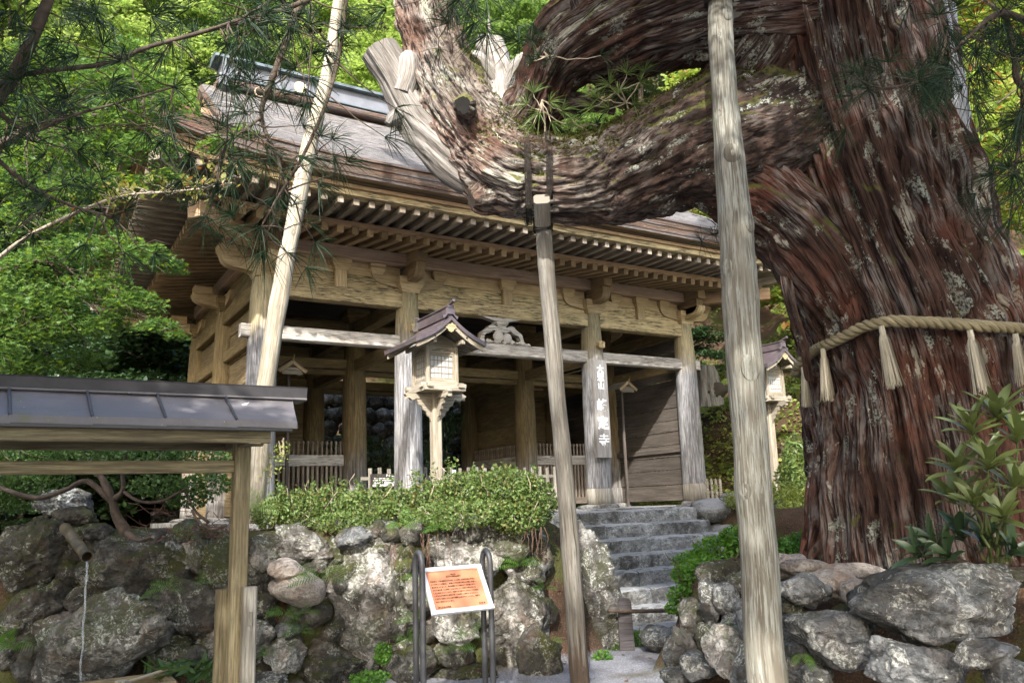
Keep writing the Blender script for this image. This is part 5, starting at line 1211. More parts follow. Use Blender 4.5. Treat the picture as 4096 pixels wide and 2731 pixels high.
# ------------------------------------------------------------------ wash shelter, spout, trough
YS_ = at(547, 1300, 5.5)[1]; XSH = at(547, 1300, 5.5)[0]
sh = thing('water_shelter', 'low timber shelter with dark sheet metal roof at the left edge', 'shelter', (XSH, YS_, -1.5))
zr1 = onp(695, 895, 1, YS_)[2]; xr = onp(695, 900, 1, YS_)[0]; ye = YS_ - 0.42; ze = onp(640, 968, 1, ye)[2]; xe = onp(683, 970, 1, ye)[0]
xl = XSH - 4.2
zt2 = onp(600, 917, 1, YS_-0.10)[2]
mb = MB(); mb.prism([(-.10, 0), (.10, 0), (.115, .085), (.12, zr1-zt2), (-.12, zr1-zt2), (-.115, .085)], (xl, YS_, zt2), (0, 1, 0), UP, (xr-xl, 0, 0)); mb.build('ridge_cap', M['steel_dark'], sh)
mb = MB(); mb.beam((xl, YS_-0.125, zt2+0.008), (xr-0.01, YS_-0.125, zt2+0.008), 0.03, 0.014, ch=0.003); mb.build('cap_lip', M['steel'], sh)
seam = [xl, xl+0.75] + [onp(v, 945, 1, YS_-0.25)[0] for v in (15, 200, 365, 525)] + [None]
for side in (-1, 1):
    for k in range(len(seam)-1):
        a0 = seam[k] - 0.004; b0 = seam[k+1] + 0.004 if seam[k+1] is not None else None
        P = []
        for t in np.linspace(0, 1, 4):
            y = YS_ + side*(0.09 + 0.33*t); z = lerp(zt2+0.012, ze, t) - 0.012*math.sin(t*math.pi)
            bx = b0 if b0 is not None else lerp(xr-0.10, xe, t)
            P.append([(a0 + 0.02*t, y, z + 0.007), ((a0+bx)/2, y, z + 0.005), (bx + (0.02*t if b0 is not None else 0), y, z)])
        P.append([(p[0], p[1] + side*0.004, p[2]-0.045) for p in P[-1]])
        mb = MB(); mb.grid(np.array(P)); mb.build('roof_sheet', M['steel'] , sh)
for sx_ in seam[1:-1]:
    mb = MB(); mb.beam((sx_, YS_-0.125, zt2+0.012), (sx_+0.02, YS_-0.415, ze+0.006), 0.016, 0.016, ch=0.003); mb.build('roof_seam', M['steel_dark'], sh)
for side in (-1, 1):
    y = YS_ + side*0.40
    mb = MB(); mb.beam((xl, y, ze-0.035), (xe-0.03, y, ze-0.035), 0.035, 0.055, ch=0.004); mb.build('eave_trim', M['steel_dark'], sh)
    mb = MB(); mb.beam((xl, YS_+side*0.34, ze-0.095), (xe-0.16, YS_+side*0.34, ze-0.095), 0.05, 0.085); mb.build('eave_beam', M['shelter_wood'], sh)
    x = xl
    while x < xe - 0.3:
        w = 0.62 if x + 0.9 < xe - 0.2 else xe - 0.2 - x
        mb = MB(); mb.beam((x+0.004, YS_+side*0.21, ze-0.01), (x+w-0.004, YS_+side*0.21, ze-0.01), 0.28, 0.02, ch=0.002); mb.build('ceiling_board', M['shelter_wood'], sh); x += w
for xp in (XSH, XSH-1.9, XSH-3.6):
    mb = MB(); mb.beam((xp, YS_, -1.5), (xp, YS_, zt2), 0.105, 0.105, (0, 1, 0), 0.006); mb.build('post', M['shelter_wood'], sh)
    mb = MB(); mb.beam((xp, YS_-0.36, ze-0.10), (xp, YS_+0.36, ze-0.10), 0.085, 0.085); mb.build('cross_arm', M['shelter_wood'], sh)
    for sy, dx, zt_, mtn in ((-1, 0.055, -0.36, 'shelter_pale'), (1, -0.07, -0.38, 'shelter_wood')):
        mb = MB(); mb.beam((xp+dx, YS_+sy*0.105, -1.5), (xp+dx, YS_+sy*0.105, zt_), 0.088, 0.088, (0, 1, 0), 0.012); q = mb.build('brace_post', M['pole_gray'] if sy < 0 else M['shelter_wood'], sh)
        if sy < 0: mb = MB(); mb.box((xp+dx, YS_-0.155, -0.56), (0.022, 0.02, 0.09), 0.003); mb.build('peg', M['pole_gray'], q)
zc = (onp(530, 1057, 1, YS_)[2] + onp(530, 1086, 1, YS_)[2])/2
mb = MB(); mb.beam((xl, YS_, zc), (XSH-0.053, YS_, zc), 0.06, 0.083); mb.build('tie_rail', M['shelter_wood'], sh)
mb = MB(); mb.beam((XSH+0.053, YS_+0.01, ze-0.10), (xe-0.12, YS_+0.01, ze-0.10), 0.08, 0.06); mb.build('bracket', M['shelter_wood'], sh)
lf = at(565, 928, 5.32); mb = MB(); mb.add([lf + RH*a + UP*b - FH*c for a, b, c in ((-.03, 0, 0), (-.012, -.012, .02), (.012, -.008, .025), (.028, .014, .01), (.008, .010, 0), (-.010, .008, 0))], [[0, 1, 2, 4, 5], [2, 3, 4]]); tag(mb.build('fallen_leaf', M['paper_sheet']), 'single curled pale fallen leaf lying on the sheet metal roof', 'leaf')
# bamboo spout with its thread of water
pa, pb = at(150, 1212, 7.35), at(200, 1278, 6.75)
sp = thing('bamboo_spout', 'short dark bamboo pipe sticking out of the mossy stones', 'spout', pa)
ax = unit(pb-pa); mb = MB(); ss = [0, .3, .31, .33, .34, .8, 1.0]; rr_ = [.050, .047, .052, .052, .047, .047, .049]
mb.tube([lerp(pa, pb, s) for s in ss], rr_, 18, False, 0.03, 2)
mb.tube([pb, pb - ax*0.25], [0.040, 0.038], 18, False); mb.build('pipe', M['bamboo'], sp, True)
mb = MB(); sx = unit(np.cross(ax, UP)); sy = np.cross(sx, ax); mb.add([pb + sx*r_*math.cos(a) + sy*r_*math.sin(a) for r_ in (.040, .049) for a in np.linspace(0, 2*math.pi, 19)[:-1]], [[i, (i+1) % 18, 18+(i+1) % 18, 18+i] for i in range(18)]); mb.build('rim', M['bamboo'], sp)
mb = MB(); mb.add([pb - ax*0.2 + sx*.039*math.cos(a) + sy*.039*math.sin(a) for a in np.linspace(0, 2*math.pi, 19)[:-1]], [list(range(18))]); mb.build('bore', M['hole'], sp)
mb = MB(); q = []; p = pb - UP*0.035 + ax*0.01
for k in range(40):
    t = k/39; q.append(p + ax*0.05*math.sqrt(t)*0.7 - UP*1.25*t + RH*0.006*math.sin(k*0.7)*(0.3+t))
mb.tube(q, 0.010 - 0.004*np.linspace(0, 1, 40)**0.5 + 0.0022*np.sin(np.arange(40)*1.9), 8); tag(mb.build('water_stream', M['water'], None, True), 'thin thread of clear water falling from the bamboo pipe', 'water', kind='structure')
# trough under it
tr = thing('water_trough', 'dark hollowed log trough at the bottom left under the thread of water', 'trough', at(250, 1600, 6.2))
c = at(255, 1604, 6.2); mb = MB()
for s in (-1, 1): mb.beam(c - np.array([1.0, 0, 0.02]) + np.array([0, s*0.22, 0]), c + np.array([0.42, s*0.22, -0.02]), 0.09, 0.26, ch=0.03)
for s in (-1, 1): mb.beam(c + np.array([s*0.70-0.29, -0.17, -0.02]), c + np.array([s*0.70-0.29, 0.17, -0.02]), 0.08, 0.25, ch=0.02)
mb.beam(c - np.array([0.98, 0, 0.20]), c + np.array([0.40, 0, -0.20]), 0.4, 0.08, ch=0.01); mb.build('log_body', M['plank_side'], tr)
mb = MB(); mb.add([c + np.array(p) for p in ((-.98, -.18, .03), (.40, -.18, .03), (.40, .18, .03), (-.98, .18, .03))], [[0, 1, 2, 3]]); tag(mb.build('trough_water', M['water']), 'still water filling the hollowed log trough', 'water', kind='structure')
mb = MB(); a0 = c + np.array([0.10, -0.1, 0.125]); mb.tube([a0, a0 + np.array([0.44, 0.22, 0.045])], 0.011, 8)
mb.tube([a0 - np.array([0.05, 0.03, 0.07]), a0 - np.array([0.05, 0.03, -0.02])], 0.045, 12); tag(mb.build('bamboo_ladle', M['lantern_wood']), 'pale wooden water ladle lying across the trough rim', 'ladle')

# ------------------------------------------------------------------ information board
d0 = 6.8; pc = at(1047, 1352, d0)
sg = thing('information_board', 'tilted orange information board in a silver frame on four dark tube legs', 'sign', (pc[0], pc[1], -1.5))
for s in (-1, 1):
    X = pc[0] + s*0.325; q = []
    ztop = at(960 if s < 0 else 1110, 1300, d0)[2]
    yc_ = pc[1] + (0.03 if s < 0 else 0.05)
    for a in np.linspace(0, math.pi, 13): q.append((X, yc_ + 0.068*math.cos(a), ztop + 0.115*math.sin(a)))
    q = [(X, yc_ + 0.068, -1.6), (X, yc_ + 0.068, -1.0), (X, yc_+0.068, -0.7)] + q + [(X, yc_-0.068, -0.7), (X, yc_-0.068, -1.0), (X, yc_ - 0.068, -1.6)]
    mb = MB(); mb.tube(q, 0.0245, 16); mb.build('tube_leg', M['metal_dark'], sg, True)
yv = unit(np.array([0, 0.225, 0.345])); xv = np.array([1.0, 0, 0]); zv = np.cross(xv, yv)
pmx = Matrix(((xv[0], yv[0], zv[0], pc[0]), (xv[1], yv[1], zv[1], pc[1]-0.02), (xv[2], yv[2], zv[2], pc[2]), (0, 0, 0, 1)))
def on_panel(mb): V = np.concatenate(mb.v); R3 = np.stack([xv, yv, zv], 1); mb.v = [V @ R3.T + np.array([pc[0], pc[1]-0.02, pc[2]])]; return mb
PW, PH = 0.57, 0.415
mb = MB(); mb.box((0, 0, -0.004), (PW-0.02, PH-0.02, 0.012), 0.001); on_panel(mb).build('panel', M['orange_board'], sg)
for a, b, w in (((-PW/2, PH/2-.0175, .004), (PW/2, PH/2-.0175, .004), .035), ((-PW/2, -PH/2+.0175, .004), (PW/2, -PH/2+.0175, .004), .035)):
    mb = MB(); mb.beam(a, b, w, 0.034, (0, 0, 1), 0.004); on_panel(mb).build('frame_bar', M['alu'], sg)
for s in (-1, 1): mb = MB(); mb.beam((s*(PW/2-.0175), -PH/2+.036, .004), (s*(PW/2-.0175), PH/2-.036, .004), .035, 0.033, (0, 0, 1), 0.004); on_panel(mb).build('frame_bar', M['alu'], sg)
T_ = lambda x, y, z=0.0035: pmx @ Matrix.Translation((x, y, z))
mb = MB(); mb.box((0, 0.122, 0.0035), (0.135, 0.014, 0.002), 0.0002); on_panel(mb).build('heading_bar', M['ink'], sg)
text('京都府大悲山', 0.009, M['ink'], sg, T_(0, 0.138), 0.0002, ext=0.0004)
text('大悲山峰定寺の文化財環境保全地区', 0.0082, M['orange_board'], sg, T_(0, 0.122, 0.0052), 0.0002, ext=0.0004)
LN = ['峰定寺は、平安末期の仁平四年（1154年）の鳥羽法皇の勅願に', 'より観空上人が開創し、本尊は千手観音の坐像を本堂に安置し、', '堂が建立されました。寺の西側には三重塔などの伽藍があり、', 'のち平治元年（1159年）には火災により大部分の堂を失いま', 'したと伝えられています。現存する本堂や仁王門などの建物は、', 'いずれも鎌倉時代の貞和六年（1350年）の再建によるもので、', '仁王門に安置された二体の金剛力士立像などとともに、重要文', '化財に指定されています。']
for k, s in enumerate(LN): text(s, 0.0150, M['ink'], sg, T_(-0.225, 0.082 - 0.026*k), 0.0004, align='LEFT', ext=0.0004)
text('緑と文化の基金', 0.0165, M['ink'], sg, T_(-0.215, -0.150), 0.0008, align='LEFT', ext=0.0004)
text('京 都 府', 0.0165, M['ink'], sg, T_(0.222, -0.145), 0.0005, align='RIGHT', ext=0.0004)
# ------------------------------------------------------------------ barrier at the foot of the stairs
pb_ = at(1442, 1522, 8.9)
br = thing('wooden_barrier', 'low dark wooden barrier post with a thin rail across the stair foot', 'barrier', pb_)
zt_ = at(1432, 1374, 8.95)[2]; z0_ = pb_[2]
pl = [(-.083, 0), (.083, 0), (.075, zt_-z0_-.05), (.05, zt_-z0_-.005), (-.05, zt_-z0_), (-.075, zt_-z0_-.05)]
mb = MB(); mb.prism(pl, pb_ - FH*0.03, RH, UP, FH*0.06); mb.build('post', M['metal_dark'] if False else M['dark_wood'], br)
mb = MB(); mb.beam(pb_ + RH*-0.22 - UP*0.0, pb_ + RH*0.20 + UP*0.015, 0.26, 0.05, ch=0.01); mb.build('foot', M['pole_gray'], br)
ra, rb = at(1397, 1402, 8.85), at(1560, 1401, 9.25); mb = MB(); mb.tube([ra, lerp(ra, rb, .5) - UP*0.006, lerp(ra, rb, 1.0), lerp(ra, rb, 1.9)], 0.021, 10, True, 0.1, 3); mb.build('rail', M['branch_brown'], br, True)
# ------------------------------------------------------------------ name board on the third column
nb = thing('name_board', 'tall narrow weathered board with white Japanese lettering on the third gate column', 'sign', (1.85, -0.29, 1.8))
mb = MB(); mb.beam((1.85, -0.285, 0.905), (1.85, -0.285, 2.725), 0.07, 0.325, (1, 0, 0), 0.006); mb.build('board', M['board_wood'], nb)
nm = lambda z, x=1.85: Matrix.Translation((x, -0.323, z)) @ Matrix.Rotation(math.pi/2, 4, 'X')
for ch, z, s in (('大', 2.535, .165), ('悲', 2.38, .165), ('山', 2.225, .155), ('峰', 1.85, .255), ('定', 1.525, .255), ('寺', 1.20, .255)):
    text(ch, s, M['white_paint'], nb, nm(z), s*0.017, ext=0.002)
# private property board and the low fence across the passage
pf = thing('picket_fence', 'low grey picket fence crossing the passage of the gate behind the columns', 'fence', (-1.0, 0.6, 0.0))
for z in (0.62, 0.36): mb = MB(); mb.beam((-2.5, 0.64, z), (1.7, 0.64, z), 0.035, 0.06); mb.build('fence_rail', M['pole_gray'], pf)
mb = MB(); mb.box((0, 0.6, 0.43), (0.062, 0.03, 0.72), 0.006); pk = mb.mesh('picket', M['pole_gray'])
for k in range(25): put('picket', pk, pf, Matrix.Translation((-2.35 + 0.168*k, 0, 0.012*math.sin(k*2.3))))
pp = thing('notice_board', 'dark board with white hand lettering hung on the low picket fence', 'sign', (-1.93, 0.55, 0.55))
mb = MB(); mb.box((-1.86, 0.555, 0.585), (1.0, 0.03, 0.215), 0.004); mb.build('board', M['black_board'], pp)
nm2 = lambda x, z: Matrix.Translation((x, 0.538, z)) @ Matrix.Rotation(math.pi/2, 4, 'X')
text('Private Property', 0.052, M['white_paint'], pp, nm2(-2.09, .663), 0.0012, align='LEFT')
text('Do not enter without permission.  Please', 0.026, M['white_paint'], pp, nm2(-2.305, .620), 0.0006, align='LEFT')
text('on 100m away holding of your right side 1', 0.026, M['white_paint'], pp, nm2(-2.325, .588), 0.0006, align='LEFT')
text('私人財产  未经许可不得入内  请', 0.040, M['white_paint'], pp, nm2(-2.31, .545), 0.0010, align='LEFT')
text('在办公室取得许可, 方可入内.', 0.040, M['white_paint'], pp, nm2(-2.33, .503), 0.0010, align='LEFT')
mb = MB(); mb.box((-0.80, 0.575, 0.70), (0.075, 0.004, 0.10), 0.0005); tag(mb.build('paper_note', M['paper_sheet']), 'small white paper note pinned to a picket right of the second column', 'note')
sf = thing('picket_fence', 'short fence of four pale pointed pickets right of the last gate column', 'fence', at(1645, 1140, 15.6))
mb = MB(); mb.prism([(-.03, 0), (.03, 0), (.03, .34), (0, .40), (-.03, .34)], (0, 0, 0), (1, 0, 0), UP, (0, .02, 0)); pk2 = mb.mesh('picket', M['lantern_gray']); c = at(1628, 1146, 15.6)
for k in range(4): put('picket', pk2, sf, Matrix.Translation(c + np.array([0.085*k, -0.03*k, 0])))
mb = MB(); mb.beam(c + np.array([-.05, .035, .12]), c + np.array([.32, -.06, .12]), 0.02, 0.04); mb.build('fence_rail', M['lantern_gray'], sf)
# two small roofed posts inside the guardian bays
for sx, lab in ((-1, 'small gabled wooden post roof in the left bay of the gate'), (1, 'small gabled wooden post roof in the right bay of the gate')):
    X, Y = sx*3.565, 1.2
    g = thing('roofed_post', lab, 'post', (X, Y, 0.0))
    mb = MB(); mb.box((X, Y, 1.19), (0.05, 0.05, 2.38)); mb.build('post', M['plank_dark'], g)
    for s in (-1, 1):
        mb = MB(); mb.beam((X, Y-0.0, 2.60), (X+s*0.25, Y, 2.42), 0.5, 0.02, ch=0.003); mb.build('roof_board', M['lantern_wood'], g)
        mb = MB(); mb.beam((X, Y-0.24, 2.57), (X+s*0.23, Y-0.24, 2.405), 0.02, 0.06, ch=0.003); mb.build('bargeboard', M['gate_tan'], g)
    mb = MB(); mb.beam((X, Y-0.28, 2.61), (X, Y+0.28, 2.61), 0.05, 0.04); mb.beam((X, Y-0.27, 2.62), (X, Y-0.31, 2.68), 0.03, 0.03); mb.build('ridge', M['inner_wood'], g)
    mb = MB(); mb.box((X, Y-0.21, 2.42), (0.34, 0.02, 0.12)); mb.build('gable_panel', M['lantern_wood'], g)
# ------------------------------------------------------------------ vegetation builders
def merge(name, blocks, mat, smoothed=False):
    """blocks of (V, idx, tot) -> one mesh"""
    V, I, T, b = [], [], [], 0
    for v, i, t in blocks: V.append(v); I.append(np.asarray(i) + b); T.append(t); b += len(v)
    me = bpy.data.meshes.new(name); fill(me, np.concatenate(V), np.concatenate(I), np.concatenate(T), None, smoothed); me.materials.append(mat); return me
def whorl_mesh(name, centers, axes, length, mat, n=34, width=0.0042, rs=None, droop=0.35):
    """umbrella-pine whorls: rings of long needles round each shoot tip"""
    rs = rs or RS; m_ = len(centers); C = np.repeat(np.asarray(centers), n, 0); A = np.repeat(np.asarray(axes), n, 0); N = m_*n
    L = np.repeat(np.broadcast_to(length, (m_,)), n)*(0.7 + 0.45*rs.rand(N))
    ref = np.where(np.abs(A[:, 2:3]) > 0.9, np.array([[1.0, 0, 0]]), np.array([[0, 0, 1.0]]))
    X = np.cross(A, ref); X /= np.linalg.norm(X, axis=1)[:, None]; Y = np.cross(A, X)
    ph = rs.rand(N)*2*math.pi; op = 0.25 + 1.15*rs.rand(N)
    D = np.cos(op)[:, None]*A + np.sin(op)[:, None]*(np.cos(ph)[:, None]*X + np.sin(ph)[:, None]*Y)
    S = np.cross(D, rs.normal(size=(N, 3))); S /= np.linalg.norm(S, axis=1)[:, None]
    w = width*(0.8 + 0.4*rs.rand(N))
    V = np.zeros((N, 6, 3)); dn = np.array([0, 0, -1.0])
    for k, (t, f) in enumerate(((0.03, .7), (0.55, 1.0), (1.0, .35))):
        c = C + D*(L*t)[:, None] + dn*(L*droop*t*t)[:, None]
        V[:, 2*k] = c - S*(w*f*.5)[:, None]; V[:, 2*k+1] = c + S*(w*f*.5)[:, None]
    q = np.array([0, 1, 3, 2, 2, 3, 5, 4]); idx = (np.arange(N)[:, None]*6 + q).ravel()
    me = bpy.data.meshes.new(name); fill(me, V.reshape(-1, 3), idx, np.full(2*N, 4)); me.materials.append(mat); return me
def clump_points(c, r, n, rs, shell=0.0):
    P = rs.normal(size=(n, 3)); P /= np.linalg.norm(P, axis=1)[:, None]
    P *= (shell + (1-shell)*rs.rand(n)**0.45)[:, None] if shell else (rs.rand(n)**0.5)[:, None]
    return np.asarray(c) + P*np.asarray(r)
def branchy(mb, a, b, r0, r1, sag=0.0, n=7, wig=0.04, rs=None):
    rs = rs or RS; a = np.asarray(a, float); b = np.asarray(b, float); t = np.linspace(0, 1, n)[:, None]; L = np.linalg.norm(b-a)
    P = a + (b-a)*t - UP*sag*L*(t*(1-t))*4; P[1:-1] += rs.normal(size=(n-2, 3))*wig*L*0.5
    mb.tube(P, np.linspace(r0, r1, n), 6 if r0 < 0.05 else 10); return P
def crown_variant(name, seed, mat, n_cl=46, leaf_n=150, leaf_s=0.14, shape='dome', spread=1.0):
    """unit tree crown (radius about 1, height about 1.3): layered clumps with gaps"""
    rs = np.random.RandomState(seed); P, fr = [], []
    for k in range(n_cl):
        if shape == 'dome':
            z = rs.rand(); r_ = math.sqrt(max(0.05, 1 - (2*z-0.75)**2*0.55))*(0.35 + 0.65*rs.rand()); a = rs.rand()*2*math.pi
            c = np.array([r_*math.cos(a), r_*math.sin(a), 1.25*z]); rr_ = np.array([.30, .30, .075])*(0.7 + .6*rs.rand())*spread
        else:
            z = rs.rand()**1.2; r_ = (1.02 - z)*(0.3 + 0.7*rs.rand())*0.55; a = rs.rand()*2*math.pi
            c = np.array([r_*math.cos(a), r_*math.sin(a), 2.4*z]); rr_ = np.array([.20, .20, .12])*(1.1 - .6*z)
        P.append(clump_points(c, rr_, leaf_n, rs))
        fr.append(rs.rand())
    P = np.concatenate(P)
    return leaves(name, P, leaf_s, mat, RHOMB, 0.45 if shape == 'dome' else 0.9, rs=rs)
def trunk_variant(name, seed, mat, h=1.0, conifer=False):
    rs = np.random.RandomState(seed); mb = MB()
    if conifer: branchy(mb, (0, 0, -1.0), (0, 0, 2.3), 0.06, 0.01, 0, 8, 0.01, rs)
    else:
        top = branchy(mb, (0, 0, -0.75), (0.05, 0.03, 0.35), 0.055, 0.035, 0, 6, 0.05, rs)[-1]
        for k in range(7):
            a = k*0.9 + rs.rand(); e = np.array([0.75*math.cos(a), 0.75*math.sin(a), 0.45 + 0.6*rs.rand()]); Q = branchy(mb, top - UP*0.25*rs.rand(), e, 0.024, 0.006, -0.08, 7, 0.08, rs)
            for j in (3, 5):
                b = rs.rand()*6.28; branchy(mb, Q[j], Q[j] + np.array([.3*math.cos(b), .3*math.sin(b), .12]), 0.009, 0.003, 0, 5, 0.1, rs)
    me = mb.mesh(name, mat, True); return me
MT = [trunk_variant('trunk', 10+k, M['twig']) for k in range(3)]; CT = trunk_variant('trunk', 20, M['twig'], conifer=True)
CR_ = {'b': [crown_variant('crown', 30+k, M['maple_bright'], 64, 190, 0.062) for k in range(3)], 'm': [crown_variant('crown', 40+k, M['maple_mid'], 64, 190, 0.062) for k in range(2)],
       'y': [crown_variant('crown', 50+k, M['maple_yellow'], 64, 190, 0.062) for k in range(2)], 'd': [crown_variant('crown', 60+k, M['dark_leaf'], 60, 170, 0.06) for k in range(2)],
       'c': [crown_variant('crown', 70+k, M['conifer'], 90, 120, 0.085, 'cone') for k in range(2)]}
_seen = {}
def where(x, y, z):
    d = float((np.array([x, y, z]) - CAM) @ CF); v = (W/2 + FPX*float((np.array([x, y, z]) - CAM) @ CR)/max(d, .1))/OV
    for lim, ph in ((120, 'at the far left edge'), (420, 'above the left eaves corner'), (720, 'above the ridge left of the pale pole'), (900, 'between pale pole and bent limb'), (1130, 'behind the upright limb'), (1250, 'behind the dead snag'), (1450, 'in the gap under the upper dark limb'), (1640, 'behind the limb left of the thick pole'), (1860, 'between thick pole and trunk'), (2160, 'behind the trunk of the old cedar'), (2360, 'right of the old cedar trunk')):
        if v < lim: break
    else: ph = 'beyond the right edge'
    return ph
ORD = ('nearest', 'second nearest', 'third nearest', 'fourth nearest', 'fifth nearest', 'sixth nearest', 'seventh nearest', 'eighth nearest', 'ninth nearest', 'tenth nearest', 'eleventh nearest', 'twelfth nearest')
TREES = []
def name_trees():
    g = {}
    for t, base, x, y, z in TREES: g.setdefault((base, where(x, y, z)), []).append((math.hypot(x-CAM[0], y-CAM[1]), t))
    for (base, ph), L in g.items():
        L.sort(key=lambda q: q[0])
        for q, (d, t) in enumerate(L): t['label'] = f'{base} {ph}' + ('' if len(L) == 1 else f', {ORD[q]} there')
def tree(x, y, s, kind, label, k, group='trees on the hillside', sz=1.0, z=None, lift=0.7):
    gz = float(ground_h(np.array([x]), np.array([y]))[0]) if z is None else z
    nm_ = {'b': 'maple_tree', 'm': 'maple_tree', 'y': 'maple_tree', 'd': 'evergreen_tree', 'c': 'conifer_tree'}[kind]
    t = thing(nm_, label, 'tree', (x, y, gz), group)
    if group: TREES.append((t, label, x, y, gz + s*1.3))
    mt = Matrix.Translation((x, y, gz + s*lift)) @ Matrix.Rotation(k*1.3, 4, 'Z') @ Matrix.Diagonal((s, s, s*sz, 1))
    put('trunk', CT if kind == 'c' else MT[k % 3], t, mt); cr = CR_[kind]; put('crown', cr[k % len(cr)], t, mt); return t
HILL_L = {'b': 'bright green maple', 'm': 'mid green maple', 'd': 'dark round evergreen', 'c': 'tall dark conifer', 'y': 'yellow green maple'}
rs = np.random.RandomState(5); k = 0
for row, (yy, n_, s) in enumerate(((11.5, 9, 2.3), (15.0, 9, 2.9), (19.5, 9, 3.3), (25, 9, 3.9), (32, 9, 4.6), (41, 8, 5.6), (53, 7, 7.0))):
    for i in range(n_):
        dd = yy + 12.3; a = lerp(-0.20, 0.86, (i + 0.5*(row % 2))/(n_-0.5))       # bearing from the camera, in plan
        x = CAM[0] + dd*math.tan(a) + rs.randn()*0.8; y = yy + rs.randn()*0.9
        if x > 26: continue
        kind = rs.choice(['b', 'b', 'b', 'm', 'm', 'c', 'd'] if row > 0 else ['b', 'm', 'b', 'd'])
        if row < 2 and kind == 'c': kind = 'b'
        tree(x, y, s*(0.85 + 0.3*rs.rand()), kind, HILL_L[kind], k, 'hillside trees: ' + kind_name if False else {'b': 'bright maples behind the gate', 'm': 'mid green maples behind the gate', 'd': 'dark evergreens behind the gate', 'c': 'conifers behind the gate', 'y': 'yellow green maples on the slope'}[kind]); k += 1
for x, y, s in ((6.5, -3.2, 1.5), (8.5, -2.2, 2.2), (10.5, -4.6, 2.4), (10.0, 1.0, 2.6), (13.0, -1.5, 3.0), (14.0, -6.0, 2.8), (17.0, 2.5, 3.6), (18.5, -3.5, 3.4), (12.5, 5.5, 2.6), (23, 0.0, 4.2), (24, 7, 4.6), (30, 2, 5.0), (16, 9, 3.4), (7.6, -6.6, 1.6)):
    tree(x, y, s, 'y', HILL_L['y'], k, 'yellow green maples on the slope'); k += 1
for x, y, s in ((-10.5, 4.0, 2.4), (-13.0, 1.5, 2.6), (-12.5, 7.5, 3.0), (-8.6, 9.0, 2.5), (-16, 5, 3.2), (-15.5, 11, 3.6)):
    tree(x, y, s, 'd' if y < 8 else 'm', 'dark leafy tree left of the gate' if y < 8 else 'leafy maple left of the gate', k, 'trees beyond the left end of the gate'); k += 1
for x, y, s in ((-7.2, 5.6, 1.25), (-8.8, 4.2, 1.3), (-6.4, 8.0, 1.5), (-10.2, 2.2, 1.2), (-5.4, 9.4, 1.4), (-7.9, 2.6, 0.9)):
    t = tree(x, y, s, 'd', 'dark glossy shrub', k, 'dark shrubs left of the gate', lift=0.15); k += 1
for vx, vy, d_, s in ((180, 850, 17, 2.2), (300, 860, 18, 2.3), (420, 860, 19, 2.2), (60, 840, 18, 2.4), (250, 780, 22, 3.4), (120, 760, 23, 3.6), (380, 760, 23, 3.4), (210, 800, 20, 3.0), (330, 800, 20.5, 3.0)):
    q_ = at(vx, vy, d_); tree(q_[0], q_[1], s, 'd', 'dark glossy shrub', k, 'dark shrubs left of the gate', lift=0.15); k += 1
for x, y, s in ((7.6, 6.0, 1.1), (8.6, 4.2, 1.2)):
    tree(x, y, s, 'd', 'dark slope shrub', k, 'dark shrubs right of the gate', lift=0.2); k += 1
name_trees()
# trees out on the camera side that shade the foreground
for x, y, s, kind, lab in ((-11.6, -11.0, 3.0, 'c', 'conifer beside the path left of the viewpoint'), (-10.2, -9.4, 2.3, 'd', 'evergreen beside the path close left of the water shelter'), (-13.0, -7.4, 2.6, 'd', 'evergreen beside the path left of the water shelter'), (-11.5, -16.5, 3.2, 'c', 'conifer beside the path behind the viewpoint'), (0.5, -14.5, 2.6, 'd', 'evergreen right of the stone bank')):
    tree(x, y, s, kind, lab, k, None, lift=1.5 if kind == 'd' else 0.8, z=-1.5); k += 1

sht = thing('evergreen_tree', 'unseen evergreen added above the viewpoint to shade the foreground', 'tree', (-3.6, -14.2, -1.5)); rs = np.random.RandomState(6); mb = MB()  # added tree out of view, its crowns set to block the sun
tp_ = branchy(mb, (-3.6, -14.2, -1.7), (-4.3, -13.4, 5.2), 0.20, 0.12, 0, 9, 0.02, rs); Pn = []
for c, r_, n_ in (((-4.2, -12.9, 5.5), 2.3, 44), ((-4.9, -12.6, 8.2), 1.9, 34), ((-2.4, -13.2, 5.0), 1.6, 20), ((-5.8, -12.2, 4.7), 1.5, 26), ((-3.2, -11.9, 6.6), 1.3, 16), ((-5.2, -11.0, 6.6), 1.35, 26), ((-6.8, -14.6, 4.7), 1.9, 34)):
    for q in range(n_):
        d_ = rs.normal(size=3); d_ *= r_*rs.rand()**0.4/np.linalg.norm(d_); e = np.array(c) + d_*[1, 1, .75]; Pn.append(clump_points(e, (.55, .55, .22), 120, rs))
        if q % 5 == 0: branchy(mb, tp_[rs.randint(5, 9)], e, 0.05, 0.012, -0.05, 7, 0.05, rs)
put('trunk', mb.mesh('trunk', M['twig'], True), sht); put('crown', leaves('crown', np.concatenate(Pn), 0.13, M['dark_leaf'], RHOMB, 0.8, rs=rs), sht)
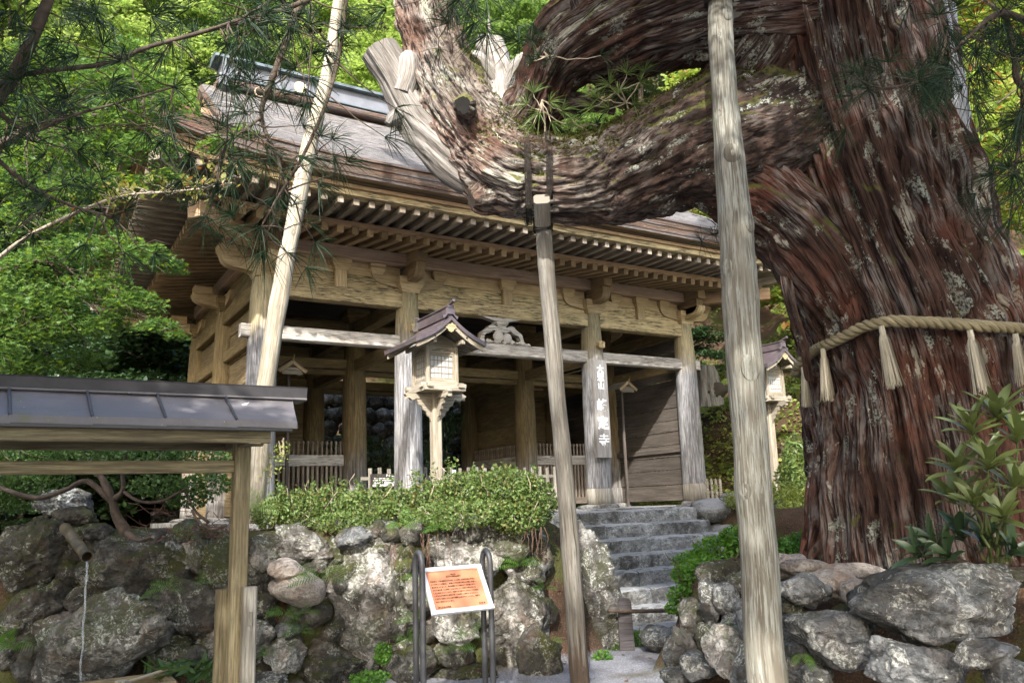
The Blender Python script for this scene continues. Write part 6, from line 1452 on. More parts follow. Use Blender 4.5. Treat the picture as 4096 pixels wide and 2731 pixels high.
# dead pale snag behind the roof and a rotten stump on the right slope
sgz = at(1140, 330, 22)
sn = thing('dead_snag', 'pale dead tree stump with side arms rising behind the gate roof', 'dead tree', sgz)
limb('trunk', [(1155, 420, 22, 42), (1152, 280, 22, 40), (1143, 200, 22, 36), (1138, 150, 22, 32), (1128, 105, 22, 30), (1130, 88, 22, 24)], M['snag_wood'], sn, 70, 40, flute=0.06, seed=81, k_around=4)
limb('arm', [(1140, 185, 21.8, 16), (1110, 140, 21.6, 13), (1090, 128, 21.5, 10), (1076, 136, 21.4, 6)], M['snag_wood'], sn, 40, 20, flute=0.02, seed=83, k_around=5)
limb('arm', [(1160, 200, 21.8, 18), (1185, 150, 21.6, 14), (1208, 128, 21.5, 10), (1230, 124, 21.4, 6)], M['snag_wood'], sn, 40, 20, flute=0.02, seed=84, k_around=5)
limb('arm', [(1128, 100, 22, 4), (1124, 70, 22, 3), (1122, 32, 22, 1.5)], M['snag_wood'], sn, 20, 8, flute=0.004, seed=85)
stz = at(1625, 890, 19)
stp = thing('rotten_stump', 'rotten broken stump among ferns on the slope right of the gate', 'stump', stz)
limb('stump', [(1628, 930, 19, 32), (1625, 890, 19, 28), (1622, 855, 19, 25), (1622, 838, 19, 18)], M['snag_wood'], stp, 60, 50, flute=0.035, seed=87, k_around=4)
put('root_mass', rock_mesh('root_mass', (0.32, 0.3, 0.22), 88, M['plank_dark'], 3, 0.6, 0.2), stp, Matrix.Translation(at(1645, 895, 18.9)))

# stone retaining wall seen through the gate
bw = thing('stone_wall', 'pale stone retaining wall seen through the passage behind the gate', 'stone wall', (0, 7.4, 0))
RKB = [rock_mesh('stone', (0.30, 0.22, 0.22), 200+q, M['rock_white'] if q % 2 else M['rock'], 3, 0.85, 0.08) for q in range(8)]
rs = np.random.RandomState(9)
for r_ in range(8):
    x = -4.6 + 0.2*(r_ % 2)
    while x < 4.6:
        w = 0.36 + 0.22*rs.rand()
        put('stone', RKB[rs.randint(8)], bw, Matrix.Translation((x, 7.15 + 0.14*r_ + 0.05*rs.randn(), 0.15 + 0.40*r_)) @ Matrix.Rotation(rs.rand()*0.6-0.3, 4, 'Y') @ Matrix.Diagonal((w/0.42, 1.2, 1.1+0.3*rs.rand(), 1))); x += w
def shrub(label, clumps, mat, leaf_s, n, seed, name='shrub', cat='shrub', group=None, shape=RHOMB, tilt=0.7, twigs=14, twig_mat='twig', root=None, shell=0.35):
    """clumps: overview x, y, distance, radii in overview px"""
    rs = np.random.RandomState(seed); P = []; tops = []
    base = at(*clumps[0][:3]) if root is None else np.asarray(root, float)
    if root is None: base = base - UP*clumps[0][4]*m_per_px(clumps[0][2])*0.8
    t = thing(name, label, cat, base, group)
    for c in clumps:
        x, y, d, rx, ry = c; s = m_per_px(d); dep = 0.8*rx*s
        q = clump_points((0, 0, 0), (rx*s, dep, ry*s), int(n*rx*ry/2500) + 30, rs, shell)
        q = q[:, 0:1]*RH + q[:, 1:2]*FH + q[:, 2:3]*UP + at(x, y, d); P.append(q); tops.append((at(x, y, d), rx*s, ry*s))
    if name == 'azalea_shrub':
        for k in range(40):
            c, rx, ry = tops[rs.randint(len(tops))]; a = rs.randn(2); e = c + RH*rx*a[0]*0.6 + UP*ry*(0.75 + 0.45*rs.rand()) - FH*rx*0.5*rs.rand(); P.append(clump_points(e, (.05, .05, .07 + .06*rs.rand()), 26, rs))
    put('foliage', leaves('foliage', np.concatenate(P), leaf_s, M[mat], shape, tilt, rs=rs), t)
    mb = MB()
    for k in range(twigs):
        c, rx, ry = tops[rs.randint(len(tops))]; a = rs.randn(3); e = c + RH*rx*a[0]*0.55 + UP*ry*(0.5+0.5*abs(a[1])) + FH*rx*a[2]*0.4
        branchy(mb, c - UP*ry*0.9 + RH*rx*a[0]*0.2, e, 0.008, 0.003, 0.05*rs.randn(), 6, 0.07, rs)
    put('twigs', mb.mesh('twigs', M[twig_mat]), t); return t
# hedge on the wall
shrub('clipped azalea hedge on the wall in front of the left lattice fence', [(620, 1180, 8.5, 50, 34), (690, 1172, 8.6, 70, 42), (760, 1160, 8.8, 80, 42), (840, 1165, 8.8, 74, 44), (800, 1200, 8.4, 90, 26)], 'azalea', 0.036, 1500, 1, 'azalea_shrub', twigs=26, twig_mat='twig_pale')
shrub('loose azalea hedge on the wall between the wooden lantern and the centre pole', [(920, 1168, 8.9, 70, 46), (1000, 1152, 8.9, 80, 52), (1080, 1132, 8.8, 86, 54), (1160, 1130, 8.7, 90, 58), (1225, 1150, 8.6, 56, 62), (1060, 1180, 8.4, 120, 34), (1190, 1190, 8.4, 70, 36)], 'azalea', 0.038, 1500, 2, 'azalea_shrub', twigs=44, twig_mat='twig_pale')
shrub('upright pale twigs with few leaves behind the shelter post', [(625, 1060, 8.9, 40, 40), (600, 1090, 8.8, 40, 30), (650, 1030, 9.0, 20, 20)], 'shrub_yellow', 0.035, 120, 3, twigs=16, twig_mat='twig_pale', shell=0)
# twisted shrub at the left
ts = shrub('spreading shrub with twisted brown stems above the water spout', [(60, 1045, 7.6, 110, 26), (200, 1040, 7.5, 110, 24), (340, 1045, 7.4, 110, 26), (470, 1050, 7.5, 90, 26), (70, 1105, 7.6, 100, 30), (380, 1115, 7.3, 90, 26), (480, 1110, 7.2, 70, 28), (430, 1150, 7.3, 60, 18), (20, 1150, 7.5, 60, 30)], 'azalea_dark', 0.040, 620, 4, twigs=20)
for rows in ([(292, 1225, 7.3, 19), (268, 1185, 7.3, 15), (258, 1150, 7.3, 13), (242, 1115, 7.3, 12), (225, 1088, 7.35, 9), (180, 1075, 7.4, 6)], [(256, 1150, 7.3, 11), (200, 1105, 7.3, 9), (150, 1125, 7.25, 8), (90, 1143, 7.25, 8), (30, 1130, 7.25, 7), (-20, 1110, 7.3, 5)], [(262, 1145, 7.3, 10), (282, 1125, 7.25, 8), (280, 1080, 7.3, 6), (290, 1040, 7.3, 4)], [(282, 1128, 7.25, 6), (320, 1150, 7.2, 6), (370, 1150, 7.15, 5), (430, 1120, 7.1, 3)], [(292, 1225, 7.25, 12), (320, 1240, 7.1, 8), (350, 1232, 7.0, 5)], [(480, 1200, 7.2, 6), (450, 1175, 7.2, 5), (432, 1140, 7.2, 4), (415, 1100, 7.2, 3)], [(520, 1205, 7.2, 6), (485, 1215, 7.1, 5), (455, 1195, 7.1, 4), (440, 1170, 7.1, 3)]):
    limb('stem', [(a_, b_, c_, d_*0.72) for a_, b_, c_, d_ in rows], M['branch_brown'], ts, 40, 14, flute=0.006, seed=91, k_around=10)
shrub('bright green leafy shrub between the stone stairs and the thick prop pole', [(1600, 1290, 8.3, 60, 28), (1650, 1262, 8.3, 60, 34), (1690, 1240, 8.3, 40, 36), (1575, 1320, 8.0, 36, 22), (1640, 1300, 8.0, 60, 24)], 'shrub_bright', 0.042, 1150, 6, shape=OVAL, twigs=18)
shrub('bright green leafy shrub between the thick prop pole and the cedar', [(1790, 1262, 8.3, 60, 28), (1835, 1250, 8.4, 40, 30), (1750, 1258, 8.3, 50, 30)], 'shrub_bright', 0.042, 1150, 7, shape=OVAL, twigs=10)
shrub('small green shrub hanging over the middle stone steps', [(1570, 1368, 7.8, 40, 26), (1555, 1395, 7.7, 28, 18), (1600, 1350, 7.9, 36, 22)], 'shrub_bright', 0.042, 1150, 8, shape=OVAL, twigs=10)
shrub('yellow green azalea on the slope behind the right lantern post', [(1720, 1145, 13, 60, 28), (1790, 1150, 13, 60, 30), (1840, 1165, 12.8, 40, 30), (1800, 1185, 12.6, 50, 20)], 'shrub_yellow', 0.05, 1500, 9, 'azalea_shrub', twigs=12)
shrub('tuft of small leaves left of the barrier foot', [(1385, 1512, 8.5, 26, 20)], 'shrub_bright', 0.028, 2600, 10, 'seedling', 'plant', twigs=4)
shrub('tuft of small leaves behind the barrier post', [(1462, 1470, 9.2, 26, 24), (1410, 1485, 9.0, 18, 20)], 'shrub_bright', 0.028, 2600, 11, 'seedling', 'plant', twigs=4)
shrub('low leafy seedlings along the foot of the wall left of the information board', [(850, 1555, 6.9, 50, 16), (880, 1500, 7.0, 22, 26)], 'shrub_bright', 0.030, 1600, 12, 'seedling', 'plant', twigs=4)
shrub('small round leaved plant on the flat stone at the cedar foot', [(2080, 1305, 5.5, 30, 14), (2045, 1330, 5.4, 14, 8)], 'shrub_bright', 0.034, 1800, 13, 'seedling', 'plant', shape=OVAL, twigs=2)
shrub('umbrella pine sapling beside the cedar trunk on the slope', [(1830, 1060, 14, 34, 70), (1810, 1100, 14, 30, 40)], 'needle_light', 0.10, 900, 14, 'sapling', 'sapling', shape=LANCE, twigs=6)
for j, (cl, sd) in enumerate((([(790, 1060, 16, 60, 60), (860, 1050, 17, 60, 50)], 15), ([(980, 985, 17.5, 70, 70), (1030, 960, 18, 40, 60), (960, 1060, 16.5, 60, 50)], 16))):
    shrub(('dark leafy shrub seen through the left bay of the gate', 'dark strap leaved shrub seen through the passage of the gate')[j], cl, 'dark_leaf', 0.12, 500, sd, shape=LANCE, twigs=8)
# tangled twigs and needles under the left shrub
rs = np.random.RandomState(31); mb = MB()
for q in range(60):
    a = at(330 + 210*rs.rand(), 1175 + 70*rs.rand(), 7.15 + 0.3*rs.rand()); b = a + RH*rs.randn()*0.2 + UP*rs.randn()*0.07 + FH*rs.randn()*0.1; branchy(mb, a, b, 0.004, 0.002, 0.1*rs.randn(), 5, 0.1, rs)
tag(mb.build('dead_twigs', M['root']), 'tangle of dead twigs and needles on the wall top under the shrub', 'twigs', kind='stuff')
mb = MB()
for cx, cy, n_, l in ((995, 1250, 9, 70), (1222, 1235, 9, 60), (905, 1275, 7, 44)):
    d = wall_d(cx) - 0.12 if cx < 1240 else 8.1
    for q in range(n_):
        a = at(cx + 24*rs.randn()*0.6, cy - 25, d); b = a - UP*l*m_per_px(d)*(0.6 + 0.7*rs.rand()) + RH*rs.randn()*0.05 - FH*0.03; branchy(mb, a, b, 0.005, 0.002, 0.03*rs.randn(), 6, 0.06, rs)
tag(mb.build('hanging_roots', M['root']), 'reddish brown roots hanging over the stones of the wall', 'roots', kind='stuff')

# ferns
def frond_mesh(name, mat, n=11, L=1.0, seed=0):
    rs = np.random.RandomState(seed); V, F = [], []; 
    def sp(t): return np.array([0, L*(t - 0.12*t*t*t), L*(0.42*t - 0.62*t*t)])
    def quad(a, b, w):
        d = b - a; s = np.cross(d, (0, 0, 1)); s = s/np.linalg.norm(s)*w; i = len(V); V.extend([a - s*.3, a*0.55 + b*0.45 - s, b, a*0.55 + b*0.45 + s, a + s*.3]); F.append([i, i+1, i+2, i+3, i+4])
    for k in range(n):
        t = 0.14 + 0.84*k/(n-1); l = 0.30*L*math.sin(math.pi*min(1, (1.06-t)*0.72 + 0.10))*(1.0 if t > .2 else .8); p = sp(t); tn = sp(min(1, t+.02)) - sp(t-.02); tn /= np.linalg.norm(tn)
        for s in (-1, 1):
            e = p + np.array([s*l, 0, 0]) + tn*l*0.38 - np.array([0, 0, 0.10*l]); quad(p, e, 0.017*L*(0.6 + l/L*1.6)); 
            for j in (.3, .52, .74):                              # notched pinnae
                pp_ = lerp(p, e, j); ll = 0.10*l*(1.2-j); quad(pp_, pp_ + tn*ll*1.3, 0.008*L*.6); quad(pp_, pp_ - tn*ll*1.3, 0.008*L*.6)
    quad(sp(0), sp(.5), 0.008*L); quad(sp(.5), sp(1), 0.006*L)
    me = bpy.data.meshes.new(name); fill(me, np.array(V), np.array([i for f in F for i in f]), np.array([len(f) for f in F])); me.materials.append(mat); return me
FR = [frond_mesh('frond', M['fern'], seed=q) for q in range(2)]; FRP = [frond_mesh('frond', M['fern_pale'], seed=q) for q in range(2)]
def fern(x, y, d, size, n, label, seed, mats=FR, face=True, spread=2.6, tilt=0.15):
    rs = np.random.RandomState(seed); c = at(x, y, d); L = size*m_per_px(d); t = thing('fern', label, 'fern', c, 'ferns on the stones')
    for q in range(n):
        a = (q/(max(1, n-1)) - .5)*spread + 0.2*rs.randn(); y_ = unit(RH*math.sin(a) + UP*(0.55*math.cos(a) + 0.05 + tilt - 0.15) - FH*(0.40 + 0.15*rs.randn()))
        z_ = UP*0.75 - FH*0.6; z_ = unit(z_ - y_*np.dot(z_, y_)); side = np.cross(y_, z_); s = 1.2*L*(0.75 + 0.4*rs.rand())
        put('frond', mats[q % 2], t, basis_m(side*s, y_*s, z_*s, c))
FD = [(735, 1330, 60, 6, 'fern spreading right of the two smooth protruding stones'), (390, 1352, 48, 6, 'dark fern on the mossy boulder left of the shelter posts'), (30, 1490, 66, 6, 'large dim fern in the lower left corner of the wall'), (655, 1412, 40, 5, 'small fern below the two smooth protruding stones'), (690, 1450, 36, 4, 'small fern on the dark cleft right of the shelter post'), (620, 1500, 34, 4, 'small fern beside the white stone near the shelter foot'), (710, 1405, 26, 3, 'tiny fern above the big slanted boulder'),
 (945, 1425, 40, 4, 'fern behind the left tube leg of the information board'), (955, 1330, 26, 3, 'tiny fern at the upper left of the information board'), (1080, 1462, 40, 4, 'fern under the right corner of the information board'), (1195, 1300, 44, 5, 'fern growing up between the stones left of the centre pole'), (1250, 1352, 34, 4, 'small fern in the joint left of the centre pole'), (1048, 1495, 40, 5, 'fern low on the wall between the board legs'), (940, 1470, 40, 5, 'fern low on the wall left of the board legs'), (1250, 1535, 40, 6, 'pale fern at the wall foot left of the centre pole base'), (1265, 1475, 26, 4, 'small fern above the wall foot left of the centre pole'),
 (590, 1170, 60, 6, 'bright fern on the wall top right of the shelter post'), (925, 1210, 40, 5, 'fern hanging from the wall top below the lantern'), (1010, 1215, 36, 5, 'fern on the wall top above the information board'), (430, 1235, 34, 4, 'little fern under the dead twigs on the wall'), (350, 1370, 30, 3, 'little fern in the gap beside the mossy boulder'), (470, 1340, 26, 3, 'tiny grass like fern above the grey boulder')]
for q, (x, y, sz, n, lab) in enumerate(FD): fern(x, y, wall_d(x) - 0.34 + 0.0012*(1400-y)*0.8, sz, n, lab, 400+q, FRP if 'pale' in lab or 'bright' in lab else FR)
fern(1668, 1445, 6.05, 26, 4, 'small fern among the grey stones left of the thick prop pole', 440); fern(1840, 1500, 5.05, 40, 3, 'hanging fern in the dark gap right of the thick prop pole', 441, tilt=-0.7)
# bamboo grass under the shrub at the bottom left
rs = np.random.RandomState(33); P = np.array([at(330 + 220*rs.rand(), 1515 + 45*rs.rand(), 6.4 + 0.3*rs.rand()) for q in range(130)])
tag(put('bamboo_grass', leaves('bamboo_grass', P, 0.13, M['azalea_dark'], LANCE, 0.7, rs=rs)), 'dark bamboo grass at the wall foot left of the shelter posts', 'grass', kind='stuff')
# ferns and litter covering the right hand slope
rs = np.random.RandomState(35); blocks = []
me0 = FRP[0]; V0 = np.zeros(len(me0.vertices)*3); me0.vertices.foreach_get('co', V0); V0 = V0.reshape(-1, 3)
T0 = np.array([p.loop_total for p in me0.polygons]); I0 = np.array([l.vertex_index for l in me0.loops])
xs = 4.9 + 6*rs.rand(1700)**1.3; ys = -2.5 + 10*rs.rand(1700); zs = ground_h(xs, ys)
for mname, sel in (('fern_pale', slice(0, 1000)), ('fern', slice(1000, 1700))):
    blocks = []
    for x, y, z in zip(xs[sel], ys[sel], zs[sel]):
        if noise3(np.array([[x*0.6, y*0.6, 3.1]]))[0] < -0.12 and mname == 'fern_pale': continue
        a = rs.rand()*6.28; e = 0.2 + 0.5*rs.rand(); s = 0.24 + 0.24*rs.rand(); o_ = np.array([math.cos(a), math.sin(a), 0]); y_ = o_*math.cos(e) + UP*math.sin(e); z_ = UP*math.cos(e) - o_*math.sin(e); x_ = np.cross(y_, z_)
        blocks.append(((V0[:, 0:1]*x_ + V0[:, 1:2]*y_ + V0[:, 2:3]*z_)*s + np.array([x, y, z+0.02]), I0, T0))
    tag(put('slope_ferns', merge('slope_ferns', blocks, M[mname])), ('pale ferns covering the sunny slope right of the gate' if mname == 'fern_pale' else 'darker ferns scattered over the slope right of the gate'), 'ferns', kind='stuff')
xs = 4.4 + 7*rs.rand(14000)**1.5; ys = -4.5 + 12*rs.rand(14000); zs = ground_h(xs, ys) + 0.02 + 0.14*rs.rand(14000)
tag(put('slope_undergrowth', leaves('slope_undergrowth', np.stack([xs, ys, zs], 1), 0.10, M['shrub_yellow'], RHOMB, 0.6, rs=rs)), 'yellow green undergrowth on the slope right of the gate', 'undergrowth', kind='stuff')
n_ = 5000; xs = -9.5 + 12*rs.rand(n_); ys = -9.5 + 9.5*rs.rand(n_); zs = ground_h(xs, ys) + 0.008 + 0.01*rs.rand(n_)
kp = (zs > -1.3) | (rs.rand(n_) < 0.12)
tag(put('leaf_litter', leaves('leaf_litter', np.stack([xs, ys, zs], 1)[kp], 0.05, M['root'], RHOMB, 0.25, rs=rs)), 'brown leaf litter scattered on the ground around the walls', 'litter', kind='stuff')

# rhododendron in front of the trunk: every big leaf is a part
def big_leaf(name, mat):
    V, F, n = [], [], 7
    for i in range(n):
        t = i/(n-1); w = 0.125*math.sin(math.pi*min(1, 0.06 + t**1.25*0.93))**0.8; zc = 0.10*math.sin(t*2.2) - 0.16*t*t
        V += [(-w, t, zc + 0.035), (0, t, zc), (w, t, zc + 0.035)]
    for i in range(n-1):
        for j in (0, 1): a = 3*i + j; F.append([a, a+1, a+4, a+3])
    me = bpy.data.meshes.new(name); fill(me, np.array(V, float), np.array(F).ravel(), np.full(len(F), 4), None, True); me.materials.append(mat); return me
BL = [big_leaf('leaf', M['rhodo']), big_leaf('leaf', M['rhodo_dark'])]
def rhodo(label, base, tips, seed):
    rs = np.random.RandomState(seed); b = at(*base); t = thing('rhododendron', label, 'shrub', b)
    for x, y, d, n, L, dark in tips:
        e = at(x, y, d); mb = MB(); P = branchy(mb, b + RH*rs.randn()*0.05, e, 0.011, 0.006, -0.05, 8, 0.04, rs); mb.build('stem', M['branch_brown'] if dark else M['rhodo'], t)
        ax = unit(P[-1]-P[-3]*0.9999 + UP*0.05*0); ax = unit(unit(e - b) + UP*0.5 - FH*0.2); X = unit(np.cross(ax, (0.3, 0.9, 0.1))); Y = np.cross(ax, X)
        for q in range(n):
            ph = q*2.399 + rs.rand()*0.3; op = 0.45 + 0.75*(q/n) + 0.12*rs.randn(); D = ax*math.cos(op) + (X*math.cos(ph) + Y*math.sin(ph))*math.sin(op); Z = unit(ax - D*np.dot(ax, D)); S = np.cross(D, Z); s = L*m_per_px(d)*(0.75 + 0.4*rs.rand())
            put('leaf', BL[1 if dark else 0], t, basis_m(S*s, D*s, Z*s, e - ax*0.03*(q/n)))
rhodo('olive green rhododendron with long leaves at the right edge before the trunk', (2290, 1290, 5.0), [(2232, 990, 4.9, 15, 88, 0), (2290, 960, 4.9, 15, 88, 0), (2335, 1010, 4.8, 14, 84, 0), (2200, 1080, 4.9, 14, 84, 0), (2270, 1070, 4.8, 15, 88, 0), (2330, 1120, 4.8, 14, 84, 0), (2240, 1160, 4.8, 13, 80, 0), (2300, 1190, 4.75, 13, 80, 0), (2190, 1150, 5.0, 10, 90, 0)], 1)
rhodo('dark green low rhododendron shoots at the cedar foot', (2250, 1310, 5.1), [(2150, 1250, 5.1, 11, 85, 1), (2115, 1275, 5.05, 8, 75, 1), (2210, 1235, 5.1, 11, 85, 1), (2260, 1250, 5.0, 10, 80, 1), (2180, 1280, 5.0, 8, 80, 1), (2320, 1270, 4.9, 10, 80, 1)], 2)

# seedlings and needles on the bent limb
def seedling(label, stem, tips, seed, mat='needle_light', L=50):
    rs = np.random.RandomState(seed); t = thing('umbrella_pine_seedling', label, 'seedling', at(*stem[0])); mb = MB(); C, A, Ls = [], [], []
    S = [at(*p) for p in stem]; mb.tube(spline(S, 12), np.linspace(0.009, 0.004, 12), 6)
    for x, y, d in tips:
        e = at(x, y, d); a = S[rs.randint(max(1, len(S)-2), len(S))] if len(S) > 2 else S[-1]; branchy(mb, a, e, 0.006, 0.003, 0.05, 6, 0.05, rs); C.append(e); A.append(unit(unit(e-a) + UP*0.7)); Ls.append(L*m_per_px(d))
    put('stem', mb.mesh('stem', M['twig_pale']), t); put('needles', whorl_mesh('needles', C, A, np.array(Ls), M[mat], 30, 0.006, rs, 0.30), t)
seedling('umbrella pine seedling with light whorls on the saddle of the limb', [(1432, 300, 6.85), (1445, 270, 6.8), (1438, 235, 6.75), (1425, 205, 6.7)], [(1400, 195, 6.65), (1440, 170, 6.65), (1375, 225, 6.65), (1420, 215, 6.6), (1470, 190, 6.7), (1455, 240, 6.7), (1400, 250, 6.7), (1480, 165, 6.75), (1365, 245, 6.7)], 3)
seedling('umbrella pine seedling with thin drooping whorls left of the saddle', [(1250, 330, 6.9), (1252, 290, 6.85), (1248, 255, 6.8), (1245, 230, 6.8)], [(1225, 215, 6.75), (1260, 235, 6.75), (1240, 260, 6.75), (1290, 255, 6.75), (1210, 240, 6.8), (1265, 280, 6.75), (1300, 285, 6.8), (1225, 285, 6.8)], 4, L=46)
seedling('umbrella pine seedling with dark whorls in the shade of the upper limb', [(1375, 290, 7.2), (1350, 285, 7.15), (1330, 290, 7.1)], [(1330, 275, 7.1), (1310, 300, 7.1), (1350, 300, 7.1), (1290, 300, 7.1), (1370, 285, 7.2)], 5, 'needle', 44)
seedling('small whorled twig growing high on the shaded inner limb', [(1262, 140, 6.75), (1258, 128, 6.7), (1250, 120, 6.7)], [(1240, 130, 6.7), (1262, 135, 6.65), (1225, 140, 6.7), (1380, 128, 6.5)], 6, 'needle', 34)
rs = np.random.RandomState(41); mb = MB()
for cx, cy, n_, w in ((1225, 318, 60, 45), (1250, 335, 50, 40), (1500, 300, 30, 60), (1470, 330, 40, 60)):
    for q in range(n_):
        a = at(cx + w*rs.randn()*0.55, cy + 8*rs.randn(), 6.55 + 0.12*rs.randn()); b = a + RH*rs.randn()*0.06 - UP*abs(rs.randn())*0.03 - FH*rs.rand()*0.04; mb.tube([a, lerp(a, b, .5) + UP*0.01, b], 0.0016, 3, False)
tag(mb.build('fallen_needles', M['root']), 'rusty fallen needles lying on top of the bent limb', 'needles', kind='stuff')

# umbrella pine boughs reaching in from above
def boughs(label, trunk_rows, branch_rows, region, n_extra, seed, d0, L, nm='umbrella_pine', mat='needle', per=30):
    rs = np.random.RandomState(seed); t = thing(nm, label, 'tree', at(*trunk_rows[0][:3]))
    limb('trunk', trunk_rows, M['branch_brown'], t, 60, 24, flute=0.012, seed=seed, k_around=6)
    C, A, Ls = [], [], []
    for rows in branch_rows:
        R = np.array([[*at(x, y, d), r_*m_per_px(d)] for x, y, d, r_ in rows]); S = spline(R, 26); mb = MB(); mb.tube(S[:, :3], S[:, 3], 8, True, 0.1, 2); 
        for j in range(4, 26, 3):
            for s in range(2):
                e = S[j, :3] + RH*rs.randn()*0.16 + UP*(rs.randn()*0.13 - 0.05) + FH*rs.randn()*0.16; branchy(mb, S[j, :3], e, 0.0045, 0.002, 0.05, 5, 0.06, rs); C.append(e); A.append(unit(e - S[j, :3] + UP*0.06))
        C.append(S[-1, :3]); A.append(unit(S[-1, :3] - S[-3, :3])); mb.build('branch', M['twig'], t, True)
    for q in range(n_extra):
        x0, y0, x1, y1 = region[rs.randint(len(region))]; d = d0*(0.85 + 0.5*rs.rand()); c = at(lerp(x0, x1, rs.rand()), lerp(y0, y1, rs.rand()), d); C.append(c); A.append(unit(rs.normal(size=3) + UP*0.3))
    Ls = np.array([L*m_per_px(d0)*(0.8 + 0.4*rs.rand()) for q in C])
    put('needles', whorl_mesh('needles', C, A, Ls, M[mat], per, 0.0038, rs, 0.32), t)
boughs('umbrella pine with dark drooping whorled boughs across the upper left', [(-440, 2100, 4.2, 74), (-420, 1500, 4.2, 70), (-380, 900, 4.2, 66), (-330, 300, 4.3, 60), (-300, -300, 4.6, 50), (-280, -900, 5.0, 30)],
 [[(-330, 330, 4.2, 26), (-120, 300, 3.9, 20), (0, 215, 3.7, 17), (60, 120, 3.6, 14), (110, 0, 3.6, 12), (150, -120, 3.6, 8)], [(-330, 260, 4.3, 18), (-60, 210, 3.9, 10), (60, 170, 3.7, 6), (250, 146, 3.7, 5.5), (330, 112, 3.7, 5), (480, 70, 3.7, 5), (690, 8, 3.7, 6), (800, -60, 3.8, 7)],
  [(800, -60, 3.8, 6), (690, 15, 3.8, 8), (660, 90, 3.75, 8), (622, 190, 3.7, 7), (600, 270, 3.7, 5), (640, 370, 3.7, 4), (655, 440, 3.7, 3)], [(800, -60, 3.8, 6), (785, 90, 3.8, 4.5), (755, 220, 3.75, 4), (700, 350, 3.7, 4), (640, 450, 3.65, 3), (600, 520, 3.6, 2)],
  [(-60, 210, 3.9, 8), (60, 300, 3.7, 4), (150, 270, 3.6, 3.5), (260, 240, 3.6, 3), (400, 200, 3.6, 2.5)], [(480, 70, 3.7, 4), (560, 40, 3.6, 4), (640, -10, 3.6, 4)], [(-60, 320, 3.9, 7), (60, 420, 3.7, 4), (160, 470, 3.6, 3), (260, 500, 3.6, 2.5)], [(600, 270, 3.7, 4), (560, 300, 3.6, 3), (520, 340, 3.6, 2.5), (500, 420, 3.6, 2)], [(1000, -90, 4.2, 6), (1050, -40, 4.2, 4), (1040, 10, 4.2, 3)]],
 [(0, 0, 430, 260), (0, 0, 300, 420), (0, 200, 260, 480), (300, 0, 620, 140), (440, 200, 680, 560), (600, 0, 800, 70), (0, 0, 160, 200), (1030, -30, 1120, 80), (1180, 40, 1230, 110)], 105, 51, 3.6, 66)
boughs('umbrella pine with dark boughs hanging in at the upper right edge', [(2910, 1900, 5.0, 62), (2900, 1500, 5.0, 60), (2860, 700, 5.0, 56), (2800, 0, 5.2, 50), (2760, -600, 5.6, 34)],
 [[(2810, 60, 5.1, 22), (2500, 20, 4.7, 14), (2352, -20, 4.5, 12), (2200, -60, 4.4, 9), (2150, 10, 4.3, 6), (2170, 60, 4.3, 4)], [(2500, 20, 4.7, 14), (2400, 60, 4.5, 10), (2300, 30, 4.4, 7), (2230, 80, 4.3, 4), (2180, 130, 4.25, 3)], [(2810, 300, 5.1, 18), (2500, 240, 4.7, 12), (2352, 200, 4.5, 9), (2330, 130, 4.5, 7), (2310, 30, 4.5, 6)], [(2352, 200, 4.5, 7), (2345, 300, 4.5, 5), (2330, 400, 4.4, 3)], [(2180, 60, 4.3, 3), (2150, 160, 4.25, 3), (2080, 195, 4.2, 3), (1995, 205, 4.15, 3)], [(2500, 320, 4.7, 10), (2420, 380, 4.6, 5), (2330, 440, 4.5, 3)]],
 [(2170, 0, 2352, 110), (2240, 60, 2352, 200), (2300, 240, 2352, 460), (2080, 150, 2200, 215)], 26, 53, 4.4, 74, per=34)
C_ = [at(x, y, 8.6) for x, y in ((1640, 540), (1612, 556), (1650, 522))]
t = thing('pine_twig', 'small whorled pine twig hanging before the eaves left of the thick prop pole', 'twig', C_[0]); mb = MB(); branchy(mb, at(1680, 470, 8.5), C_[0], 0.006, 0.003); mb.build('stem', M['twig'], t)
put('needles', whorl_mesh('needles', C_, [unit((-.3, -.5, .1))]*3, np.full(3, 0.24), M['needle'], 34, 0.006, None, 0.3), t)

# maples close by on the left
def near_maple(label, trunk_rows, clumps, seed, mat, n, leaf_s, limbs=()):
    rs = np.random.RandomState(seed); t = thing('maple_tree', label, 'tree', at(*trunk_rows[0][:3])); limb('trunk', trunk_rows, M['twig'], t, 50, 18, flute=0.01, seed=seed, k_around=6)
    P = []; mb = MB(); S0 = [at(*r_[:3]) for r_ in trunk_rows]
    for x, y, d, rx, ry in clumps:
        s = m_per_px(d); c = at(x, y, d); q = clump_points((0, 0, 0), (rx*s, 0.8*rx*s, ry*s), int(n*rx*ry/2500)+10, rs); q[:, 2] -= 0.25*(q[:, 0]**2 + q[:, 1]**2)/(rx*s)
        P.append(q[:, 0:1]*RH + q[:, 1:2]*FH + q[:, 2:3]*UP + c); a = min(S0, key=lambda p: np.linalg.norm(p-c)); Q = branchy(mb, a, c, 0.012, 0.004, -0.05, 8, 0.05, rs)
        for j in range(6): e = c + RH*rs.randn()*rx*s*0.6 + FH*rs.randn()*rx*s*0.5 - UP*abs(rs.randn())*ry*s*0.5; branchy(mb, Q[-1-j % 3], e, 0.005, 0.0015, -0.03, 5, 0.05, rs)
    put('branches', mb.mesh('branches', M['twig'], True), t); put('crown', leaves('crown', np.concatenate(P), leaf_s, M[mat], MAPLE, 0.42, rs=rs), t); return t
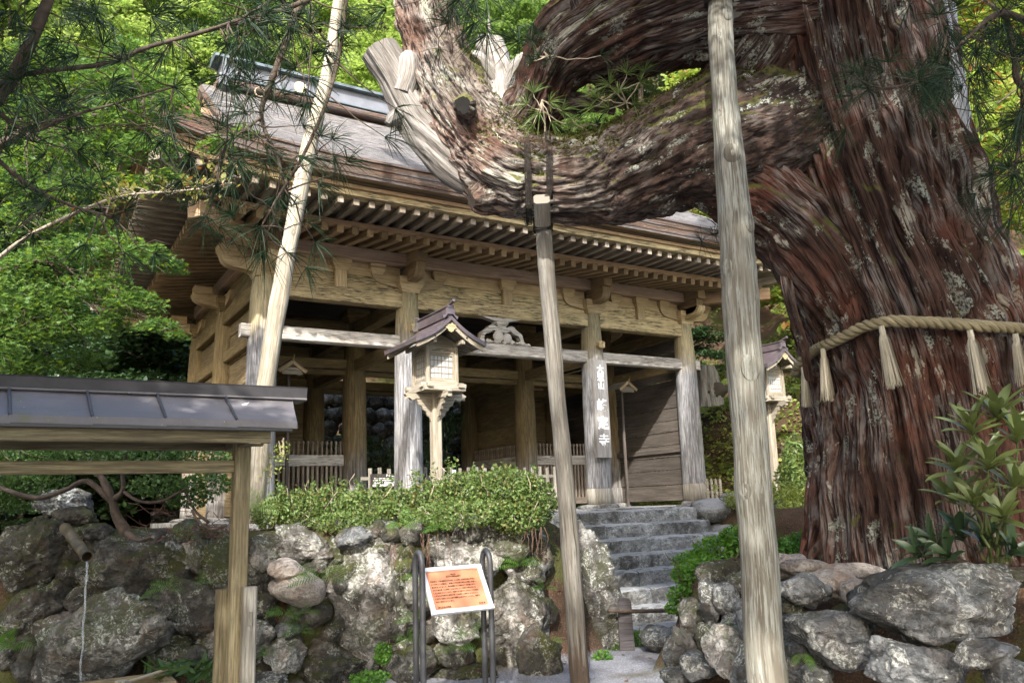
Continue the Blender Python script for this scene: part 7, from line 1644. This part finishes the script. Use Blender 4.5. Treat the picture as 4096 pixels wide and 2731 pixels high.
near_maple('maple with fine green layered leaves reaching under the left eaves', [(-260, 1250, 9.0, 30), (-200, 1000, 9.0, 26), (-140, 800, 8.9, 20), (-60, 660, 8.8, 12), (60, 600, 8.6, 6)],
 [(60, 610, 8.6, 100, 42), (170, 575, 8.5, 100, 42), (270, 565, 8.4, 90, 38), (350, 590, 8.3, 70, 32), (400, 612, 8.3, 40, 20), (110, 680, 8.6, 100, 45), (230, 655, 8.4, 100, 42), (310, 690, 8.3, 80, 36), (360, 745, 8.2, 60, 22), (408, 768, 8.2, 36, 12), (60, 760, 8.7, 90, 40), (160, 745, 8.6, 90, 36), (250, 740, 8.4, 70, 30), (20, 690, 8.8, 80, 50), (120, 830, 9.0, 90, 30), (30, 830, 9.0, 80, 40), (210, 820, 9.1, 60, 30)], 7, 'maple_near', 330, 0.085)
near_maple('bright maple spray above the left end of the roof', [(-310, 1350, 9.4, 32), (-300, 900, 9.4, 30), (-220, 600, 9.3, 26), (-100, 400, 9.2, 18), (60, 300, 9.0, 8)],
 [(110, 140, 9.2, 120, 50), (240, 180, 9.04, 110, 40), (330, 190, 8.96, 90, 40), (290, 260, 8.8, 100, 40), (400, 240, 8.8, 70, 30), (190, 330, 8.96, 120, 46), (340, 335, 8.72, 90, 30), (60, 400, 9.12, 110, 56), (180, 430, 8.96, 100, 40), (300, 420, 8.8, 70, 24), (40, 260, 9.28, 110, 60), (60, 500, 9.04, 110, 40), (180, 500, 8.96, 90, 30), (500, 330, 8.64, 50, 18), (560, 300, 8.64, 40, 14), (120, 250, 9, 100, 40), (260, 330, 8.9, 90, 34), (380, 400, 8.8, 60, 22), (240, 420, 8.9, 80, 30), (120, 460, 9, 90, 34), (300, 120, 9.1, 90, 36), (60, 180, 9.2, 90, 40)], 8, 'maple_near', 300, 0.088)
# bare branch with small yellowing leaves before the eaves corner
rs = np.random.RandomState(61); vb = thing('vine_branch', 'thin pale branch with small yellowing leaves before the left eaves corner', 'branch', at(-380, 1320, 7.6)); mb = MB()
Sv = spline(np.array([at(x, y, d) for x, y, d in ((-380, 1320, 7.6), (-330, 900, 7.4), (-200, 720, 7.1), (-60, 640, 6.8), (0, 590, 6.7), (60, 545, 6.6), (150, 500, 6.5), (240, 462, 6.4), (300, 447, 6.4), (400, 440, 6.3), (470, 432, 6.3), (535, 420, 6.25))]), 60); mb.tube(Sv, np.linspace(0.026, 0.003, 60), 7, True, 0.1, 3)
P = []
for j in range(28, 60):
    for s in range(3):
        e = Sv[j] + RH*rs.randn()*0.09 + UP*(rs.rand()*0.14 - 0.02)*(1 if j > 44 else .6) + FH*rs.randn()*0.10; branchy(mb, Sv[j], e, 0.003, 0.0012, 0.0, 5, 0.12, rs)
        for q in range(4 if j > 42 else 2): P.append(e + rs.randn(3)*0.03)
put('branch', mb.mesh('branch', M['twig_pale'], True), vb); put('leaves', leaves('leaves', np.array(P), 0.042, M['vine_leaf'], OVAL, 0.9, rs=rs), vb)
# crown of the old cedar, above the picture
rs = np.random.RandomState(71); P = []
for q in range(80):
    c = at(1790, -1750, 8.8) + np.array([rs.randn()*2.3, rs.randn()*2.3, rs.randn()*1.4 + 0.6]); P.append(clump_points(c, (.55, .55, .22), 90, rs))
for x, y, d in ((880, -700, 7.8), (850, -900, 8), (1290, -700, 7.7), (1250, -850, 7.8)):
    for q in range(7): P.append(clump_points(at(x, y, d) + rs.randn(3)*0.5, (.45, .45, .2), 90, rs))
for x, y, d, n_, w in ((1400, -330, 6.7, 34, .75), (1420, -420, 5.4, 26, .6), (1800, -380, 5.6, 30, .7), (1650, -420, 6.2, 24, .7)):
    for q in range(n_): c = at(x, y, d) + RH*rs.randn()*w + FH*rs.randn()*w*0.8 + UP*abs(rs.randn())*0.35; P.append(clump_points(c, (.32, .32, .10), 110, rs))
put('crown', leaves('crown', np.concatenate(P), 0.11, M['conifer'], LANCE, 0.8, rs=rs), cedar)
